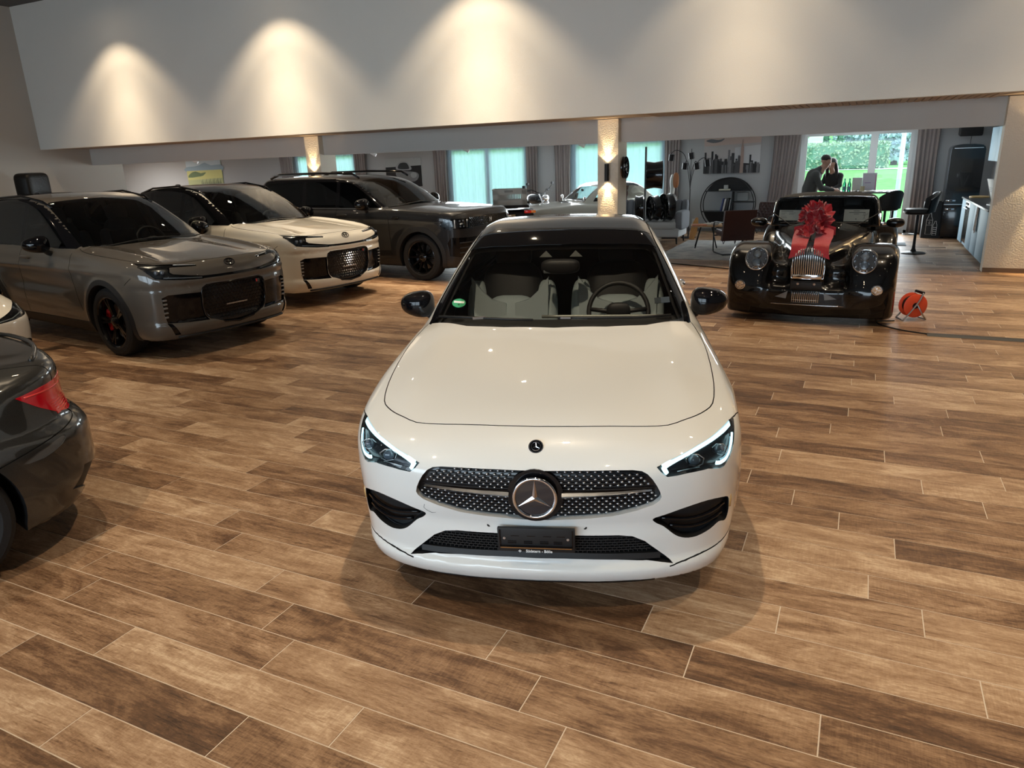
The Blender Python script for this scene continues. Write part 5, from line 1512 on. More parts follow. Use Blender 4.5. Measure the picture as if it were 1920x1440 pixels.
        for (yy, zz, rr) in ((0.0, .048, .042), (0.0, -.05, .046)):
            G().lathe([(rr, -.085), (rr * 1.12, -.098), (rr * 1.0, -.104), (rr * .88, -.100), (rr * .8, -.085)], 28, (0, yy, zz), 'x').build('lamp_bezel', M_CHROME, ho, 0.8)
            G().ell((-.088, yy, zz), (.020, rr * .80, rr * .80), (1, 1), 20, 10).build('projector', mat('projector_lens2', (0.35, 0.38, 0.42), 0.04, 0.3, 1.0), ho, 3.14)
        for k in range(10):
            t = 2 * PI * k / 10
            G().ell((-.088, .098 * math.cos(t), .108 * math.sin(t)), (.010, .014, .014), (1, 1), 10, 6).build('lamp_facet', M_CHROME, ho, 3.14)
        G().ell((-.088, 0, 0), (.034, .113, .125), (1, 1), 28, 10).build('headlight_glass', M_LENS, ho, 3.14)
        x1 = B.front_x(.715, .415) or .05
        io = G().lathe([(.056, 0), (.056, -.018), (.046, -.024), (.044, -.014), (.001, -.014)], 28, (0, 0, 0), 'x').build('indicator', M_CHROME, T, 0.8, (x1 + .004, s * .705, .415))
        G().ell((-.012, 0, 0), (.012, .043, .043), (1, 1), 20, 8).build('indicator_lens', mat('indicator_lens', (0.75, 0.58, 0.42), 0.15, 0, 0.8), io, 3.14)
        for k in range(6):
            t = 2 * PI * k / 6; G().box((-.0235, .022 * math.cos(t), .022 * math.sin(t)), (.003, .030, .005), (t, 0, 0)).build('lens_rib', M_CHROME if k % 2 else mat('amber_reflector', (0.55, 0.33, 0.12), 0.2, 0, 0.6), io, None)
    G().tube([((B.front_x(y, .215) or .02) - .004, y, .218) for y in np.linspace(-.40, .36, 13)], .006, 6).build('chin_trim', M_CHROME, T, 3.14)
    # windscreen with frame, pillar rails, wipers
    sx, sl = 1.62, .28
    def sp(y, z): return (sx + (z - .93) * sl + .22 * y * y, y, z)
    fr_pts = [sp(y, .935) for y in np.linspace(-.615, .615, 11)] + [sp(.615 - .05 * t, .935 + .335 * t) for t in (.3, .6, .9)] + [sp(y, 1.285 - .02 * (y / .55) ** 2) for y in np.linspace(.55, -.55, 11)] + [sp(-.615 + .05 * t, .935 + .335 * t) for t in (.9, .6, .3)]
    wf = G().tube(fr_pts, .016, 8, True).build('windscreen_frame', M_GLOSSBLK, T, 3.14)
    G().grid(lambda u, v: sp((-.60 + 1.20 * u) * (1 - .08 * v), .94 + .335 * v), 16, 8).build('windscreen', glass('roadster_glass', (0.55, 0.58, 0.58), 1.0, 1.5), T, 3.14)
    for s in (-1, 1):
        G().tube([sp(s * .64, .93), sp(s * .60, 1.24)], .008, 6).build('screen_rail', M_CHROME, T, 3.14)
        q = [sp(s * .40 + t * .22 * s, .945) for t in (0, .5, 1)]
        G().tube([(p[0] - .03, p[1], p[2] + .0 + .07 * i) for i, p in enumerate(q)][::-1] + [sp(s * .15, .97)], .006, 6).build('wiper', M_BLKPLAST, T, 3.14)
        G().tube([(sp(s * .12, .975)[0] - .03, s * .12, .975), (sp(s * .52, 1.0)[0] - .03, s * .52, .965)], .008, 6).build('wiper_blade', M_BLKPLAST, T, 3.14)
        mo = G().ell((0, 0, 0), (.075, .105, .058), (.85, .85), 24, 12).build('mirror_housing', P, T, 3.14, (1.88, s * .82, .955))
        G().ell((.05, 0, 0), (.03, .085, .042), (.7, .8), 20, 8).build('mirror_glass', M_CHROME, mo, 3.14)
        G().tube([(0, -s * .08, 0), (.0, -s * .15, -.02), (.02, -s * .22, -.05)], .016, 8).build('mirror_arm', M_CHROME, mo, 3.14)
    # soft top
    tt = spline([(1.4, .7), (1.62, .95), (1.70, 1.24), (1.80, 1.30), (2.1, 1.325), (2.6, 1.30), (2.95, 1.20), (3.2, 1.0), (3.4, .8)])
    def ft(x, y, z):
        a = np.abs(y)
        r = smax(z - tt(x) + .05 * (a / .6) ** 2.4, (a - .655 + .22 * np.maximum(z - .95, 0)), .09)
        r = smax(r, 1.70 + .22 * a * a - x, .03); r = smax(r, x - 3.25, .05)
        return smax(r, .86 - z, .02)
    R = Body(ft, (1.5, -.75, .80), (3.4, .75, 1.40), .036)
    R.region('front', half([(0, 1.262), (.30, 1.258), (.52, 1.235), (.575, 1.17), (.60, .98), (.60, .86), (0, .86)]), 'x', lambda c, n: c.x < 1.98 and n.x < 0, mirror=False)
    R.region('side', [(1.86, .99), (1.90, 1.20), (2.45, 1.20), (2.55, .99)], 'y', lambda c, n: abs(c.y) > .45)
    R.region('back', half([(0, 1.16), (.33, 1.15), (.36, 1.02), (0, 1.01)]), 'x', lambda c, n: c.x > 2.7, mirror=False)
    R.finish()
    R.part('paint', 'soft_top', mat('black_canvas', (0.012, 0.012, 0.012), 0.9, bump=(260, 0.3)), T)
    for s in (-1, 1): R.part('side', 'side_screen', M_SIDEGL, T, side=lambda c, s=s: c[1] * s > 0)
    R.part('back', 'rear_window', M_SIDEGL, T)
    seat(T, 2.15, .30, .42, mat('black_leather', (0.018, 0.018, 0.019), 0.5), mat('black_leather', (0.018, 0.018, 0.019), 0.5), .44)
    seat(T, 2.15, -.30, .42, mat('black_leather', (0.018, 0.018, 0.019), 0.5), mat('black_leather', (0.018, 0.018, 0.019), 0.5), .44)
    G().box((1.80, 0, .86), (.10, 1.10, .16), None, .02).build('dashboard', M_BLKPLAST, T)
    steering_wheel(T, 1.93, -.30, .92, .17, .35)
    for x in (.72, 3.15):
        for s in (-1, 1): wheel(T, x, s * .845, .33, .23, .24, 10, False, M_RIMBLK, None, 0, .8)
    return T, B, sp
RO, RB, RSP = build_roadster()
_rc, _rs = math.cos(1.5417), math.sin(1.5417)
def ro_world(x, y, z): return (-0.467 + x * _rc - y * _rs, 8.471 + x * _rs + y * _rc, z)

# sheets of paper behind the windscreen (things of their own)
M_PAPER = mat('white_paper', (0.78, 0.76, 0.72), 0.7)
M_INK = mat('dark_ink', (0.05, 0.05, 0.06), 0.6)
def sheet(name, yc, zc, w, h, label, lines, extra=None):
    t = thing(name, ro_world(*(RSP(yc, zc)[0] + .035, yc, zc)), 1.5417, label, 'paper', 'papers behind the roadster windscreen')
    t.rotation_euler = (0, .27, 1.5417 + .44 * -yc * 0)
    G().box((0, 0, 0), (.0015, w, h)).build('sheet', M_PAPER, t, None)
    for i, (y0, y1, zz, th) in enumerate(lines):
        G().box((-.0012, (y0 + y1) / 2, zz), (.0006, abs(y1 - y0), th)).build('text_line', M_INK, t, None)
    if extra: extra(t)
    return t
sheet('price_sheet', .40, 1.055, .30, .135, 'cream paper form with faint lines behind the windscreen beside the mirror over the armchair',
      [(.13, -.02, .052, .006), (.13, .06, .030, .003), (.03, -.05, .030, .003), (.13, .08, .012, .003), (.03, -.03, .012, .003), (.13, .06, -.012, .003), (.13, .05, -.035, .003)])
def doodle(t):
    g = G()
    g.tube([(-.0015, -.095 + .012 * math.cos(a), .018 + .012 * math.sin(a)) for a in np.linspace(0, 2 * PI, 17)[:-1]], .0012, 4, True)
    for a, b in (((-.095, .006), (-.092, -.025)), ((-.092, -.025), (-.078, -.052)), ((-.092, -.025), (-.108, -.05)), ((-.095, -.004), (-.070, .006)), ((-.095, -.004), (-.125, .012)), ((-.125, .012), (-.130, .035))):
        g.tube([(-.0015, a[0], a[1]), (-.0015, b[0], b[1])], .0012, 4)
    g.build('drawing', M_INK, t, None)
sheet('notice_sheet', -.37, 1.055, .285, .150, 'white paper notice with a stick drawing behind the windscreen under the far wiper',
      [(.035, -.035, .056, .005), (.085, -.10, .036, .005), (.03, -.03, .018, .005), (.005, -.005, -.045, .012)], doodle)
sheet('logo_sheet', .06, 1.145, .205, .115, 'white paper card with a small dark emblem behind the red bow', [(.018, -.018, -.008, .016), (.009, -.009, .004, .012)])

# gift bow: ribbon tails over the radiator and two ruffled rosettes
def bow():
    t = thing('gift_bow', ro_world(.42, 0, .885), 1.5417, 'large red ruffled gift bow with ribbon tails on the black roadster bonnet', 'bow')
    M_RED = mat('red_ribbon', (0.36, 0.004, 0.013), 0.5, 0, 0.0, bump=(70, 0.3), sheen=0.4)
    rnd = random.Random(5)
    def rosette(c, R, n, nm):
        for i in range(n):
            a = rnd.uniform(0, 2 * PI); e = rnd.uniform(-.35, 1.45) if i else 1.5
            d = np.array((math.cos(a) * math.cos(e), math.sin(a) * math.cos(e), math.sin(e)))
            p = np.array(c) + d * R * rnd.uniform(.55, .80) * np.array((.75, 1, 1))
            rr = R * rnd.uniform(.42, .55); ph = rnd.uniform(0, 6.28); nn = rnd.choice((5, 6, 7))
            u = np.cross(d, (0, 0, 1)); u = u / (np.linalg.norm(u) + 1e-9) if np.linalg.norm(u) > 1e-6 else np.array((1., 0, 0)); w = np.cross(d, u)
            def fn(q, v):
                th = 2 * PI * q; r = rr * (.10 + .9 * v)
                lift = rr * (.55 * v * v + .22 * v * math.sin(nn * th + ph) + .10 * math.sin(2 * nn * th))
                return tuple(p + u * r * math.cos(th) + w * r * math.sin(th) + d * lift)
            G().grid(fn, 36, 6).build(nm, M_RED, t, 3.14)
    rosette((.10, -.005, .235), .165, 17, 'ruffle')
    rosette((-.09, .02, .075), .125, 12, 'ruffle')
    for s in (-1, 1):
        def fn(u, v, s=s):
            x = .06 - .40 * min(v * 1.25, 1) + (.0 if v < .8 else .0)
            zt = [.13, .10, .05, .025, -.02, -.09, -.165]
            z = float(np.interp(v, np.linspace(0, 1, 7), zt)); 
            x = float(np.interp(v, np.linspace(0, 1, 7), [.12, .02, -.10, -.22, -.345, -.375, -.385]))
            y = s * (.015 + .03 * v) + s * (.17 + .015 * math.sin(v * 6)) * u
            z += .02 * math.sin(u * PI) * (1 - v) + (.055 * (1 - u) * (v > .9) - .0)
            return (x, y, z)
        G().grid(fn, 10, 18).build('ribbon_tail', M_RED, t, 3.14)
        def lp(u, v, s=s):
            return (.10 - .05 * v, s * (.02 + .20 * v), .10 + .09 * u - .05 * v + .03 * math.sin(u * PI * 2))
        G().grid(lp, 8, 8).build('ribbon_loop', M_RED, t, 3.14)
    return t
bow()
# ---------------------------------------------------------------- dark grey saloon seen from behind, and a white hatchback behind it
S_SED = dict(S_MERC)
S_SED.update(L=4.62, cab_x=(1.0, 4.35),
    pr=[(.05, .22), (.20, .10), (.28, .05), (.38, .0), (.58, .0), (.63, .025), (.68, .075), (.80, .10), (.90, .095), (.97, .10), (1.05, .16), (1.5, .5)],
    qr=[(0, 0), (.3, .012), (.5, .045), (.62, .095), (.72, .17), (.80, .28), (.86, .42), (.92, .62), (1.0, 1.0)],
    zt=[(-.1, .68), (0, .72), (.15, .80), (.45, .88), (1.0, .955), (1.5, 1.0), (2.6, .99), (3.4, .97), (3.9, .985), (4.3, .985), (4.5, .975), (4.75, .95)],
    ct=[(.6, .66), (1.0, .86), (1.30, .998), (1.6, 1.155), (2.1, 1.372), (2.6, 1.44), (2.9, 1.43), (3.3, 1.33), (3.7, 1.16), (4.0, 1.02), (4.3, .90), (4.8, .7)],
    w=[(-.1, .78), (.3, .86), (.93, .91), (2, .905), (3.66, .915), (4.2, .895), (4.62, .85)],
    sec=[(.05, -.12), (.2, -.035), (.3, -.012), (.45, 0), (.66, 0), (.72, -.018), (.80, -.030), (.90, -.06), (1.05, -.14), (1.5, -.4)])
def build_saloon():
    T = thing('saloon_car', (-5.315, -1.98, 0), 1.344, 'dark grey saloon car with a red tail light, seen from behind', 'car')
    P = paint('graphite_paint', (0.026, 0.0255, 0.024), 0.4, 0.32)
    B = Body(S_SED, (-.1, -1.02, .1), (4.75, 1.02, 1.52), .034)
    rs = lambda c, n: c.x > 3.9
    lamp_p = [(4.17, .855), (4.30, .868), (4.45, .872), (4.62, .872), (4.62, .70), (4.45, .685), (4.36, .715), (4.27, .775)]
    B.region('tail', lamp_p, 'y', lambda c, n: c.x > 4.0 and abs(c.y) > .55)
    B.region('tail', [(.40, .87), (.72, .87), (.72, .70), (.45, .72)], 'x', lambda c, n: c.x > 4.2 and abs(c.y) > .4)
    B.region('arch', arch_poly(.934, .365, cz=.325), 'y', None); B.region('arch', arch_poly(3.72, .372, cz=.325), 'y', None)
    B.region('side_window', smooth_poly([(1.85, 1.0), (2.1, 1.16), (2.35, 1.275), (2.7, 1.335), (3.1, 1.28), (3.4, 1.15), (3.6, 1.03), (3.4, 1.0), (2.6, .985), (2.1, .98)], 3), 'y', lambda c, n: c.z > .97)
    B.region('rear_window', half_top([(3.22, 0), (3.22, .50), (3.9, .60), (4.02, .56), (4.06, 0)]), 'z', lambda c, n: c.z > .95, mirror=False)
    B.region('windscreen', half_top([(1.262, 0), (1.348, .50), (1.485, .742), (1.65, .678), (2.05, .605), (2.105, .52), (2.028, 0)]), 'z', lambda c, n: n.z > .05 and c.z > .97, mirror=False)
    B.region('diffuser', half([(0, .34), (.5, .34), (.74, .40), (.78, .30), (.5, .19), (0, .19)]), 'x', lambda c, n: c.x > 4.2, mirror=False)
    B.region('reflector', smooth_poly([(4.12, .545), (4.30, .60), (4.36, .60), (4.33, .565), (4.22, .535)], 2), 'y', lambda c, n: c.x > 3.9)
    B.region('gap', strip(smooth_line([(4.44, .69), (4.46, .66), (4.38, .635), (4.20, .60), (4.02, .565)], 4), .006), 'y', lambda c, n: c.x > 3.9)
    B.region('gap', strip(smooth_line([(4.10, .62), (4.18, .635), (4.36, .675), (4.50, .705)], 3), .007), 'z', lambda c, n: c.z > .88)
    B.finish()
    B.part('paint', 'body_shell', P, T)
    for s in (-1, 1):
        sd = lambda c, s=s: c[1] * s > 0
        tl = B.part('tail', 'tail_light', mat('red_lens', (0.46, 0.006, 0.014), 0.10, 0, 0.8, emit=(0.5, 0.0, 0.01), estr=0.10), T, -.003, side=sd)
        for k in range(6):
            pts = []
            for xx in np.linspace(4.33 + .012 * k, 4.50, 6):
                z = .775 - .014 * k + .03 * (xx - 4.33); y = B.side_y(xx, z, s)
                if y is not None: pts.append((xx, y + s * .004, z))
            if len(pts) > 1: G().tube(pts, .003, 5).build('lamp_rib', mat('bright_red', (0.75, 0.06, 0.06), 0.25), tl, 3.14)
        pts = [(xx, B.side_y(xx, .845 - .03 * (xx - 4.2), s) + s * .004, .845 - .03 * (xx - 4.2)) for xx in np.linspace(4.21, 4.52, 8)]
        G().tube(pts, .005, 5).build('lamp_guide', mat('bright_red', (0.75, 0.06, 0.06), 0.25), tl, 3.14)
        B.part('side_window', 'side_window', M_PRIVACY, T, side=sd)
        B.part('reflector', 'bumper_reflector', mat('smoked_reflector', (0.10, 0.10, 0.10), 0.15, 0, 0.5), T, .004, side=sd)
        for fb in (0, 1): B.part('arch', 'wheel_arch_liner', M_BLKPLAST, T, .3, (0, -1, 0), side=lambda c, s=s, fb=fb: c[1] * s > 0 and (c[0] > 2) == bool(fb))
        mirror(T, 1.70, s * .93, 1.0, P, M_BLKPLAST, .10, .115, .078)
        for x in (.934, 3.72): wheel(T, x, s * .89, .33, .225, .245, 5, True, mat('steel_blue_rim', (0.10, 0.11, 0.15), 0.3, 0.7))
    B.part('rear_window', 'rear_window', M_PRIVACY, T); B.part('windscreen', 'windscreen', M_PRIVACY, T)
    B.part('diffuser', 'rear_diffuser', M_BLKPLAST, T, .012)
    g = B.part('gap', 'panel_gap', M_BLACKGAP, T, .006); g['kind'] = 'stuff'
    # boot lip spoiler
    pts = [(4.50 - .16 * (abs(y) / .6) ** 2, y, (B.top_z(4.46 - .16 * (abs(y) / .6) ** 2, y) or .96) + .004) for y in np.linspace(-.60, .60, 17)]
    G().tube(pts, .012, 8).build('boot_lip', P, T, 3.14)
build_saloon()

def build_hatch():
    T = thing('hatchback', (-6.52, 3.02, 0), 3.02, 'white hatchback with slim black headlights standing behind the dark grey saloon', 'car')
    P = paint('plain_white_paint', (0.72, 0.69, 0.62), 0.0, 0.32)
    S = dict(S_MERC); S.update(L=4.3, cab_x=(1.0, 4.25), w=[(-.1, .76), (.3, .82), (.6, .855), (.93, .875), (2, .88), (3.4, .89), (4.3, .82)],
        ct=[(.6, .66), (1.0, .86), (1.30, .998), (1.6, 1.17), (1.9, 1.33), (2.2, 1.44), (2.6, 1.49), (3.2, 1.48), (3.8, 1.38), (4.1, 1.2), (4.3, .95)], zt=S_MERC['zt'][:10] + [(2.6, .99), (3.9, 1.0), (4.4, .98)])
    B = Body(S, (-.1, -1.0, .1), (4.4, 1.0, 1.6), .045)
    fr = lambda c, n: c.x < .8
    B.region('lamp', [(.82, .80), (.70, .775), (.55, .735), (.42, .70), (.42, .68), (.60, .685), (.75, .70), (.80, .72), (.815, .76)], 'x', fr)
    B.region('intake', half([(0, .50), (.40, .50), (.45, .42), (.42, .30), (0, .28)]), 'x', fr, mirror=False)
    B.region('fog', smooth_poly([(.55, .45), (.66, .50), (.77, .47), (.79, .38), (.66, .34), (.56, .37)], 3), 'x', fr)
    B.region('windscreen', half_top([(1.262, 0), (1.348, .50), (1.485, .742), (1.65, .678), (2.05, .605), (2.2, .52), (2.15, 0)]), 'z', lambda c, n: n.z > .05 and c.z > .97, mirror=False)
    B.region('side_window', smooth_poly([(1.85, 1.0), (2.1, 1.19), (2.35, 1.32), (2.8, 1.39), (3.4, 1.36), (3.8, 1.2), (3.7, 1.03), (2.6, .99), (2.1, .985)], 3), 'y', lambda c, n: c.z > .97)
    B.region('arch', arch_poly(.90, .36, cz=.32), 'y', None); B.region('arch', arch_poly(3.5, .36, cz=.32), 'y', None)
    B.finish()
    B.part('paint', 'body_shell', P, T); B.part('intake', 'lower_intake', M_BLKPLAST, T, .04, (1, 0, 0)); B.part('windscreen', 'windscreen', M_PRIVACY, T)
    for s in (-1, 1):
        sd = lambda c, s=s: c[1] * s > 0
        h = B.part('lamp', 'headlight', mat('headlamp_black', (0.010, 0.010, 0.012), 0.25, 0, 0.3), T, .02, (1, 0, 0), side=sd)
        G().tube([(B.front_x(y, z) + .008, s * y, z) for y, z in ((.46, .69), (.60, .70), (.74, .73), (.79, .77))], .005, 6).build('light_guide', mat('lamp_light_guide', (0.62, 0.64, 0.66), 0.15, 0.2, 0.6), h, 3.14)
        B.part('lamp', 'lamp_lens', M_LENS, T, side=sd).parent = h
        B.part('fog', 'fog_recess', M_BLKPLAST, T, .03, (1, 0, 0), side=sd); B.part('side_window', 'side_window', M_PRIVACY, T, side=sd)
        for fb in (0, 1): B.part('arch', 'wheel_arch_liner', M_BLKPLAST, T, .3, (0, -1, 0), side=lambda c, s=s, fb=fb: c[1] * s > 0 and (c[0] > 2) == bool(fb))
        mirror(T, 1.70, s * .93, 1.0, M_GLOSSBLK, M_BLKPLAST, .10, .115, .078)
        for x in (.90, 3.5): wheel(T, x, s * .86, .32, .21, .235, 5, True)
build_hatch()
# ---------------------------------------------------------------- lounge, kitchen and bar at the back
M_STEELBLK = mat('black_steel', (0.012, 0.012, 0.013), 0.4, 0.4)
M_LEATHER = mat('oxblood_leather', (0.050, 0.017, 0.013), 0.42, 0, 0.2, bump=(60, 0.25))
M_OAK = mat('oak_top', (0.42, 0.24, 0.11), 0.45, var=(6, (0.52, 0.32, 0.16), (1, 8, 1)))
M_CAB = mat('blue_grey_front', (0.15, 0.27, 0.36), 0.6)
M_TOP = mat('dark_worktop', (0.03, 0.032, 0.035), 0.3)

def leather_armchair(loc, rz, label, tufted=False):
    """low lounge chair on a bent tube sledge frame; faces -y before turning"""
    t = thing('armchair', (*loc, 0.012), rz, label, 'armchair', 'leather lounge chairs on the rug')
    sc = G().ell((0, -.02, .40), (.27, .30, .075), (.35, .35), 32, 14); sc.build('seat', M_LEATHER, t, 3.14)
    def back(u, v, off):
        x = (u - .5) * .60; z = .27 + .56 * v; y = .22 + .11 * v + off * (1 if off > 0 else 1)
        y += -.018 * math.cos(x * 9) * 0
        if tufted and off < 0: y -= .012 * abs(math.sin((u * 7 + v * 5) * PI)) * abs(math.sin((u * 7 - v * 5) * PI)) * 2
        return (x, y, z)
    g = G(); g.grid(lambda u, v: back(u, v, .035), 10, 8); n = 42 if tufted else 12; g.grid(lambda u, v: back(1 - u, v, -.045), n, n)
    for a, bb in (((0, 1), (1, 1)), ((1, 0), (0, 0))):
        g.grid(lambda u, v, a=a, bb=bb: tuple(np.array(back(a[0] + (bb[0] - a[0]) * u, a[1] + (bb[1] - a[1]) * u, .035)) * (1 - v) + np.array(back(a[0] + (bb[0] - a[0]) * u, a[1] + (bb[1] - a[1]) * u, -.045)) * v), 8, 2)
    for uu in (0, 1):
        g.grid(lambda u, v, uu=uu: tuple(np.array(back(uu, u, .035)) * (1 - v) + np.array(back(uu, u, -.045)) * v), 8, 2)
    g.build('backrest', M_LEATHER, t, 0.9)
    for s in (-1, 1):
        x = s * .285
        G().tube(smooth_line3([(x, .33, .62), (x, .10, .60), (x, -.24, .585), (x, -.31, .52), (x, -.30, .30), (x, -.29, .06), (x, -.22, .018), (x, .10, .018), (x, .27, .018)]), .013, 8).build('frame_tube', M_STEELBLK, t, 3.14)
    G().tube([(-.285, .27, .018), (.285, .27, .018)], .013, 8).build('frame_rear_bar', M_STEELBLK, t, 3.14)
    for x in (-.2, 0, .2):
        G().tube([(x, .20, .33), (x * 1.1, .10, .20), (x * 1.2, .03, .33)], .008, 6).build('seat_spring', M_STEELBLK, t, 3.14)
    G().tube([(-.285, -.26, .33), (.285, -.26, .33)], .011, 8).build('seat_bar', M_STEELBLK, t, 3.14)
    return t
def smooth_line3(pts, n=5):
    P = [np.array(p, float) for p in pts]; P = [2 * P[0] - P[1]] + P + [2 * P[-1] - P[-2]]; out = []
    for i in range(1, len(P) - 2):
        a, b, c, d = P[i - 1:i + 3]
        for q in range(n):
            t = q / n
            out.append(tuple(0.5 * ((2 * b) + (-a + c) * t + (2 * a - 5 * b + 4 * c - d) * t * t + (-a + 3 * b - 3 * c + d) * t**3)))
    return out + [tuple(P[-2])]
leather_armchair((-2.15, 14.30), math.radians(-152), 'oxblood leather lounge chair with its plain back turned to the showroom')
leather_armchair((-1.80, 16.0), math.radians(-25), 'oxblood leather lounge chair with a tufted backrest beside the round shelf', True)

# rug
rg = G().box((0, 0, 0.004), (2.35, 3.1, .010))
tag(rg.build('area_rug', mat('worn_rug', (0.30, 0.30, 0.30), 0.95, var=(3.5, (0.52, 0.50, 0.46)), bump=(220, 0.5)), None, None, (-2.28, 14.95, 0.001)), 'worn grey and cream rug under the leather lounge chairs', 'rug')

# coffee table with things on it
ct = thing('coffee_table', (-2.82, 15.15, 0.020), 0.2, 'small oak coffee table with black splayed legs on the rug', 'table')
G().box((0, 0, .44), (.62, .50, .030), None, .008).build('tabletop', M_OAK, ct)
for a in range(4):
    q = a * PI / 2 + PI / 4
    G().tube([(.15 * math.cos(q), .13 * math.sin(q), .425), (.30 * math.cos(q), .26 * math.sin(q), 0.0)], .012, 8).build('leg', M_STEELBLK, ct, 3.14)
for i, (c, nm, lab, dz, rz) in enumerate((((0.55, 0.15, 0.05), 'magazine', 'orange magazine lying open on the coffee table', .012, .3), ((0.65, 0.62, 0.55), 'magazine', 'pale magazine lying on the coffee table behind the orange one', .018, -.2))):
    o = G().box((0, 0, dz / 2), (.28, .21, dz), None, .002).build(nm, mat('cover%d' % i, c, 0.4), None, 0.6, (-2.93 + .20 * i, 14.98 + .26 * i, .477), (0, 0, rz)); tag(o, lab, 'magazine')
bw = G().lathe([(.04, 0), (.05, .005), (.095, .045), (.10, .055), (.09, .05), (.045, .012), (.001, .010)], 28).build('dish', mat('white_china', (0.7, 0.7, 0.68), 0.2), None, 0.8, (-2.62, 15.02, .477)); tag(bw, 'small white dish on the coffee table', 'dish')

# sofa
sf = thing('sofa', (-4.22, 16.05, 0.0), 0, 'grey button-back sofa with pale seat and black feet, loaded with rims', 'sofa')
M_SOFA = mat('grey_sofa_cloth', (0.19, 0.20, 0.22), 0.85, bump=(200, 0.3)); M_SOFAL = mat('pale_sofa_seat', (0.52, 0.53, 0.53), 0.85, bump=(200, 0.3))
G().box((0, 0, .26), (1.45, .80, .22), None, .03).build('base', M_SOFAL, sf)
for x in (-.35, .35): G().ell((x, -.06, .40), (.35, .38, .09), (.3, .3), 32, 12).build('seat_cushion', M_SOFAL, sf, 3.14)
for i in range(11):
    x = -.685 + i * .137
    G().ell((x, .33, .66), (.075, .10, .25), (.5, .7), 16, 12, rot=(-.15, 0, 0)).build('back_roll', M_SOFA, sf, 3.14)
for s in (-1, 1): G().ell((s * .71, -.02, .50), (.09, .40, .20), (.35, .4), 24, 12).build('armrest', M_SOFA, sf, 3.14)
for sx in (-.66, .66):
    for sy in (-.33, .33): G().cyl((sx, sy, .15), (sx * 1.02, sy * 1.05, 0), .022, .015, 10).build('leg', M_STEELBLK, sf)

def alloy_rim(loc, rot, R, w, label, spokes=10, grp='loose alloy rims'):
    t = thing('alloy_rim', loc, 0, label, 'wheel rim', grp); t.rotation_euler = rot
    G().lathe([(R, w / 2), (R - .008, w / 2 + .006), (R - .02, w / 2 - .012), (R - .045, w / 2 - .03), (R - .05, 0), (R - .03, -w / 2 + .02), (R, -w / 2), (R - .004, -w / 2), (R - .012, -w / 2 + .03), (R - .03, 0), (R - .012, w / 2 - .02), (R, w / 2)], 48, (0, 0, 0), 'y').build('barrel', M_RIMBLK, t, 0.7)
    G().lathe([(.001, w / 2 - .02), (.045, w / 2 - .02), (.075, w / 2 - .035), (.08, w / 2 - .09), (.001, w / 2 - .09)], 24, (0, 0, 0), 'y').build('hub', M_RIMBLK, t, 0.7)
    pr = None
    for k in range(spokes):
        if pr is None:
            V = []
            for q in np.linspace(0, 1, 5):
                r = .05 + (R - .075) * q; ww = .022 - .006 * q; yy = w / 2 - .035 + .025 * q
                V += [(r, yy - .03, -ww), (r, yy, -ww * .5), (r, yy, ww * .5), (r, yy - .03, ww)]
            F = [(q * 4 + u, q * 4 + (u + 1) % 4, q * 4 + 4 + (u + 1) % 4, q * 4 + 4 + u) for q in range(4) for u in range(4)] + [(0, 1, 2, 3), (19, 18, 17, 16)]
            pr = G().add(V, F).build('spoke', M_RIMBLK, t, 0.5); o = pr
        else: o = link(pr.copy(), t)
        o.rotation_euler = (0, 2 * PI * k / spokes, 0)
    return t
alloy_rim((-4.42, 15.80, .765), (0, 0, math.radians(108)), .27, .16, 'gloss black alloy rim leaning on the sofa back beside the pillar', 10)
alloy_rim((-4.08, 15.74, .765), (0, 0, math.radians(125)), .27, .16, 'gloss black alloy rim standing on the pale sofa seat in the middle', 5)
alloy_rim((-3.80, 15.76, .785), (0, 0, math.radians(128)), .29, .16, 'gloss black multi spoke alloy rim against the sofa armrest', 12)
alloy_rim((-3.98, 13.22, 1.665), (0, 0, -PI / 2), .20, .05, 'shallow black alloy rim hung on the side of the pillar', 10)
# rim on a stand
st = thing('rim_stand', (-3.80, 14.0, 0), 0, 'slim black steel display stand holding a deep rim', 'stand')
G().box((0, 0, 2.02 / 2), (.028, .05, 2.02)).build('post', M_STEELBLK, st); G().box((0.02, 0, .008), (.42, .36, .016)).build('foot', M_STEELBLK, st)
G().cyl((.0, 0, 1.50), (.16, 0, 1.50), .018, n=10).build('peg', M_STEELBLK, st)
alloy_rim((-3.63, 13.98, 1.50), (0, 0, -PI / 2 + .30), .265, .30, 'deep black alloy rim hanging on the slim display stand', 10)

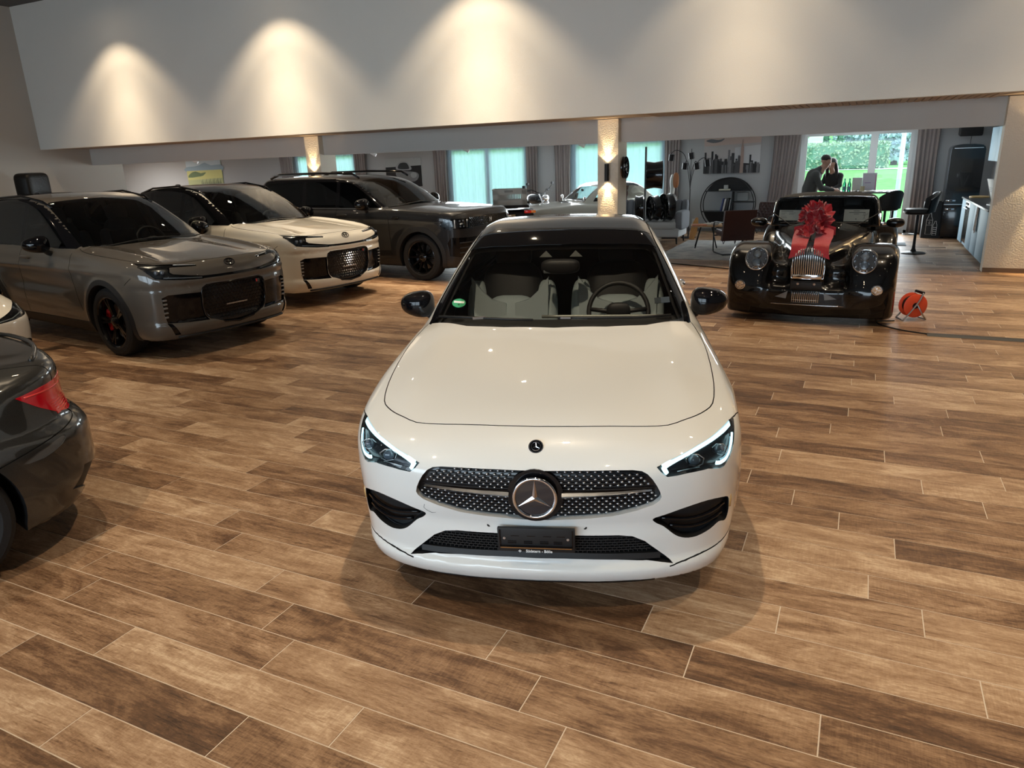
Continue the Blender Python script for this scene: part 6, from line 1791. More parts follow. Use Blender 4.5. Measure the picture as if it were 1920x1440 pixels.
# floor lamp
fl = thing('floor_lamp', (-3.575, 17.0, 0), 0, 'black floor lamp with five curved arms and drum shades lined in gold', 'floor lamp')
G().cyl((0, 0, 0), (0, 0, .022), .17, n=32).build('base', M_STEELBLK, fl); G().cyl((0, 0, .02), (0, 0, 1.10), .014, n=10).build('pole', M_STEELBLK, fl)
GOLD = mat('gold_lining', (0.65, 0.40, 0.14), 0.3, 1.0)
for (dx, dy, zt, zs) in ((-.43, -.05, 1.93, 1.80), (.0, .03, 1.95, 1.82), (.16, -.10, 1.68, 1.60), (.36, .05, 1.75, 1.66), (-.18, .22, 1.70, 1.60)):
    a = G().tube(smooth_line3([(0, 0, 1.06), (dx * .06, dy * .1, 1.3), (dx * .30, dy * .4, zt - .12), (dx * .72, dy * .8, zt + .02), (dx, dy, zt - .03), (dx, dy, zs + .06)], 4), .008, 6).build('arm', M_STEELBLK, fl, 3.14)
    sg = 1 if dx >= 0 else -1
    sh = G().lathe([(.062, -.07), (.064, -.07), (.064, .07), (.010, .072)], 24).build('lamp_shade', M_STEELBLK, a, 0.7, (dx, dy, zs), (0.1, sg * -.12, 0))
    G().lathe([(.060, -.069), (.060, .05), (.002, .05)], 24).build('shade_lining', GOLD, sh, 0.7)

# round shelf
rs = thing('round_shelf', (-2.93, 18.34, 0.0), 0, 'round black metal shelf unit standing against the grey wall', 'shelf')
cz, R = .665, .62
for y in (-.16, .16):
    G().tube([(R * math.cos(a), y, cz + R * math.sin(a)) for a in np.linspace(0, 2 * PI, 65)[:-1]], .012, 8, True).build('ring', M_STEELBLK, rs, 3.14)
chord = lambda z: math.sqrt(max(R * R - (z - cz) ** 2, 0))
for z, x0, x1 in ((.985, -chord(.985), chord(.985)), (.50, -chord(.50), chord(.50)), (.72, .11, chord(.72))):
    G().box(((x0 + x1) / 2, 0, z), (x1 - x0, .32, .018)).build('shelf_board', M_STEELBLK, rs, None)
G().box((.11, 0, .74), (.016, .30, .48)).build('divider', M_STEELBLK, rs, None)
for lo, hi in ((.15, PI - .15),):
    a = [q for q in np.linspace(.535, PI - .535, 24)]
    G().prism([(R * math.cos(q), cz + R * math.sin(q)) for q in a], .145, .155, 'y').build('back_panel', mat('black_panel', (0.012, 0.012, 0.013), 0.7), rs, None)
a = np.linspace(PI + .27, 2 * PI - .27, 24)
G().prism([(R * math.cos(q), cz + R * math.sin(q)) for q in a], .145, .155, 'y').build('back_panel', mat('black_panel', (0.012, 0.012, 0.013), 0.7), rs, None)
for s in (-1, 1): G().box((s * .2, 0, .025), (.05, .36, .05)).build('foot', M_STEELBLK, rs, None)
def shelf_thing(name, g, m, loc, rot, label, cat, grp=None): return tag(g.build(name, m, None, 0.6, loc, rot), label, cat, grp)
for i, (x, c, tl, h, th) in enumerate(((-3.08, (0.06, 0.08, 0.22), .18, .30, .03), (-3.02, (0.55, 0.55, 0.55), .16, .29, .04), (-2.95, (0.03, 0.03, 0.03), .14, .30, .045), (-2.885, (0.30, 0.32, 0.33), .12, .28, .03))):
    nm = ('navy', 'pale grey', 'black', 'mid grey')[i]
    shelf_thing('binder', G().box((0, 0, h / 2), (th, .22, h), None, .004), mat('binder%d' % i, c, 0.5), (x, 18.34, .512), (0, tl, 0), '%s binder leaning on the lower board of the round shelf' % nm, 'binder', 'binders on the round shelf')
shelf_thing('book', G().box((0, 0, .016), (.26, .18, .032), None, .004), mat('cream_cover', (0.58, 0.54, 0.42), 0.5), (-3.02, 18.32, .995), (0, 0, .1), 'thick cream book lying on the top board of the round shelf', 'book')
shelf_thing('desk_clock', G().box((0, 0, .045), (.10, .05, .09), None, .006), mat('clock_grey', (0.33, 0.34, 0.33), 0.4), (-2.99, 18.32, 1.028), (0, 0, 0), 'small square grey clock standing on the cream book', 'clock')
pf = thing('picture_frame', (-2.60, 18.36, .735), 0, 'grey framed print standing on the small board of the round shelf', 'picture frame')
G().box((0, 0, .11), (.27, .015, .21), (-.12, 0, 0), .003).build('frame', mat('frame_grey', (0.16, 0.17, 0.17), 0.4), pf); G().box((0, -.009, .11), (.24, .004, .18), (-.12, 0, 0)).build('print', mat('print_grey', (0.30, 0.31, 0.31), 0.6), pf, None)

# colourful figure and small board by the curtain
fg = thing('goose_sculpture', (-3.98, 16.88, 0), .2, 'tall painted sculpture with white neck and dark patterned body beside the curtain', 'sculpture')
G().ell((0, 0, .68), (.17, .13, .34), (.8, .8), 24, 16).build('body', mat('painted_body', (0.03, 0.035, 0.05), 0.35, var=(6, (0.45, 0.44, 0.42))), fg, 3.14)
G().tube(smooth_line3([(.02, 0, .95), (.03, 0, 1.12), (.02, 0, 1.30), (.05, 0, 1.42)]), [.06] + [.05] * 14 + [.045], 12).build('neck', mat('painted_white', (0.72, 0.72, 0.66), 0.4), fg, 3.14)
G().ell((.10, -.03, 1.30), (.07, .035, .17), (.8, .9), 20, 12).build('orange_plate', mat('painted_orange', (0.50, 0.20, 0.08), 0.4), fg, 3.14)
G().ell((.07, -.10, .62), (.045, .03, .05), (1, 1)).build('red_spot', mat('painted_red', (0.45, 0.03, 0.02), 0.4), fg, 3.14)
for s in (-.09, .09): G().cyl((s, 0, .38), (s, 0, .03), .022, n=10).build('leg', mat('painted_orange', (0.50, 0.20, 0.08), 0.4), fg)
G().box((0, 0, .015), (.36, .28, .03), None, .005).build('plinth', M_STEELBLK, fg)
bd = G().prism([(-.055, 0), (.055, 0), (.075, .20), (.06, .38), (.025, .50), (-.025, .50), (-.06, .38), (-.075, .20)], -.02, .02, 'y')
tag(bd.build('wooden_board', mat('amber_wood', (0.52, 0.22, 0.06), 0.35, 0, 0.4, var=(5, (0.62, 0.32, 0.10), (8, 1, 1))), None, 0.6, (-3.42, 16.62, 0.002), (-.06, .22, .3)), 'curved amber wooden board leaning beside the sofa', 'board')

# pictures
def picture(name, x0, x1, z0, z1, label, parts, base, y=YB - .002):
    t = thing(name, ((x0 + x1) / 2, y, (z0 + z1) / 2), 0, label, 'picture'); w, h = x1 - x0, z1 - z0
    G().box((0, -.012, 0), (w, .022, h), None, .002).build('canvas', base, t)
    for k, (nm, m, poly) in enumerate(parts):
        G().prism([((a - .5) * w, (b - .5) * h) for a, b in poly], -.0236 - .0003 * k, -.0230, 'y').build(nm, m, t, None)
    return t
rb = random.Random(11)
sky = []
for i in range(85):
    a = rb.uniform(0, .96); wd = rb.uniform(.02, .05); hh = rb.uniform(.18, .70) * (1 - .45 * i / 85) * (1 if a < .62 else .8); gcol = rb.choice(((.012, .012, .014), (.025, .025, .028), (.06, .06, .065), (.16, .16, .17)))
    sky.append(('tower', mat('tower%d' % int(gcol[0] * 1000), gcol, 0.6), [(a, 0.0), (min(a + wd, 1), 0.0), (min(a + wd, 1), hh), (a, hh)]))
nyp = [('sky_wash', mat('dusk_cloud', (0.50, 0.40, 0.36), 0.7), [(0, .78), (1, .84), (1, 1), (0, 1)]), ('cloud', mat('dark_cloud', (0.14, 0.15, 0.17), 0.7), smooth_poly([(.03, .93), (.12, .98), (.25, .95), (.36, .985), (.30, .90), (.16, .87)], 3)),
       ('haze', mat('pale_city', (0.50, 0.51, 0.53), 0.7), [(.55, .15), (1, .15), (1, .78), (.55, .72)]), ('city_base', mat('city_black', (0.02, 0.02, 0.022), 0.6), [(0, 0), (1, 0), (1, .24), (.55, .30), (0, .40)])] + sky + [('spire', mat('tower_pink', (0.34, 0.25, 0.22), 0.6), [(.655, 0), (.715, 0), (.71, .72), (.695, .80), (.688, .94), (.682, .94), (.675, .80), (.66, .72)])]
picture('city_picture', -3.60, -2.28, 1.385, 2.20, 'large unframed canvas of a city skyline above the round shelf', nyp, mat('skyline_base', (0.42, 0.40, 0.40), 0.7))
carp = [('dark_ground', mat('photo_black', (0.012, 0.012, 0.014), 0.5), [(0, .0), (1, 0), (1, .74), (0, .70)]),
        ('car_roof', mat('photo_chrome', (0.34, 0.36, 0.38), 0.4), smooth_poly([(.30, .62), (.33, .80), (.45, .90), (.60, .88), (.70, .74), (.72, .60), (.55, .58)], 3)),
        ('car_glass', mat('photo_dark', (0.03, 0.035, 0.04), 0.4), smooth_poly([(.36, .64), (.39, .80), (.48, .85), (.60, .83), (.66, .70), (.64, .62)], 3)),
        ('car_wing', mat('photo_grey', (0.20, 0.21, 0.22), 0.4), smooth_poly([(.30, .60), (.55, .55), (.85, .50), (.92, .36), (.80, .18), (.45, .20), (.30, .35)], 3)),
        ('car_lamp', mat('photo_chrome', (0.34, 0.36, 0.38), 0.4), smooth_poly([(.70, .46), (.78, .50), (.86, .45), (.85, .34), (.76, .30), (.70, .36)], 3))]
picture('car_picture', -12.98, -11.73, 1.22, 2.02, 'black and white picture of a classic sports car between two windows', carp, mat('photo_mount', (0.40, 0.42, 0.42), 0.6))
land = [('sky_band', mat('land_sky', (0.45, 0.55, 0.62), 0.7), [(0, .72), (1, .72), (1, 1), (0, 1)]), ('mountain', mat('land_blue', (0.26, 0.36, 0.44), 0.7), smooth_poly([(0, .60), (.0, .78), (.2, .80), (.38, .84), (.55, .93), (.72, .82), (1, .84), (1, .60)], 2)),
        ('field', mat('land_yellow', (0.55, 0.55, 0.22), 0.7), [(0, .30), (1, .36), (1, .66), (0, .64)]), ('wood', mat('land_green', (0.14, 0.20, 0.10), 0.7), smooth_poly([(.02, .40), (.10, .55), (.25, .62), (.40, .55), (.55, .58), (.46, .46), (.3, .42)], 2))]
for i in range(16):
    a = .38 + i * .036; land.append(('cypress', mat('land_dark', (0.05, 0.08, 0.07), 0.7), [(a, .12), (a + .018, .12), (a + .012, .30 + .06 * math.sin(i * 2.1))]))
picture('landscape_painting', -21.3, -19.65, 1.30, 2.20, 'bright landscape painting with hills and yellow fields on the far wall', land, mat('land_base', (0.40, 0.44, 0.24), 0.7))
so = thing('wall_socket', (-3.77, YB - .002, .24), 0, 'white wall socket plate beside the floor lamp', 'socket')
G().box((0, -.006, 0), (.12, .012, .12), None, .003).build('plate', mat('socket_white', (0.6, 0.6, 0.58), 0.4), so); G().cyl((0, -.012, 0), (0, -.0125, 0), .022, n=16).build('outlet', mat('socket_grey', (0.35, 0.35, 0.34), 0.5), so)
sp_ = thing('loudspeaker', (1.90, 18.28, 2.13), 0, 'black loudspeaker mounted high on the wall above the fridge', 'loudspeaker')
G().box((0, 0, 0), (.42, .26, .20), (.12, 0, 0), .03).build('cabinet', M_BLKPLAST, sp_); G().box((0, -.132, .008), (.38, .012, .16), (.12, 0, 0), .01).build('speaker_cloth', mat('speaker_cloth', (0.02, 0.02, 0.02), 0.9), sp_); G().box((0, .18, .02), (.06, .26, .06)).build('bracket', M_STEELBLK, sp_)
G().tube([(.04, .10, -.08), (.045, .22, -.18), (.05, .29, -.32)], .005, 6).build('speaker_cable', M_STEELBLK, sp_, 3.14)

# ---------------------------------------------------------------- kitchen
KX = 1.76
def cabinet(y0, y1, label, kind='door'):
    t = thing('base_cabinet', (0, 0, 0), 0, label, 'cabinet', 'base cabinets along the kitchen wall')
    ym, w = (y0 + y1) / 2, y1 - y0
    t.location = (KX, ym, 0)
    G().box((.32, 0, .475), (.60, w - .002, .79)).build('carcass', M_CAB, t, None)
    G().box((.37, 0, .04), (.50, w - .002, .08)).build('plinth', M_STEELBLK, t, None)
    if kind == 'oven':
        G().box((.010, 0, .50), (.02, w - .008, .72)).build('oven_front', mat('oven_black', (0.008, 0.008, 0.009), 0.15), t, None)
        G().box((.008, 0, .815), (.02, w - .008, .09)).build('control_panel', M_SATIN, t, None)
        G().cyl((-.035, -w / 2 + .06, .745), (-.035, w / 2 - .06, .745), .010, n=10).build('handle', M_SATIN, t)
        for q in (-.12, 0, .12): G().cyl((-.002, q, .82), (-.025, q, .82), .018, n=12).build('knob', M_STEELBLK, t)
    else:
        n = 2 if w > 1.0 else 1
        for i in range(n):
            yy = -w / 2 + w / n * (i + .5)
            d = G().box((.010, yy, .475), (.02, w / n - .008, .78), None, .002).build('door', M_CAB, t)
    return t
cabinet(16.02, 16.60, 'blue grey kitchen base cabinet nearest the fridge')
cabinet(15.42, 16.02, 'built-in black oven in a blue grey kitchen cabinet', 'oven')
cabinet(14.02, 15.42, 'blue grey kitchen base cabinet with the towel hanging on it')
cabinet(13.11, 14.02, 'blue grey kitchen base cabinet beside the rough wall end')
G().box((KX + .31, (13.11 + 16.62) / 2, .885), (.66, 3.51, .03), None, .003).build('worktop', M_TOP)
tag(bpy.data.objects['worktop'], 'dark kitchen worktop running over the blue grey cabinets', 'worktop')
wc = thing('wall_cabinet', (2.23, 14.7, 1.85), 0, 'blue grey kitchen wall cabinet above the worktop', 'cabinet')
G().box((0, 0, 0), (.36, 3.15, .58)).build('carcass', M_CAB, wc, None)
for i in range(4): G().box((-.19, -1.18 + i * .787, 0), (.02, .78, .575), None, .002).build('door', M_CAB, wc)
tw = G().grid(lambda u, v: (KX - .012 - .006 * math.sin(u * 14) - .01 * v, 14.25 + .22 * (u - .5) * (1 - .25 * (1 - v)), .86 - .40 * v + .02 * math.sin(u * 9) * v), 20, 10)
tag(tw.build('towel', mat('checked_towel', (0.52, 0.46, 0.40), 0.9, var=(30, (0.25, 0.20, 0.18))), None, 3.14), 'crumpled checked towel hanging on the kitchen cabinet front', 'towel')
wb = G().lathe([(.001, 0), (.16, 0), (.165, .012), (.16, .026), (.001, .026)], 32)
tag(wb.build('chopping_board', mat('board_wood', (0.55, 0.36, 0.15), 0.5), None, 0.8, (1.98, 16.25, .901)), 'round wooden board on the kitchen worktop by the fridge', 'board')
ds = thing('display_card', (2.02, 15.1, .925), 0, 'white card with a red printed header on an angled worktop stand', 'sign')
G().box((0, 0, .18), (.012, .26, .36), (0, -.30, .25), .002).build('card', M_PAPER, ds); G().box((-.012, 0, .28), (.004, .22, .10), (0, -.30, .25)).build('red_header', mat('card_red', (0.50, 0.05, 0.09), 0.5), ds, None)
text_obj('header_lettering', 'CAFE', .075, M_PAPER, ds, (-.020, 0, .275), (PI / 2, -.0, -PI / 2 + .25), 'CENTER', .0008) if False else None
for k in range(5): G().box((-.004 + .02 * k * .3 - .028 + .012 * k, 0, .20 - .032 * k), (.003, .18 - .02 * (k % 2), .007), (0, -.30, .25)).build('text_line', mat('card_grey', (0.35, 0.33, 0.33), 0.5), ds, None)
G().box((.10, 0, .12), (.012, .22, .26), (0, .35, .25), .002).build('stand_leg', M_SATIN, ds)
cm = thing('coffee_machine', (2.15, 14.5, .901), 0, 'small dark and steel coffee machine on the kitchen worktop', 'coffee machine')
G().box((.02, 0, .16), (.26, .22, .32), None, .02).build('body', M_BLKPLAST, cm); G().box((-.13, 0, .26), (.10, .18, .10), None, .015).build('brew_head', M_SATIN, cm); G().box((-.12, 0, .012), (.14, .18, .024), None, .004).build('drip_tray', M_SATIN, cm); G().cyl((-.15, 0, .21), (-.15, 0, .16), .012, n=10).build('spout', M_SATIN, cm)
for i, (yy, c) in enumerate(((14.05, (0.5, 0.5, 0.52)), (13.62, (0.25, 0.30, 0.42)))):
    tag(G().box((0, 0, .008 + .004 * i), (.22, .30, .016 + .008 * i), None, .002).build('magazine', mat('kmag%d' % i, c, 0.4), None, 0.6, (1.98, yy, .901), (0, 0, .2)), ('pale grey', 'blue')[i] + ' magazine lying on the kitchen worktop', 'magazine')

fg_ = thing('fridge', (1.83, 17.78, 0), 0, 'tall black retro fridge with rounded top and chrome handles', 'fridge')
M_FR = mat('fridge_black', (0.007, 0.007, 0.008), 0.18, 0, 0.3)
pr_ = [(-.30, .03), (.30, .03), (.30, 1.76), (.285, 1.81), (.24, 1.845), (.10, 1.865), (-.10, 1.865), (-.24, 1.845), (-.285, 1.81), (-.30, 1.76)]
G().prism(pr_, -.22, .32, 'y').build('body', M_FR, fg_, 0.5)
G().prism([(-.295, .70), (.295, .70), (.295, 1.755), (.28, 1.80), (.235, 1.838), (.10, 1.857), (-.10, 1.857), (-.235, 1.838), (-.28, 1.80), (-.295, 1.755)], -.29, -.225, 'y').build('upper_door', M_FR, fg_, 0.5)
G().box((0, -.257, .365), (.59, .065, .65), None, .015).build('lower_door', M_FR, fg_)
G().box((0, -.26, .692), (.59, .05, .012)).build('door_trim', M_SATIN, fg_, None); G().box((0, -.285, 1.79), (.50, .02, .012)).build('top_trim', M_SATIN, fg_, None)
for z in (.77, .60):
    h = G().box((-.19, -.315, z), (.17, .02, .035), None, .008).build('handle', M_CHROME, fg_); G().box((-.19, -.327, z), (.06, .006, .02)).build('handle_inset', M_STEELBLK, h, None)
for sx in (-.25, .25): G().cyl((sx, -.18, 0), (sx, -.18, .03), .025, n=10).build('foot', M_STEELBLK, fg_)

bg = thing('recycling_bag', (1.36, 17.72, 0), 0, 'black recycling bag printed with white bottle outlines beside the fridge', 'bag')
g = G(); g.grid(lambda u, v: ((u - .5) * .34 * (1 - .05 * v), -.14 - .015 * math.sin(u * PI), .0 + .74 * v), 8, 8); g.grid(lambda u, v: ((.5 - u) * .34 * (1 - .05 * v), .14, .74 * v), 4, 8)
for s in (-1, 1): g.grid(lambda u, v, s=s: (s * .17 * (1 - .05 * v), s * (u - .5) * .28, .74 * v), 4, 8)
g.box((0, 0, .005), (.33, .27, .01))
g.build('sack', M_BLKPLAST, bg, 0.8)
G().tube([(-.08, -.15, .70), (-.07, -.155, .80), (0, -.155, .84), (.07, -.155, .80), (.08, -.15, .70)], .008, 6).build('strap', M_STEELBLK, bg, 3.14)
M_PW = mat('white_print', (0.75, 0.75, 0.75), 0.6)
def outline(pts, r=.004, nm='bottle_print', closed=True): G().tube([(a, -.160, b) for a, b in pts], r, 5, closed).build(nm, M_PW, bg, 3.14)
outline([(-.095, .08), (.015, .08), (.015, .38), (-.01, .44), (-.02, .50), (-.06, .50), (-.07, .44), (-.095, .38)]); outline([(-.02, .51), (-.02, .54), (-.06, .54), (-.06, .51)])
outline([(-.095, .27), (.015, .27)], .003, 'label_print', False); outline([(-.095, .37), (.015, .37)], .003, 'label_print', False)
outline([(.035, .06), (.105, .06), (.105, .27), (.09, .31), (.085, .35), (.06, .35), (.052, .31), (.035, .27)]); outline([(-.04, .29), (-.055, .315), (-.04, .35), (-.025, .315)], .004, 'drop_print')
for z in (.10, .14, .18, .22): outline([(.04, z), (.10, z)], .006, 'bottle_stripe', False)
bk = G().lathe([(.07, 0), (.085, .14), (.09, .26), (.086, .26), (.08, .14), (.001, .01)], 24)
tag(G().ell((0, 0, 0), (.09, .09, .09), (1, 1), 20, 12).build('grey_ball', mat('bin_grey', (0.25, 0.26, 0.27), 0.5), None, 3.14, (1.40, 17.66, .86)), 'round grey lid resting on top of the recycling bag', 'lid')

# ---------------------------------------------------------------- bar table, stools and things on the table
bt_ = thing('bar_table', (-.02, 17.05, 0), 0, 'high dark bar table with a thin top and steel legs by the glass door', 'table')
G().box((0, 0, .985), (1.35, .75, .032), None, .006).build('tabletop', mat('table_dark', (0.035, 0.028, 0.024), 0.35), bt_)
for sx in (-.6, .6):
    for sy in (-.31, .31): G().box((sx, sy, .485), (.045, .045, .97)).build('leg', M_STEELBLK, bt_, None)
G().box((0, 0, .25), (1.2, .03, .03)).build('stretcher', M_STEELBLK, bt_, None)
TZ = 1.002
def bottle(x, y, label):
    t = thing('water_bottle', (x, y, TZ), 0, label, 'bottle', 'green bottles on the bar table')
    G().lathe([(.001, 0), (.035, 0), (.038, .01), (.038, .13), (.034, .16), (.017, .205), (.014, .235), (.016, .24), (.016, .252), (.001, .252)], 24).build('glass', mat('green_bottle', (0.02, 0.22, 0.10), 0.06, 0, 0.3, trans=0.5), t, 0.9)
    G().lathe([(.0385, .035), (.0385, .105)], 24).build('bottle_label', mat('bottle_label', (0.16, 0.32, 0.40), 0.5), t, 0.9); G().lathe([(.016, .252), (.0165, .268), (.001, .268)], 16).build('cap', mat('cap_dark', (0.05, 0.12, 0.08), 0.4), t, 0.9)
bottle(-.36, 16.86, 'green glass water bottle on the bar table next to the leaning man'); bottle(-.27, 16.82, 'green glass water bottle on the bar table beside the card frames')
def stand_frame(x, y, w, h, label, c, mark):
    t = thing('card_frame', (x, y, TZ), .1, label, 'picture frame', 'card frames on the bar table')
    G().box((0, 0, h / 2), (w, .012, h), (-.14, 0, 0), .003).build('frame', mat('frame_silver', (0.50, 0.50, 0.52), 0.35), t); G().box((0, -.008, h / 2), (w - .025, .004, h - .03), (-.14, 0, 0)).build('card', c, t, None)
    for k, (a, b, ww, hh, m) in enumerate(mark): G().box((a, -.011 + b * .0, b * 1.0), (ww, .003, hh), (-.14, 0, 0)).build('card_print', m, t, None).location = (0, -.003 - .14 * (h / 2 - b) * -1 * 0, 0)
    G().box((0, .05, h * .4), (.05, .006, h * .8), (.22, 0, 0)).build('strut', M_STEELBLK, t, None)
stand_frame(-.13, 17.18, .19, .27, 'small white card frame with a dark code-like block on the bar table', mat('card_pale', (0.50, 0.48, 0.47), 0.6), [(.0, .07, .07, .05, M_INK)])
stand_frame(.10, 17.22, .27, .36, 'larger white card frame with a pink printed edge on the bar table', mat('card_lilac', (0.48, 0.45, 0.50), 0.6), [(.115, .17, .012, .30, mat('card_pink', (0.45, 0.08, 0.22), 0.5)), (-.03, .16, .12, .012, mat('card_purple', (0.25, 0.15, 0.30), 0.5)), (-.01, .12, .15, .012, mat('card_purple', (0.25, 0.15, 0.30), 0.5))])
for i, (x, y, rz, c) in enumerate(((.02, 16.90, .1, (0.55, 0.48, 0.36)), (.27, 16.90, -.05, (0.62, 0.60, 0.56)), (.52, 16.90, .05, (0.70, 0.70, 0.70)), (-.22, 17.02, -.1, (0.45, 0.36, 0.22)))):
    nm = ('tan', 'cream', 'white', 'brown')[i]
    g = G().grid(lambda u, v: ((u - .5) * .21, (v - .5) * .29, .004 + .03 * abs(u - .5) ** 1.5 * (1 + i % 2)), 8, 2)
    tag(g.build('leaflet', mat('leaf%d' % i, c, 0.6), None, 3.14, (x, y, TZ), (0, 0, rz)), '%s leaflet lying open on the bar table' % nm, 'leaflet', 'leaflets on the bar table')
tag(G().lathe([(.001, 0), (.04, 0), (.045, .1), (.042, .1), (.038, .01), (.001, .008)], 20).build('pen_cup', mat('pen_cup', (0.45, 0.38, 0.25), 0.5), None, 0.8, (-.02, 17.02, TZ)), 'small tan cup on the bar table in front of the card frames', 'cup')

def bar_stool(loc, rz, label):
    t = thing('bar_stool', (*loc, 0), rz, label, 'stool', 'black bar stools at the high table')
    G().lathe([(.001, 0), (.20, 0), (.205, .008), (.19, .018), (.05, .04), (.03, .09), (.026, .14)], 36).build('base', M_STEELBLK, t, 0.9)
    G().cyl((0, 0, .12), (0, 0, .70), .024, n=14).build('column', M_STEELBLK, t)
    G().tube([(.0, 0, .34), (-.10, .12, .34), (-.19, .09, .34), (-.21, 0, .34), (-.19, -.09, .34), (-.10, -.12, .34)], .009, 8, True).build('footrest', M_SATIN, t, 3.14)
    G().ell((-.02, 0, .745), (.21, .20, .055), (.5, .5), 28, 12).build('seat', M_LEATHERB, t, 3.14)
    def sh(u, v):
        a = -1.15 + 2.3 * u; r = .215; h = .35 * max(0.35, math.cos(a * .78)) 
        return (.02 + r * math.cos(a) * (1 + .30 * v), r * 1.02 * math.sin(a) * (1 + .05 * v), .735 + h * v)
    g = G().grid(sh, 24, 8); g.grid(lambda u, v: tuple(np.array(sh(1 - u, v)) + np.array((.03 * math.cos(-1.15 + 2.3 * (1 - u)), .03 * math.sin(-1.15 + 2.3 * (1 - u)), 0))), 24, 8)
    g.grid(lambda u, v: tuple(np.array(sh(u, 1)) + v * np.array((.03 * math.cos(-1.15 + 2.3 * u), .03 * math.sin(-1.15 + 2.3 * u), 0))), 24, 1)
    g.build('backrest', M_LEATHERB, t, 0.9)
M_LEATHERB = mat('black_stool_leather', (0.010, 0.010, 0.011), 0.45, bump=(80, 0.2))
bar_stool((.93, 14.97), .12, 'black bar stool with a round base standing free on the open floor')
bar_stool((.42, 15.85), -1.05, 'black bar stool pushed up to the high table')
tag(G().box((0, 0, .006), (.42, .50, .010), None, .003).build('door_mat', mat('grey_mat', (0.30, 0.33, 0.35), 0.9, bump=(300, 0.5)), None, 0.6, (.66, 16.35, 0)), 'pale grey mat on the floor in front of the glass door', 'mat')

# black padded seat by the left wall
ls = thing('padded_seat', (-17.6, 10.9, 0), .5, 'tall black leather seat standing against the left wall behind the taupe crossover', 'seat')
G().ell((0, 0, 1.66), (.20, .46, .30), (.35, .4), 32, 16).build('backrest', mat('black_leather_gloss', (0.008, 0.007, 0.006), 0.45, spec=0.25, bump=(30, 0.4)), ls, 3.14)
G().ell((.40, 0, 1.15), (.42, .42, .15), (.35, .4), 32, 14).build('seat_cushion', mat('black_leather_gloss', (0.016, 0.014, 0.012), 0.3, 0, 0.4), ls, 3.14)
for s in (-1, 1): G().ell((.35, s * .40, 1.35), (.42, .10, .14), (.4, .5), 24, 12).build('armrest', mat('black_leather_gloss', (0.016, 0.014, 0.012), 0.3, 0, 0.4), ls, 3.14)
G().cyl((.30, 0, .05), (.30, 0, 1.05), .08, n=16).build('pedestal', M_STEELBLK, ls); G().cyl((.30, 0, 0), (.30, 0, .06), .42, n=32).build('foot', M_STEELBLK, ls)

# ---------------------------------------------------------------- cable reel, cable and floor cable cover
cr_ = thing('cable_reel', (.63, 9.05, 0), .45, 'orange cable reel with a black handle on a steel tube frame', 'cable reel')
M_OR = mat('reel_orange', (0.78, 0.085, 0.03), 0.35)
for s in (-1, 1): 
    d = G().lathe([(.035, s * .055 - .004), (.128, s * .055 - .004), (.132, s * .055), (.128, s * .055 + .004), (.035, s * .055 + .004)], 40, (0, 0, .165), 'y').build('reel_disc', M_OR, cr_, 0.8)
G().lathe([(.001, -.05), (.095, -.05), (.10, 0), (.095, .05), (.001, .05)], 32, (0, 0, .165), 'y').build('wound_cable', mat('cable_black', (0.010, 0.010, 0.010), 0.6, bump=(90, 0.6)), cr_, 0.9)
for s in (-1, 1):
    G().tube(smooth_line3([(-.13, s * .075, .012), (-.06, s * .078, .10), (.02, s * .080, .22), (.06, s * .075, .31)]), .009, 8).build('frame_tube', M_SATIN, cr_, 3.14)
    G().tube([(.0, s * .079, .19), (.07, s * .078, .08), (.12, s * .075, .012)], .009, 8).build('frame_leg', M_SATIN, cr_, 3.14)
G().tube([(-.13, -.075, .012), (-.13, .075, .012)], .009, 8).build('frame_foot', M_SATIN, cr_, 3.14); G().tube([(.12, -.075, .012), (.12, .075, .012)], .009, 8).build('frame_foot', M_SATIN, cr_, 3.14)
G().cyl((.06, -.075, .31), (.06, .075, .31), .016, n=12).build('handle', M_STEELBLK, cr_)
G().cyl((0, -.085, .165), (0, -.065, .165), .02, n=14).build('hub_cap', M_STEELBLK, cr_)
def floor_cable(pts, r, label, name='cable'):
    return tag(G().tube(smooth_line3([(a, b, r) for a, b in pts], 8), r, 8).build(name, mat('cable_black', (0.010, 0.010, 0.010), 0.6), None, 3.14), label, 'cable')
floor_cable([(.46, 8.90), (.38, 8.86), (.28, 8.80), (.33, 8.62), (.50, 8.45), (.66, 8.36), (.78, 8.31)], .007, 'thin black cable running from the orange reel to the cable cover')
cc = G().prism([(-.055, .0), (-.02, .018), (.02, .018), (.055, .0)], .74, 5.6, 'x')
tag(cc.build('cable_cover', mat('cable_black2', (0.012, 0.012, 0.012), 0.55), None, None, (0, 8.30, 0.001)), 'long black floor cable cover lying across the boards', 'cable cover')
floor_cable([(-3.6, 12.95), (-2.8, 12.72), (-2.0, 12.40), (-1.55, 12.2), (-1.30, 12.0)], .010, 'black cable lying on the floor in front of the rug')
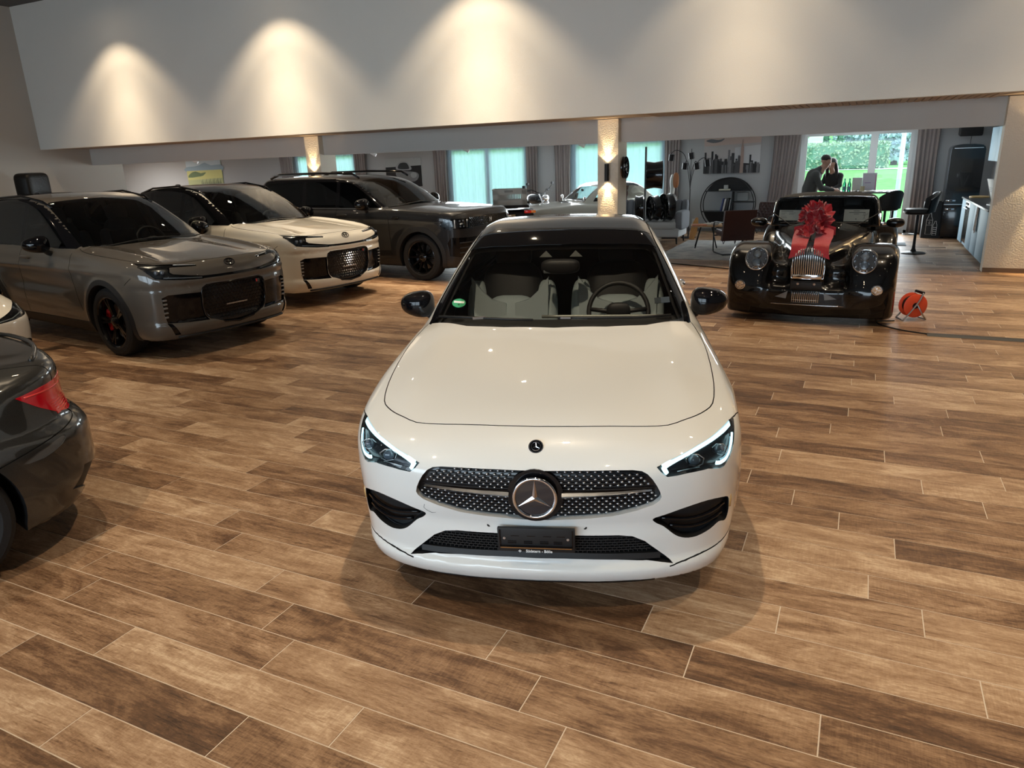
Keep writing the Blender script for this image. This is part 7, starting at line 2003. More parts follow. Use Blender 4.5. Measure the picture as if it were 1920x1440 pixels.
# ---------------------------------------------------------------- curtains and sheers
def cloth_curtain(x0, x1, label, sway=0.0, m=None, y=YB - .135, folds=None, z0=.02, z1=2.36, depth=.035):
    n = folds or max(3, int(abs(x1 - x0) / .075)); nu = n * 8
    def fn(u, v):
        pinch = 1 - .10 * math.sin(min(v * 1.0, 1) * PI)
        x = (x0 + x1) / 2 + (u - .5) * (x1 - x0) * pinch + sway * (1 - v) ** 1.3
        return (x, y + depth * math.sin(u * n * 2 * PI) * (.55 + .45 * (1 - v)) + .012 * math.sin(u * 23 + v * 3), z0 + (z1 - z0) * v)
    o = G().grid(fn, nu, 10).build('curtain', m or M_CURT, None, 3.14)
    so_ = o.modifiers.new('cloth', 'SOLIDIFY'); so_.thickness = .004
    return tag(o, label, 'curtain', 'grey brown curtains at the garden windows')
M_CURT = mat('taupe_curtain', (0.22, 0.19, 0.185), 0.9, sheen=0.3, bump=(200, 0.2))
cloth_curtain(-16.98, -16.42, 'taupe curtain at the window behind the pillar and dark car, on the painting side')
cloth_curtain(-14.06, -13.62, 'taupe curtain between the window behind the dark car and the car picture')
cloth_curtain(-11.25, -10.80, 'taupe curtain beside the car picture')
cloth_curtain(-8.33, -7.98, 'taupe curtain on the motorbike side of the wide sheer window')
cloth_curtain(-7.50, -7.03, 'taupe curtain behind the motorbike, left open at the pillar window')
cloth_curtain(-4.55, -4.15, 'taupe curtain behind the floor lamp and sculpture')
cloth_curtain(-1.98, -1.38, 'taupe curtain gathered beside the city canvas at the glass door', sway=-.16)
cloth_curtain(.94, 1.38, 'taupe curtain gathered at the glass door beside the fridge', sway=.02)
def sheer_material():
    m = bpy.data.materials.new('sheer_voile'); m.use_nodes = True; nt = m.node_tree; nt.nodes.clear()
    out = nt.nodes.new('ShaderNodeOutputMaterial'); tl = nt.nodes.new('ShaderNodeBsdfTranslucent'); df = nt.nodes.new('ShaderNodeBsdfDiffuse'); tr = nt.nodes.new('ShaderNodeBsdfTransparent')
    tl.inputs[0].default_value = (0.70, 0.84, 0.96, 1); df.inputs[0].default_value = (0.6, 0.65, 0.66, 1); tr.inputs[0].default_value = (0.95, 1, 1, 1)
    a = nt.nodes.new('ShaderNodeMixShader'); a.inputs[0].default_value = .22; b = nt.nodes.new('ShaderNodeMixShader'); b.inputs[0].default_value = .05
    nt.links.new(tl.outputs[0], a.inputs[1]); nt.links.new(df.outputs[0], a.inputs[2]); nt.links.new(a.outputs[0], b.inputs[1]); nt.links.new(tr.outputs[0], b.inputs[2]); nt.links.new(b.outputs[0], out.inputs[0])
    return m
M_SHEER = sheer_material()
for x0, x1, lab in ((-16.45, -14.03, 'white sheer curtain at the window behind the pillar and dark car'), (-10.84, -8.29, 'wide white sheer curtain at the window above the crate'), (-7.08, -4.50, 'white sheer curtain at the window behind the pale classic car')):
    n = 22
    o = G().grid(lambda u, v: (x0 + (x1 - x0) * u, YB - .035 + .012 * math.sin(u * n * 2 * PI) + .008 * math.sin(u * 61), .05 + 2.29 * v), n * 8, 3).build('sheer_curtain', M_SHEER, None, 3.14)
    tag(o, lab, 'curtain', 'white sheer curtains')
# ---------------------------------------------------------------- garden beyond the glass
M_LAWN = mat('lawn_green', (0.085, 0.27, 0.05), 0.9, var=(3.0, (0.13, 0.34, 0.075)), bump=(60, 0.5))
def lawn_z(y):
    q = min(max((y - 42) / 26, 0), 1)
    return -.12 + .55 * q * q * (3 - 2 * q) + .045 * max(0, y - 72)
GS = 1.95   # garden planting scale
lawn = G().grid(lambda u, v: (-80 + 160 * u, 18.9 + 140 * v ** 1.4, lawn_z(18.9 + 140 * v ** 1.4)), 20, 60).build('lawn', M_LAWN, None, 3.14); lawn['kind'] = 'structure'
t = G().box((-2, 19.35, -.09), (24, 1.1, .06)).build('path', mat('paving_grey', (0.45, 0.45, 0.44), 0.8), None, None); t['kind'] = 'structure'
t = G().grid(lambda u, v: (-40 + 80 * u, 60.0 + 1.6 * v + .4 * math.sin(u * 30), lawn_z(60.0 + 1.6 * v) + .03), 60, 2).build('path_gravel', mat('pale_gravel', (0.62, 0.60, 0.56), 0.9, bump=(90, 0.8)), None, 3.14); t['kind'] = 'structure'
hill = G().grid(lambda u, v: (-160 + 320 * u, 150 + 60 * v, lawn_z(150) - 6 + 60 * v + 4 * math.sin(u * 22) * v), 30, 10).build('hill', mat('wooded_hill', (0.16, 0.28, 0.20), 0.95, var=(0.3, (0.26, 0.38, 0.26)), bump=(0.8, 1.0)), None, 3.14); hill['kind'] = 'structure'

def leaf_cloud(name, m, parent, n, shape, size, seed):
    """many small leaf blades joined into one crown"""
    r = np.random.RandomState(seed); P, D = shape(r, n)
    V = np.zeros((n * 4, 3)); F = []
    a = r.normal(size=(n, 3)); a /= np.linalg.norm(a, axis=1, keepdims=True)
    b = np.cross(a, D + 1e-3); b /= np.linalg.norm(b, axis=1, keepdims=True) + 1e-9
    s = size * (0.6 + 0.8 * r.rand(n))[:, None]
    V[0::4] = P - a * s; V[1::4] = P + b * s * .55; V[2::4] = P + a * s; V[3::4] = P - b * s * .55
    F = np.arange(n * 4).reshape(n, 4)
    o = mesh_obj(name, V, F, m, parent); o['kind'] = 'stuff'
    return o
def ball_shape(c, rad, clumps=14):
    def f(r, n):
        cc = r.normal(size=(clumps, 3)); cc /= np.linalg.norm(cc, axis=1, keepdims=True); cc = np.array(c) + cc * np.array(rad) * (.25 + .55 * r.rand(clumps, 1))
        k = r.randint(0, clumps, n); d = r.normal(size=(n, 3)); d /= np.linalg.norm(d, axis=1, keepdims=True)
        return cc[k] + d * np.array(rad) * .42 * r.rand(n, 1) ** .4, d
    return f
def cone_shape(h, rad, z0=.2, tiers=11):
    def f(r, n):
        z = r.rand(n); tier = (np.floor(z * tiers) + r.rand(n) ** 2) / tiers
        rr = rad * (1 - z) ** .85 * (.35 + .65 * (1 - (z * tiers % 1) * .7)) * np.sqrt(r.rand(n) * .7 + .3); a = r.rand(n) * 2 * PI
        P = np.stack([rr * np.cos(a), rr * np.sin(a), z0 + z * (h - z0)], 1); d = np.stack([np.cos(a), np.sin(a), -.3 * np.ones(n)], 1)
        return P, d
    return f
def tree(x, y, label, kind, h, rad, m, seed, n=5000, size=.11):
    t = thing({'cone': 'conifer_tree', 'ball': 'broadleaf_tree', 'column': 'thuja_shrub'}[kind], (x * GS, y * GS, lawn_z(y * GS)), 0, label, 'shrub' if kind == 'column' else 'tree', 'garden trees and shrubs'); t.scale = (GS, GS, GS)
    G().tube([(0, 0, -.1), (.02, .02, h * .4), (0, 0, h * .75)], [.05 * h ** .5 + .02, .04 * h ** .5, .015], 8).build('trunk', mat('bark', (0.10, 0.075, 0.055), 0.9), t, 3.14)
    if kind == 'ball': leaf_cloud('crown', m, t, n, ball_shape((0, 0, h * .62), (rad, rad, h * .42)), size, seed)
    else: leaf_cloud('crown', m, t, n, cone_shape(h, rad), size, seed)
    return t
L1 = mat('leaf_pale', (0.44, 0.52, 0.38), 0.8); L2 = mat('leaf_mid', (0.26, 0.36, 0.22), 0.8); L3 = mat('leaf_bluespruce', (0.34, 0.44, 0.47), 0.8); L4 = mat('leaf_dark', (0.09, 0.22, 0.13), 0.8); L5 = mat('leaf_olive', (0.38, 0.46, 0.20), 0.8)
tree(-3.3, 38, 'pale round broadleaf tree on the lawn behind the leaning man', 'ball', 4.6, 1.9, L1, 1, 7000, .10)
tree(0.05, 44, 'tall blue spruce behind the middle post of the glass door', 'cone', 8.0, 2.2, L3, 2, 11000, .11)
tree(1.05, 35.5, 'blue spruce half hidden by the window frame beside the garden pole', 'cone', 5.2, .95, L3, 3, 8000, .10)
tree(-1.55, 33, 'narrow dark thuja beside the pale round tree', 'column', 1.9, .22, L4, 4, 2600, .06)
tree(-1.05, 33.2, 'narrow dark thuja closest to the tall blue spruce', 'column', 2.0, .22, L4, 5, 2600, .06)
tree(2.1, 32.5, 'small olive green conifer beside the grey shed', 'column', 1.9, .42, L5, 6, 2600, .06)
tree(-5.2, 46, 'broad mid green tree on the slope behind the white house', 'ball', 6.5, 3.2, L2, 7, 7000, .16)
tree(3.8, 50, 'broad mid green tree on the slope behind the grey shed', 'ball', 7.0, 3.6, L2, 8, 7000, .16)
tree(0.2, 63, 'tall dark conifer high on the slope', 'cone', 9.0, 2.8, L4, 9, 7000, .18)
tree(-8, 40, 'broadleaf tree beyond the sheer windows', 'ball', 6.0, 2.8, L2, 10, 5000, .16)
tree(-16, 42, 'large broadleaf tree beyond the wide sheer window', 'ball', 7.0, 3.2, L2, 11, 5000, .16)
hd = thing('garden_hedge', (-1.1 * GS, 31.8 * GS, lawn_z(31.8 * GS)), 0, 'low clipped hedge along the far edge of the lawn', 'hedge'); hd.scale = (GS, GS, GS)
G().box((0, 0, .45), (3.6, .7, .9), None, .1).build('hedge_core', L4, hd)
leaf_cloud('hedge_leaves', L2, hd, 6000, lambda r, n: (np.stack([(r.rand(n) - .5) * 3.7, (r.rand(n) - .5) * .9, r.rand(n) * 1.0], 1), r.normal(size=(n, 3))), .06, 20)
sh = thing('garden_shed', (3.25 * GS, 37 * GS, lawn_z(37 * GS)), 0, 'dark grey flat-roofed shed at the end of the lawn', 'shed'); sh.scale = (GS * .8, GS * .8, GS * .8)
G().box((0, 0, .75), (3.0, 2.2, 1.5)).build('wall', mat('shed_grey', (0.10, 0.13, 0.15), 0.6), sh, None); G().box((0, 0, 1.56), (3.4, 2.6, .14)).build('roof', mat('shed_roof', (0.42, 0.47, 0.48), 0.5), sh, None); G().box((.5, -1.11, .65), (.8, .03, 1.3)).build('door', mat('shed_door', (0.06, 0.08, 0.09), 0.5), sh, None)
hs = thing('white_house', (-5.2 * GS, 55 * GS, lawn_z(55 * GS)), .1, 'white house with a grey roof far up the slope', 'house'); hs.scale = (GS, GS, GS)
G().box((0, 0, 1.3), (5.0, 5, 2.6)).build('wall', mat('house_white', (0.75, 0.75, 0.72), 0.8), hs, None)
G().prism([(-3.0, 2.6), (3.0, 2.6), (0, 4.3)], -2.8, 2.8, 'y').build('roof', mat('house_roof', (0.25, 0.25, 0.27), 0.7), hs, None)
for wx in (-1.4, 0, 1.4): G().box((wx, -2.51, 1.4), (.7, .04, 1.0)).build('window', mat('house_window', (0.10, 0.14, 0.18), 0.2), hs, None)
po = thing('garden_pole', (.80, 21.5, -.1), 0, 'pale steel pole standing outside the glass door', 'pole')
G().cyl((0, 0, 0), (0, 0, 4.2), .055, n=14).build('shaft', mat('pale_pole', (0.55, 0.62, 0.64), 0.4), po); G().cyl((0, 0, 0), (0, 0, .04), .12, n=16).build('foot', mat('pale_pole', (0.55, 0.62, 0.64), 0.4), po)
# ---------------------------------------------------------------- two people at the bar table
def sdf_person(name, loc, rz, bones, label, mats, hair=None, h=.017):
    """bones: (a, b, ra, rb, material index); one continuous surface grown round the skeleton"""
    A = np.array([b[0] for b in bones]); Bp = np.array([b[1] for b in bones])
    lo = np.minimum(A, Bp).min(0) - .25; hi = np.maximum(A, Bp).max(0) + .25
    def dist(P, bone):
        a, b, ra, rb = np.array(bone[0]), np.array(bone[1]), bone[2], bone[3]
        ab = b - a; t = np.clip(((P - a) @ ab) / (ab @ ab + 1e-9), 0, 1)
        q = P - a - t[:, None] * ab
        if len(bone) > 5: q = q * np.array(bone[5])
        return np.linalg.norm(q, axis=1) - (ra + (rb - ra) * t)
    def f(x, y, z):
        P = np.stack([x, y, z], 1); d = None
        for bo in bones:
            e = dist(P, bo); d = e if d is None else smin(d, e, .028 if min(bo[2], bo[3]) > .02 else .008)
        return d
    V, Q = surface_nets(f, lo, hi, h)
    t = thing(name, loc, rz, label, 'person')
    o = mesh_obj('body', V, Q, mats, t, 3.14)
    C = V[Q].mean(1); D = np.stack([dist(C, b) for b in bones], 1); mi = np.array([b[4] for b in bones])[D.argmin(1)]
    o.data.polygons.foreach_set('material_index', mi.astype(int)); o.data.update()
    if hair: hair(t)
    return t
def fingers(w, d, up, m, curl=.5, s=1):
    """five fingers from the wrist w along d"""
    w, d, up = np.array(w, float), np.array(d, float), np.array(up, float); d /= np.linalg.norm(d); sd = np.cross(d, up); sd /= np.linalg.norm(sd); up = np.cross(sd, d)
    out = [(tuple(w), tuple(w + d * .075), .030, .034, m), (tuple(w + d * .03 + sd * .018), tuple(w + d * .08 + sd * .022), .018, .017, m), (tuple(w + d * .03 - sd * .018), tuple(w + d * .08 - sd * .022), .018, .017, m)]
    for k, L in enumerate((.068, .078, .073, .058)):
        b0 = w + d * .085 + sd * (.033 - .022 * k); b1 = b0 + d * L * .55 - up * L * curl * .35; b2 = b1 + d * L * .38 - up * L * curl * .6
        out += [(tuple(b0), tuple(b1), .0095, .009, m), (tuple(b1), tuple(b2), .009, .0075, m)]
    th0 = w + d * .03 + sd * .035 * s; th1 = th0 + d * .035 + sd * .025 * s - up * .01; th2 = th1 + d * .03 - up * .012
    return out + [(tuple(th0), tuple(th1), .012, .0105, m), (tuple(th1), tuple(th2), .0105, .0085, m)]
M_SKIN = mat('skin', (0.42, 0.24, 0.17), 0.5); M_JACK = mat('grey_jacket', (0.060, 0.062, 0.060), 0.9, bump=(120, 0.3)); M_TROU = mat('dark_trousers', (0.02, 0.022, 0.028), 0.9); M_SHOE = mat('dark_shoes', (0.012, 0.010, 0.009), 0.4); M_HAIR = mat('dark_hair', (0.010, 0.008, 0.007), 0.5, bump=(120, 0.6)); M_TOPB = mat('black_top', (0.012, 0.012, 0.013), 0.9); M_EYE = mat('eye_dark', (0.02, 0.015, 0.012), 0.3); M_SHIRT = mat('pale_shirt', (0.45, 0.45, 0.45), 0.8)
def head_bones(c, fwd, up, k=1.0):
    c, fwd, up = np.array(c, float), np.array(fwd, float), np.array(up, float); fwd /= np.linalg.norm(fwd); sd = np.cross(up, fwd); sd /= np.linalg.norm(sd); up = np.cross(fwd, sd)
    P = lambda a, b, cc: tuple(c + fwd * a * k + sd * b * k + up * cc * k)
    b = [(P(-.02, 0, .045), P(.01, 0, .035), .092 * k, .085 * k, 0), (P(.03, 0, -.02), P(.045, 0, -.075), .066 * k, .045 * k, 0), (P(.095, 0, .02), P(.112, 0, -.025), .010 * k, .016 * k, 0), (P(.085, -.022, -.062), P(.085, .022, -.062), .011 * k, .011 * k, 0),
         (P(.075, -.05, .035), P(.085, -.02, .040), .012 * k, .012 * k, 0), (P(.075, .05, .035), P(.085, .02, .040), .012 * k, .012 * k, 0), (P(0, .088, .015), P(.0, .09, -.02), .012 * k, .010 * k, 0), (P(0, -.088, .015), P(.0, -.09, -.02), .012 * k, .010 * k, 0)]
    return b, P
def eyes(t, P):
    for s in (-1, 1): G().ell(P(.083, s * .032, .016), (.010, .012, .008), (1, 1), 10, 8).build('eye', M_EYE, t, 3.14)

# man in a grey jacket leaning on the table (faces +x)
hb, HP = head_bones((.20, .03, 1.60), (.86, .16, -.45), (.35, 0, .9))
body = hb + [((.13, .02, 1.42), (.17, .025, 1.52), .062, .058, 0),
    ((.02, .17, 1.36), (.02, -.17, 1.36), .085, .085, 1), ((.0, .0, 1.34), (-.06, 0, 1.10), .150, .145, 1), ((.0, .10, 1.30), (-.06, .08, 1.02), .12, .12, 1), ((.0, -.10, 1.30), (-.06, -.08, 1.02), .12, .12, 1), ((-.06, 0, 1.08), (-.07, 0, .90), .150, .155, 1),
    ((.06, .0, 1.44), (.10, .02, 1.47), .068, .064, 1),
    ((.02, -.20, 1.35), (.14, -.27, 1.10), .062, .052, 1), ((.14, -.27, 1.10), (.36, -.20, 1.055), .050, .038, 1), ((.02, .20, 1.35), (.15, .26, 1.11), .062, .052, 1), ((.15, .26, 1.11), (.38, .17, 1.055), .050, .038, 1),
    ((-.07, .085, .90), (-.02, .10, .48), .098, .062, 2), ((-.02, .10, .48), (-.06, .10, .09), .060, .045, 2), ((-.07, -.085, .90), (-.05, -.10, .48), .098, .062, 2), ((-.05, -.10, .48), (-.09, -.10, .09), .060, .045, 2),
    ((-.07, .10, .045), (.12, .11, .035), .045, .035, 3), ((-.10, -.10, .045), (.09, -.11, .035), .045, .035, 3)]
body += fingers((.385, -.19, 1.050), (1, .15, -.10), (0, 0, 1), 0, .4, 1) + fingers((.405, .165, 1.050), (1, -.15, -.10), (0, 0, 1), 0, .4, -1)
def hair_man(t):
    c = np.array(HP(-.028, 0, .068)); g = G().ell((0, 0, 0), (.104, .098, .085), (1, 1), 28, 18)
    P = np.array(g.V); P[:, 2] = np.where(P[:, 0] > .02, np.maximum(P[:, 2], -.01 + P[:, 0] * .3), np.maximum(P[:, 2], -.075)); g.V = P.tolist()
    g.build('hair', M_HAIR, t, 3.14, tuple(c), (0, .38, .18))
    eyes(t, HP)
sdf_person('person', (-.95, 16.62, 0), .12, body, 'man in a grey jacket leaning over the bar table', [M_SKIN, M_JACK, M_TROU, M_SHOE], hair_man)

# second person behind, long dark hair, black top (faces the man)
hb2, HP2 = head_bones((.12, .0, 1.53), (.93, .1, -.34), (.3, 0, .95), .95)
body2 = hb2 + [((.06, 0, 1.35), (.10, 0, 1.45), .050, .047, 0),
    ((.0, .145, 1.30), (.0, -.145, 1.30), .070, .070, 1), ((.0, .0, 1.28), (-.03, 0, 1.06), .125, .115, 1), ((.0, .07, 1.24), (-.03, .06, 1.0), .10, .10, 1), ((.0, -.07, 1.24), (-.03, -.06, 1.0), .10, .10, 1), ((-.03, 0, 1.05), (-.04, 0, .88), .125, .15, 1), ((.03, 0, 1.36), (.05, 0, 1.39), .055, .052, 1),
    ((.0, -.165, 1.29), (.10, -.21, 1.10), .050, .042, 1), ((.10, -.21, 1.10), (.28, -.15, 1.05), .040, .030, 1), ((.0, .165, 1.29), (.10, .21, 1.10), .050, .042, 1), ((.10, .21, 1.10), (.28, .13, 1.05), .040, .030, 1),
    ((-.04, .08, .88), (-.01, .09, .46), .095, .058, 2), ((-.01, .09, .46), (-.04, .09, .08), .056, .040, 2), ((-.04, -.08, .88), (-.02, -.09, .46), .095, .058, 2), ((-.02, -.09, .46), (-.05, -.09, .08), .056, .040, 2),
    ((-.05, .09, .04), (.11, .10, .032), .038, .030, 3), ((-.06, -.09, .04), (.10, -.10, .032), .038, .030, 3)]
body2 += fingers((.30, -.145, 1.047), (1, .15, -.08), (0, 0, 1), 0, .4, 1) + fingers((.30, .125, 1.047), (1, -.15, -.08), (0, 0, 1), 0, .4, -1)
def hair_woman(t):
    c = np.array(HP2(-.03, 0, .055)); g = G().ell((0, 0, 0), (.105, .104, .095), (1, 1), 28, 18)
    P = np.array(g.V); P[:, 2] = np.where(P[:, 0] > .03, np.maximum(P[:, 2], -.01 + P[:, 0] * .4), P[:, 2]); g.V = P.tolist(); g.build('hair', M_HAIR, t, 3.14, tuple(c), (0, .3, .1))
    b = G(); b.tube(smooth_line3([tuple(np.array(HP2(-.06, 0, .03))), tuple(np.array(HP2(-.10, 0, -.10))), (-.06, 0, 1.28), (-.10, 0, 1.10)]), [.085] * 5 + [.09] * 5 + [.08] * 5 + [.04], 14).build('long_hair', M_HAIR, t, 3.14)
    for s in (-1, 1): G().tube(smooth_line3([tuple(np.array(HP2(.0, s * .095, .03))), tuple(np.array(HP2(.01, s * .105, -.10))), (.06, s * .11, 1.22)]), [.03] * 5 + [.035] * 5 + [.02], 10).build('hair_lock', M_HAIR, t, 3.14)
    eyes(t, HP2)
sdf_person('person', (-.62, 17.72, 0), math.radians(246), body2, 'person with long dark hair and a black top standing across the bar table', [M_SKIN, M_TOPB, M_TROU, M_SHOE], hair_woman)
# ---------------------------------------------------------------- pale classic car, trike with a crate, motorbike
def build_classic():
    T = thing('classic_coupe', (-7.35, 15.45, 0), .70, 'pale classic hardtop car with a chrome framed windscreen behind the pillar', 'car')
    S = dict(L=3.9, cab_x=(1.25, 3.6), xmid=2.4, tumble=0.42, zbelt=.86, kl=.08, kt=.06, kc=.05, ku=.02, cpow=3.5, ccrown=.03, bowf=.22, bowr=.2,
        zt=[(-.1, .72), (0, .74), (.15, .79), (.5, .835), (1.0, .865), (1.4, .885), (2.2, .86), (3.2, .87), (4.0, .82), (4.4, .74)], crown=[(0, .06), (1, .05), (4.3, .06)],
        w=[(-.1, .74), (0, .76), (.4, .83), (1, .86), (2.5, .865), (3.5, .85), (4.3, .74)], sec=[(.05, -.15), (.2, -.07), (.4, -.01), (.6, 0), (.75, -.01), (.86, -.05), (1.4, -.3)],
        pf=[(.05, .2), (.25, .06), (.45, .0), (.65, .01), (.75, .05), (.9, .2), (1.5, .8)], qf=[(0, 0), (.4, .02), (.65, .06), (.78, .14), (.86, .3), (1, .8)], pr=[(.05, .2), (.3, .02), (.6, 0), (.8, .08), (1.4, .4)], qr=[(0, 0), (.4, .02), (.65, .06), (.78, .14), (.86, .3), (1, .8)],
        zb=[(-.1, .18), (4.4, .2)], ct=[(.9, .55), (1.25, .80), (1.40, .90), (1.62, 1.07), (1.85, 1.235), (2.0, 1.285), (2.4, 1.305), (2.8, 1.29), (3.0, 1.23), (3.25, 1.05), (3.5, .85), (3.8, .6)], cw=[(.9, .62), (1.4, .74), (2, .78), (3, .76), (3.8, .65)])
    P = paint('ivory_paint', (0.62, 0.60, 0.52), 0, .35)
    B = Body(S, (-.1, -.95, .1), (4.45, .95, 1.4), .045)
    B.region('windscreen', half_top([(1.43, 0), (1.45, .4), (1.53, .66), (1.75, .62), (1.90, .57), (1.86, .3), (1.85, 0)]), 'z', lambda c, n: n.z > .05 and c.z > .87, mirror=False)
    B.region('side_window', [(1.72, .90), (1.98, 1.20), (2.75, 1.22), (3.05, 1.0), (3.0, .90)], 'y', lambda c, n: abs(c.y) > .4)
    B.region('rear_window', half_top([(2.98, 0), (2.98, .45), (3.28, .55), (3.32, 0)]), 'z', lambda c, n: c.z > .9, mirror=False)
    B.region('roof', half_top([(1.86, 0), (1.88, .3), (1.93, .62), (2.9, .62), (2.96, .4), (2.96, 0)]), 'z', lambda c, n: c.z > 1.18, mirror=False)
    for cx in (.80, 3.05): B.region('arch', arch_poly(cx, .34, cz=.31), 'y', lambda c, n: abs(c.y) > .5)
    B.region('scoop', half_top([(1.18, 0), (1.18, .28), (1.34, .28), (1.34, 0)]), 'z', lambda c, n: c.z > .8, mirror=False)
    B.finish()
    clear = glass('clear_classic_glass', (0.75, 0.80, 0.82), 1.0, 1.45)
    B.part('paint', 'body_shell', P, T); B.part('windscreen', 'windscreen', clear, T); B.part('roof', 'hardtop', mat('dark_hardtop', (0.06, 0.065, 0.07), 0.35, 0, 0.6), T, -.004); B.part('rear_window', 'rear_window', clear, T); B.part('scoop', 'cowl_vent', M_BLACKGAP, T, .01)
    for s in (-1, 1):
        B.part('side_window', 'side_window', clear, T, side=lambda c, s=s: c[1] * s > 0)
        for fb in (0, 1): B.part('arch', 'wheel_arch_liner', M_BLKPLAST, T, .3, (0, -1, 0), side=lambda c, s=s, fb=fb: c[1] * s > 0 and (c[0] > 2) == bool(fb))
        for x in (.80, 3.05): wheel(T, x, s * .82, .31, .18, .20, 8, False, M_SATIN)
        G().lathe([(.09, 0), (.10, -.03), (.085, -.05), (.001, -.055)], 28, (0, 0, 0), 'x').build('headlight', M_CHROME, T, .8, (.05, s * .62, .62))
        G().tube([(1.50, s * .665, B.top_z(1.50, .66) + .004), (1.75, s * .628, B.top_z(1.75, .62) + .004), (1.93, s * .585, B.top_z(1.93, .57) + .004)], .012, 8).build('screen_frame', M_CHROME, T, 3.14)
        mo = G().ell((0, 0, 0), (.03, .055, .05), (1, 1)).build('mirror', M_CHROME, T, 3.14, (1.5, s * .80, .97)); G().tube([(0, 0, 0), (.01, -s * .02, -.1)], .007, 6).build('mirror_stem', M_CHROME, mo, 3.14)
    pts = [(1.43 + .19 * (y / .66) ** 2 * .5, y, (B.top_z(1.43 + .095 * (y / .66) ** 2, y) or .9) + .006) for y in np.linspace(-.66, .66, 15)]
    G().tube(pts, .010, 8).build('screen_frame', M_CHROME, T, 3.14)
    G().tube([(-.02 + .12 * (y / .75) ** 2, y, .42) for y in np.linspace(-.75, .75, 15)], .04, 8).build('bumper', M_CHROME, T, 3.14)
    G().box((.0, 0, .58), (.03, .9, .16), None, .02).build('grille', M_SATIN, T)
    steering_wheel(T, 1.95, -.33, .90, .19, .35)
    for y in (.34, -.34): seat(T, 2.25, y, .42, mat('tan_leather', (0.20, 0.07, 0.05), 0.5), mat('tan_leather', (0.20, 0.07, 0.05), 0.5), .48)
    G().ell((1.74, 0, 1.13), (.012, .09, .03), (.8, .8)).build('rear_view_mirror', M_SATIN, T, 3.14)
    card = thing('price_card', (0, 0, 0), 0, 'pale price card standing behind the classic car windscreen', 'sign')
    c, s_ = math.cos(.70), math.sin(.70); lx, ly = 1.66, .28
    card.location = (-7.35 + lx * c - ly * s_, 15.45 + lx * s_ + ly * c, .955); card.rotation_euler = (0, .25, .70)
    G().box((0, 0, .0), (.004, .30, .22)).build('card', mat('card_peach', (0.55, 0.45, 0.38), 0.6), card, None); G().box((-.003, .0, .04), (.002, .05, .07)).build('emblem_print', M_INK, card, None); G().box((-.003, 0, -.045), (.002, .16, .012)).build('text_line', M_INK, card, None)
build_classic()

tr = thing('motor_trike', (-6.20, 12.95, 0), .42, 'black motor trike seen from behind with orange tail lights and a cargo rack', 'trike')
M_BK = mat('trike_black', (0.012, 0.012, 0.013), 0.35, 0, 0.4)
G().box((0, .30, .76), (.95, .75, .34), None, .08).build('rear_fairing', M_BK, tr); G().box((0, .05, 1.005), (.74, .50, .05), None, .01).build('cargo_rack', M_STEELBLK, tr)
for s in (-1, 1):
    G().lathe([(.15, -.11), (.27, -.11), (.30, -.06), (.30, .06), (.27, .11), (.15, .11)], 32, (s * .52, .35, .30), 'x').build('rear_wheel', M_TYRE, tr, .6)
    G().lathe([(.001, -.05), (.155, -.09), (.155, .09), (.001, .05)], 24, (s * .52, .35, .30), 'x').build('wheel_rim', M_SATIN, tr, .6)
    G().box((s * .52, .33, .66), (.30, .62, .06), None, .03).build('mudguard', M_BK, tr)
    tl = G().box((s * .34, -.10, .90), (.13, .05, .055), None, .01).build('tail_light', mat('tail_red', (0.55, 0.02, 0.02), 0.2, 0, .5, emit=(.6, .02, .01), estr=.25), tr); G().box((s * .45, -.09, .90), (.09, .05, .05), None, .01).build('turn_light', mat('turn_orange', (0.75, 0.22, 0.03), 0.2, 0, .5, emit=(.8, .2, .02), estr=.2), tr)
    G().tube([(s * .30, .55, .85), (s * .22, .9, .65), (s * .12, 1.3, .45)], .025, 8).build('frame_rail', M_STEELBLK, tr, 3.14)
G().box((.0, -.13, .78), (.20, .012, .15), None, .003).build('number_plate', mat('plate_yellowish', (0.66, 0.60, 0.42), 0.5), tr)
for k in range(4): G().box((-.065 + .043 * k, -.138, .78), (.02, .003, .06)).build('plate_mark', M_INK, tr, None)
G().box((-.20, -.13, .78), (.09, .012, .10), None, .003).build('round_reflector', mat('reflector_orange', (0.65, 0.25, 0.12), 0.4), tr)
G().ell((0, .72, .86), (.17, .26, .09), (.6, .7)).build('saddle', mat('black_leather', (0.018, 0.018, 0.019), 0.5), tr, 3.14)
G().ell((0, 1.02, .78), (.16, .22, .15), (.8, .8)).build('fuel_tank', M_BK, tr, 3.14)
G().lathe([(.15, -.06), (.25, -.06), (.28, 0), (.25, .06), (.15, .06)], 32, (0, 1.45, .28), 'x').build('front_wheel', M_TYRE, tr, .6)
for s in (-1, 1): G().tube([(s * .09, 1.45, .28), (s * .10, 1.22, .95)], .02, 8).build('fork_leg', M_SATIN, tr, 3.14)
G().tube(smooth_line3([(-.38, 1.02, 1.02), (-.22, 1.14, 1.03), (0, 1.20, .97), (.22, 1.14, 1.03), (.38, 1.02, 1.02)]), .013, 8).build('handlebar', M_STEELBLK, tr, 3.14)

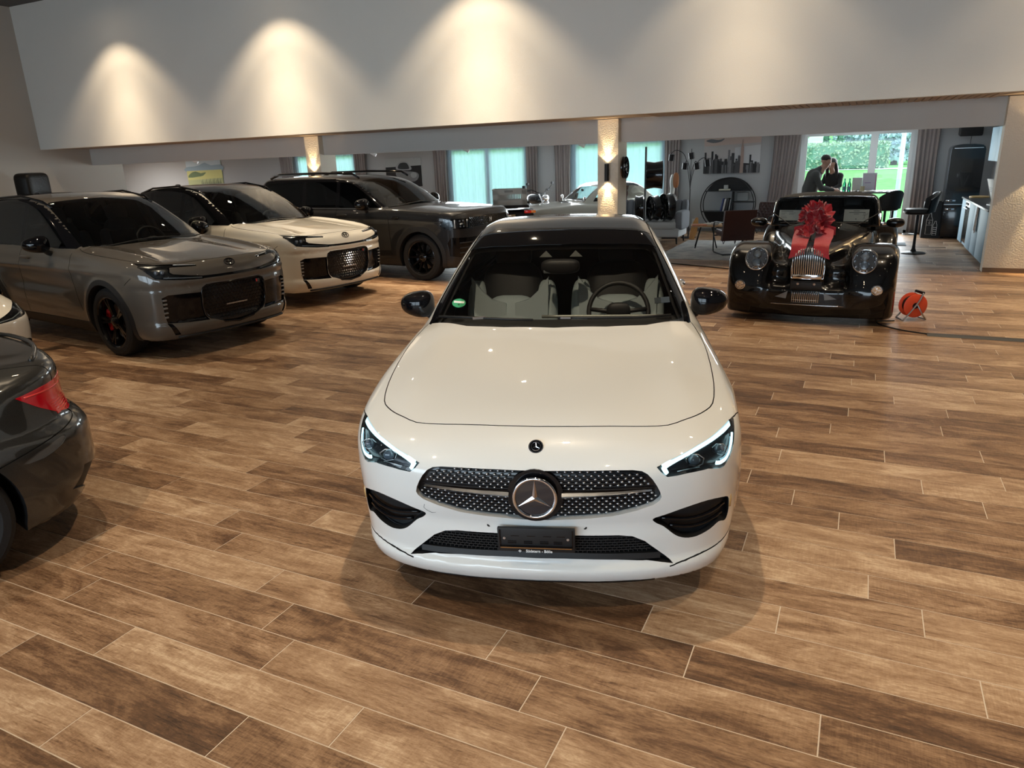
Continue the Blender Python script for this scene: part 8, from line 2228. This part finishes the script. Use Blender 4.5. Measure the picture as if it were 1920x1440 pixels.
cb = thing('plastic_crate', (-6.22, 13.0, 1.032), .42, 'grey slotted plastic crate standing on the trike cargo rack', 'crate')
M_CR = mat('crate_grey', (0.40, 0.40, 0.36), 0.5)
w, d, h = .64, .42, .30
for s in (-1, 1):
    for nm, ax in (('long_side', 0), ('short_side', 1)):
        L = w if ax == 0 else d; n = 15 if ax == 0 else 9
        side = G(); side.box((0, 0, h - .05), (L, .022, .09)); side.box((0, 0, .05), (L, .022, .10)); side.box((0, 0, h - .004), (L + .02, .034, .016))
        for q in (-1, 1): side.box((q * (L / 2 - .045), 0, h / 2), (.09, .022, h))
        for k in range(n): side.box((-L / 2 + .09 + (L - .18) * (k + .5) / n, 0, h / 2), ((L - .18) / n * .55, .014, h - .1))
        if ax == 0: so2 = side.build(nm, M_CR, cb, None, (0, s * d / 2, 0))
        else: so2 = side.build(nm, M_CR, cb, None, (s * w / 2, 0, 0), (0, 0, PI / 2))
G().box((0, 0, .008), (w, d, .016)).build('floor_panel', M_CR, cb, None)
G().box((-.02, -.235, .262), (.16, .012, .035), None, .006).build('grip', mat('crate_grip', (0.22, 0.22, 0.20), 0.5), cb)
tag(G().box((0, 0, .025), (.05, .05, .05), None, .01).build('black_knob', M_BLKPLAST, None, 0.6, (-5.93, 13.02, 1.334)), 'small black block on the rim of the grey crate', 'block')

mb = thing('motorbike', (-7.75, 17.55, 0), 1.15, 'dark motorbike with high handlebars and round tank behind the crate', 'motorbike')
for y, nm in ((-.72, 'front_wheel'), (.72, 'rear_wheel')):
    G().lathe([(.20, -.05), (.29, -.06), (.33, 0), (.29, .06), (.20, .05)], 36, (0, y, .33), 'x').build(nm, M_TYRE, mb, .6)
    G().lathe([(.19, -.03), (.205, -.03), (.205, .03), (.19, .03), (.19, -.03)], 36, (0, y, .33), 'x').build('wheel_rim', M_SATIN, mb, .6)
    for k in range(8): G().cyl((0, y, .33), (.0, y + .2 * math.cos(k * PI / 4), .33 + .2 * math.sin(k * PI / 4)), .006, n=6).build('wheel_spoke', M_SATIN, mb)
G().ell((0, -.12, .88), (.15, .27, .14), (.8, .8)).build('fuel_tank', mat('tank_dark', (0.03, 0.04, 0.05), 0.15, 0.5, 0.8), mb, 3.14)
G().ell((0, .34, .80), (.13, .36, .07), (.6, .7)).build('saddle', mat('black_leather', (0.018, 0.018, 0.019), 0.5), mb, 3.14)
G().box((0, 0, .48), (.28, .42, .36), None, .06).build('engine', M_SATIN, mb)
G().tube([(0, -.30, .85), (0, -.05, .60), (0, .45, .55), (0, .72, .33)], .03, 8).build('frame', M_STEELBLK, mb, 3.14)
for s in (-1, 1): 
    G().tube([(s * .09, -.72, .33), (s * .10, -.38, 1.02)], .022, 8).build('fork_leg', M_CHROME, mb, 3.14)
    G().tube([(s * .38, -.22, 1.13), (s * .42, -.30, 1.24)], .006, 6).build('mirror_stem', M_STEELBLK, mb, 3.14); G().ell((s * .43, -.30, 1.27), (.05, .015, .035), (.8, .8)).build('mirror_head', M_STEELBLK, mb, 3.14)
    G().cyl((s * .30, -.24, 1.10), (s * .44, -.20, 1.11), .018, n=10).build('grip', M_BLKPLAST, mb)
G().tube(smooth_line3([(-.40, -.21, 1.11), (-.25, -.26, 1.12), (-.10, -.36, 1.04), (.10, -.36, 1.04), (.25, -.26, 1.12), (.40, -.21, 1.11)]), .013, 8).build('handlebar', M_STEELBLK, mb, 3.14)
G().ell((0, -.50, .92), (.09, .08, .09), (1, 1)).build('headlamp', M_CHROME, mb, 3.14)
G().tube([(.16, .1, .35), (.18, .5, .32), (.18, .85, .40)], .04, 10).build('exhaust', M_CHROME, mb, 3.14)
G().cyl((-.12, .12, .33), (-.30, .16, .01), .012, n=8).build('kickstand', M_STEELBLK, mb)
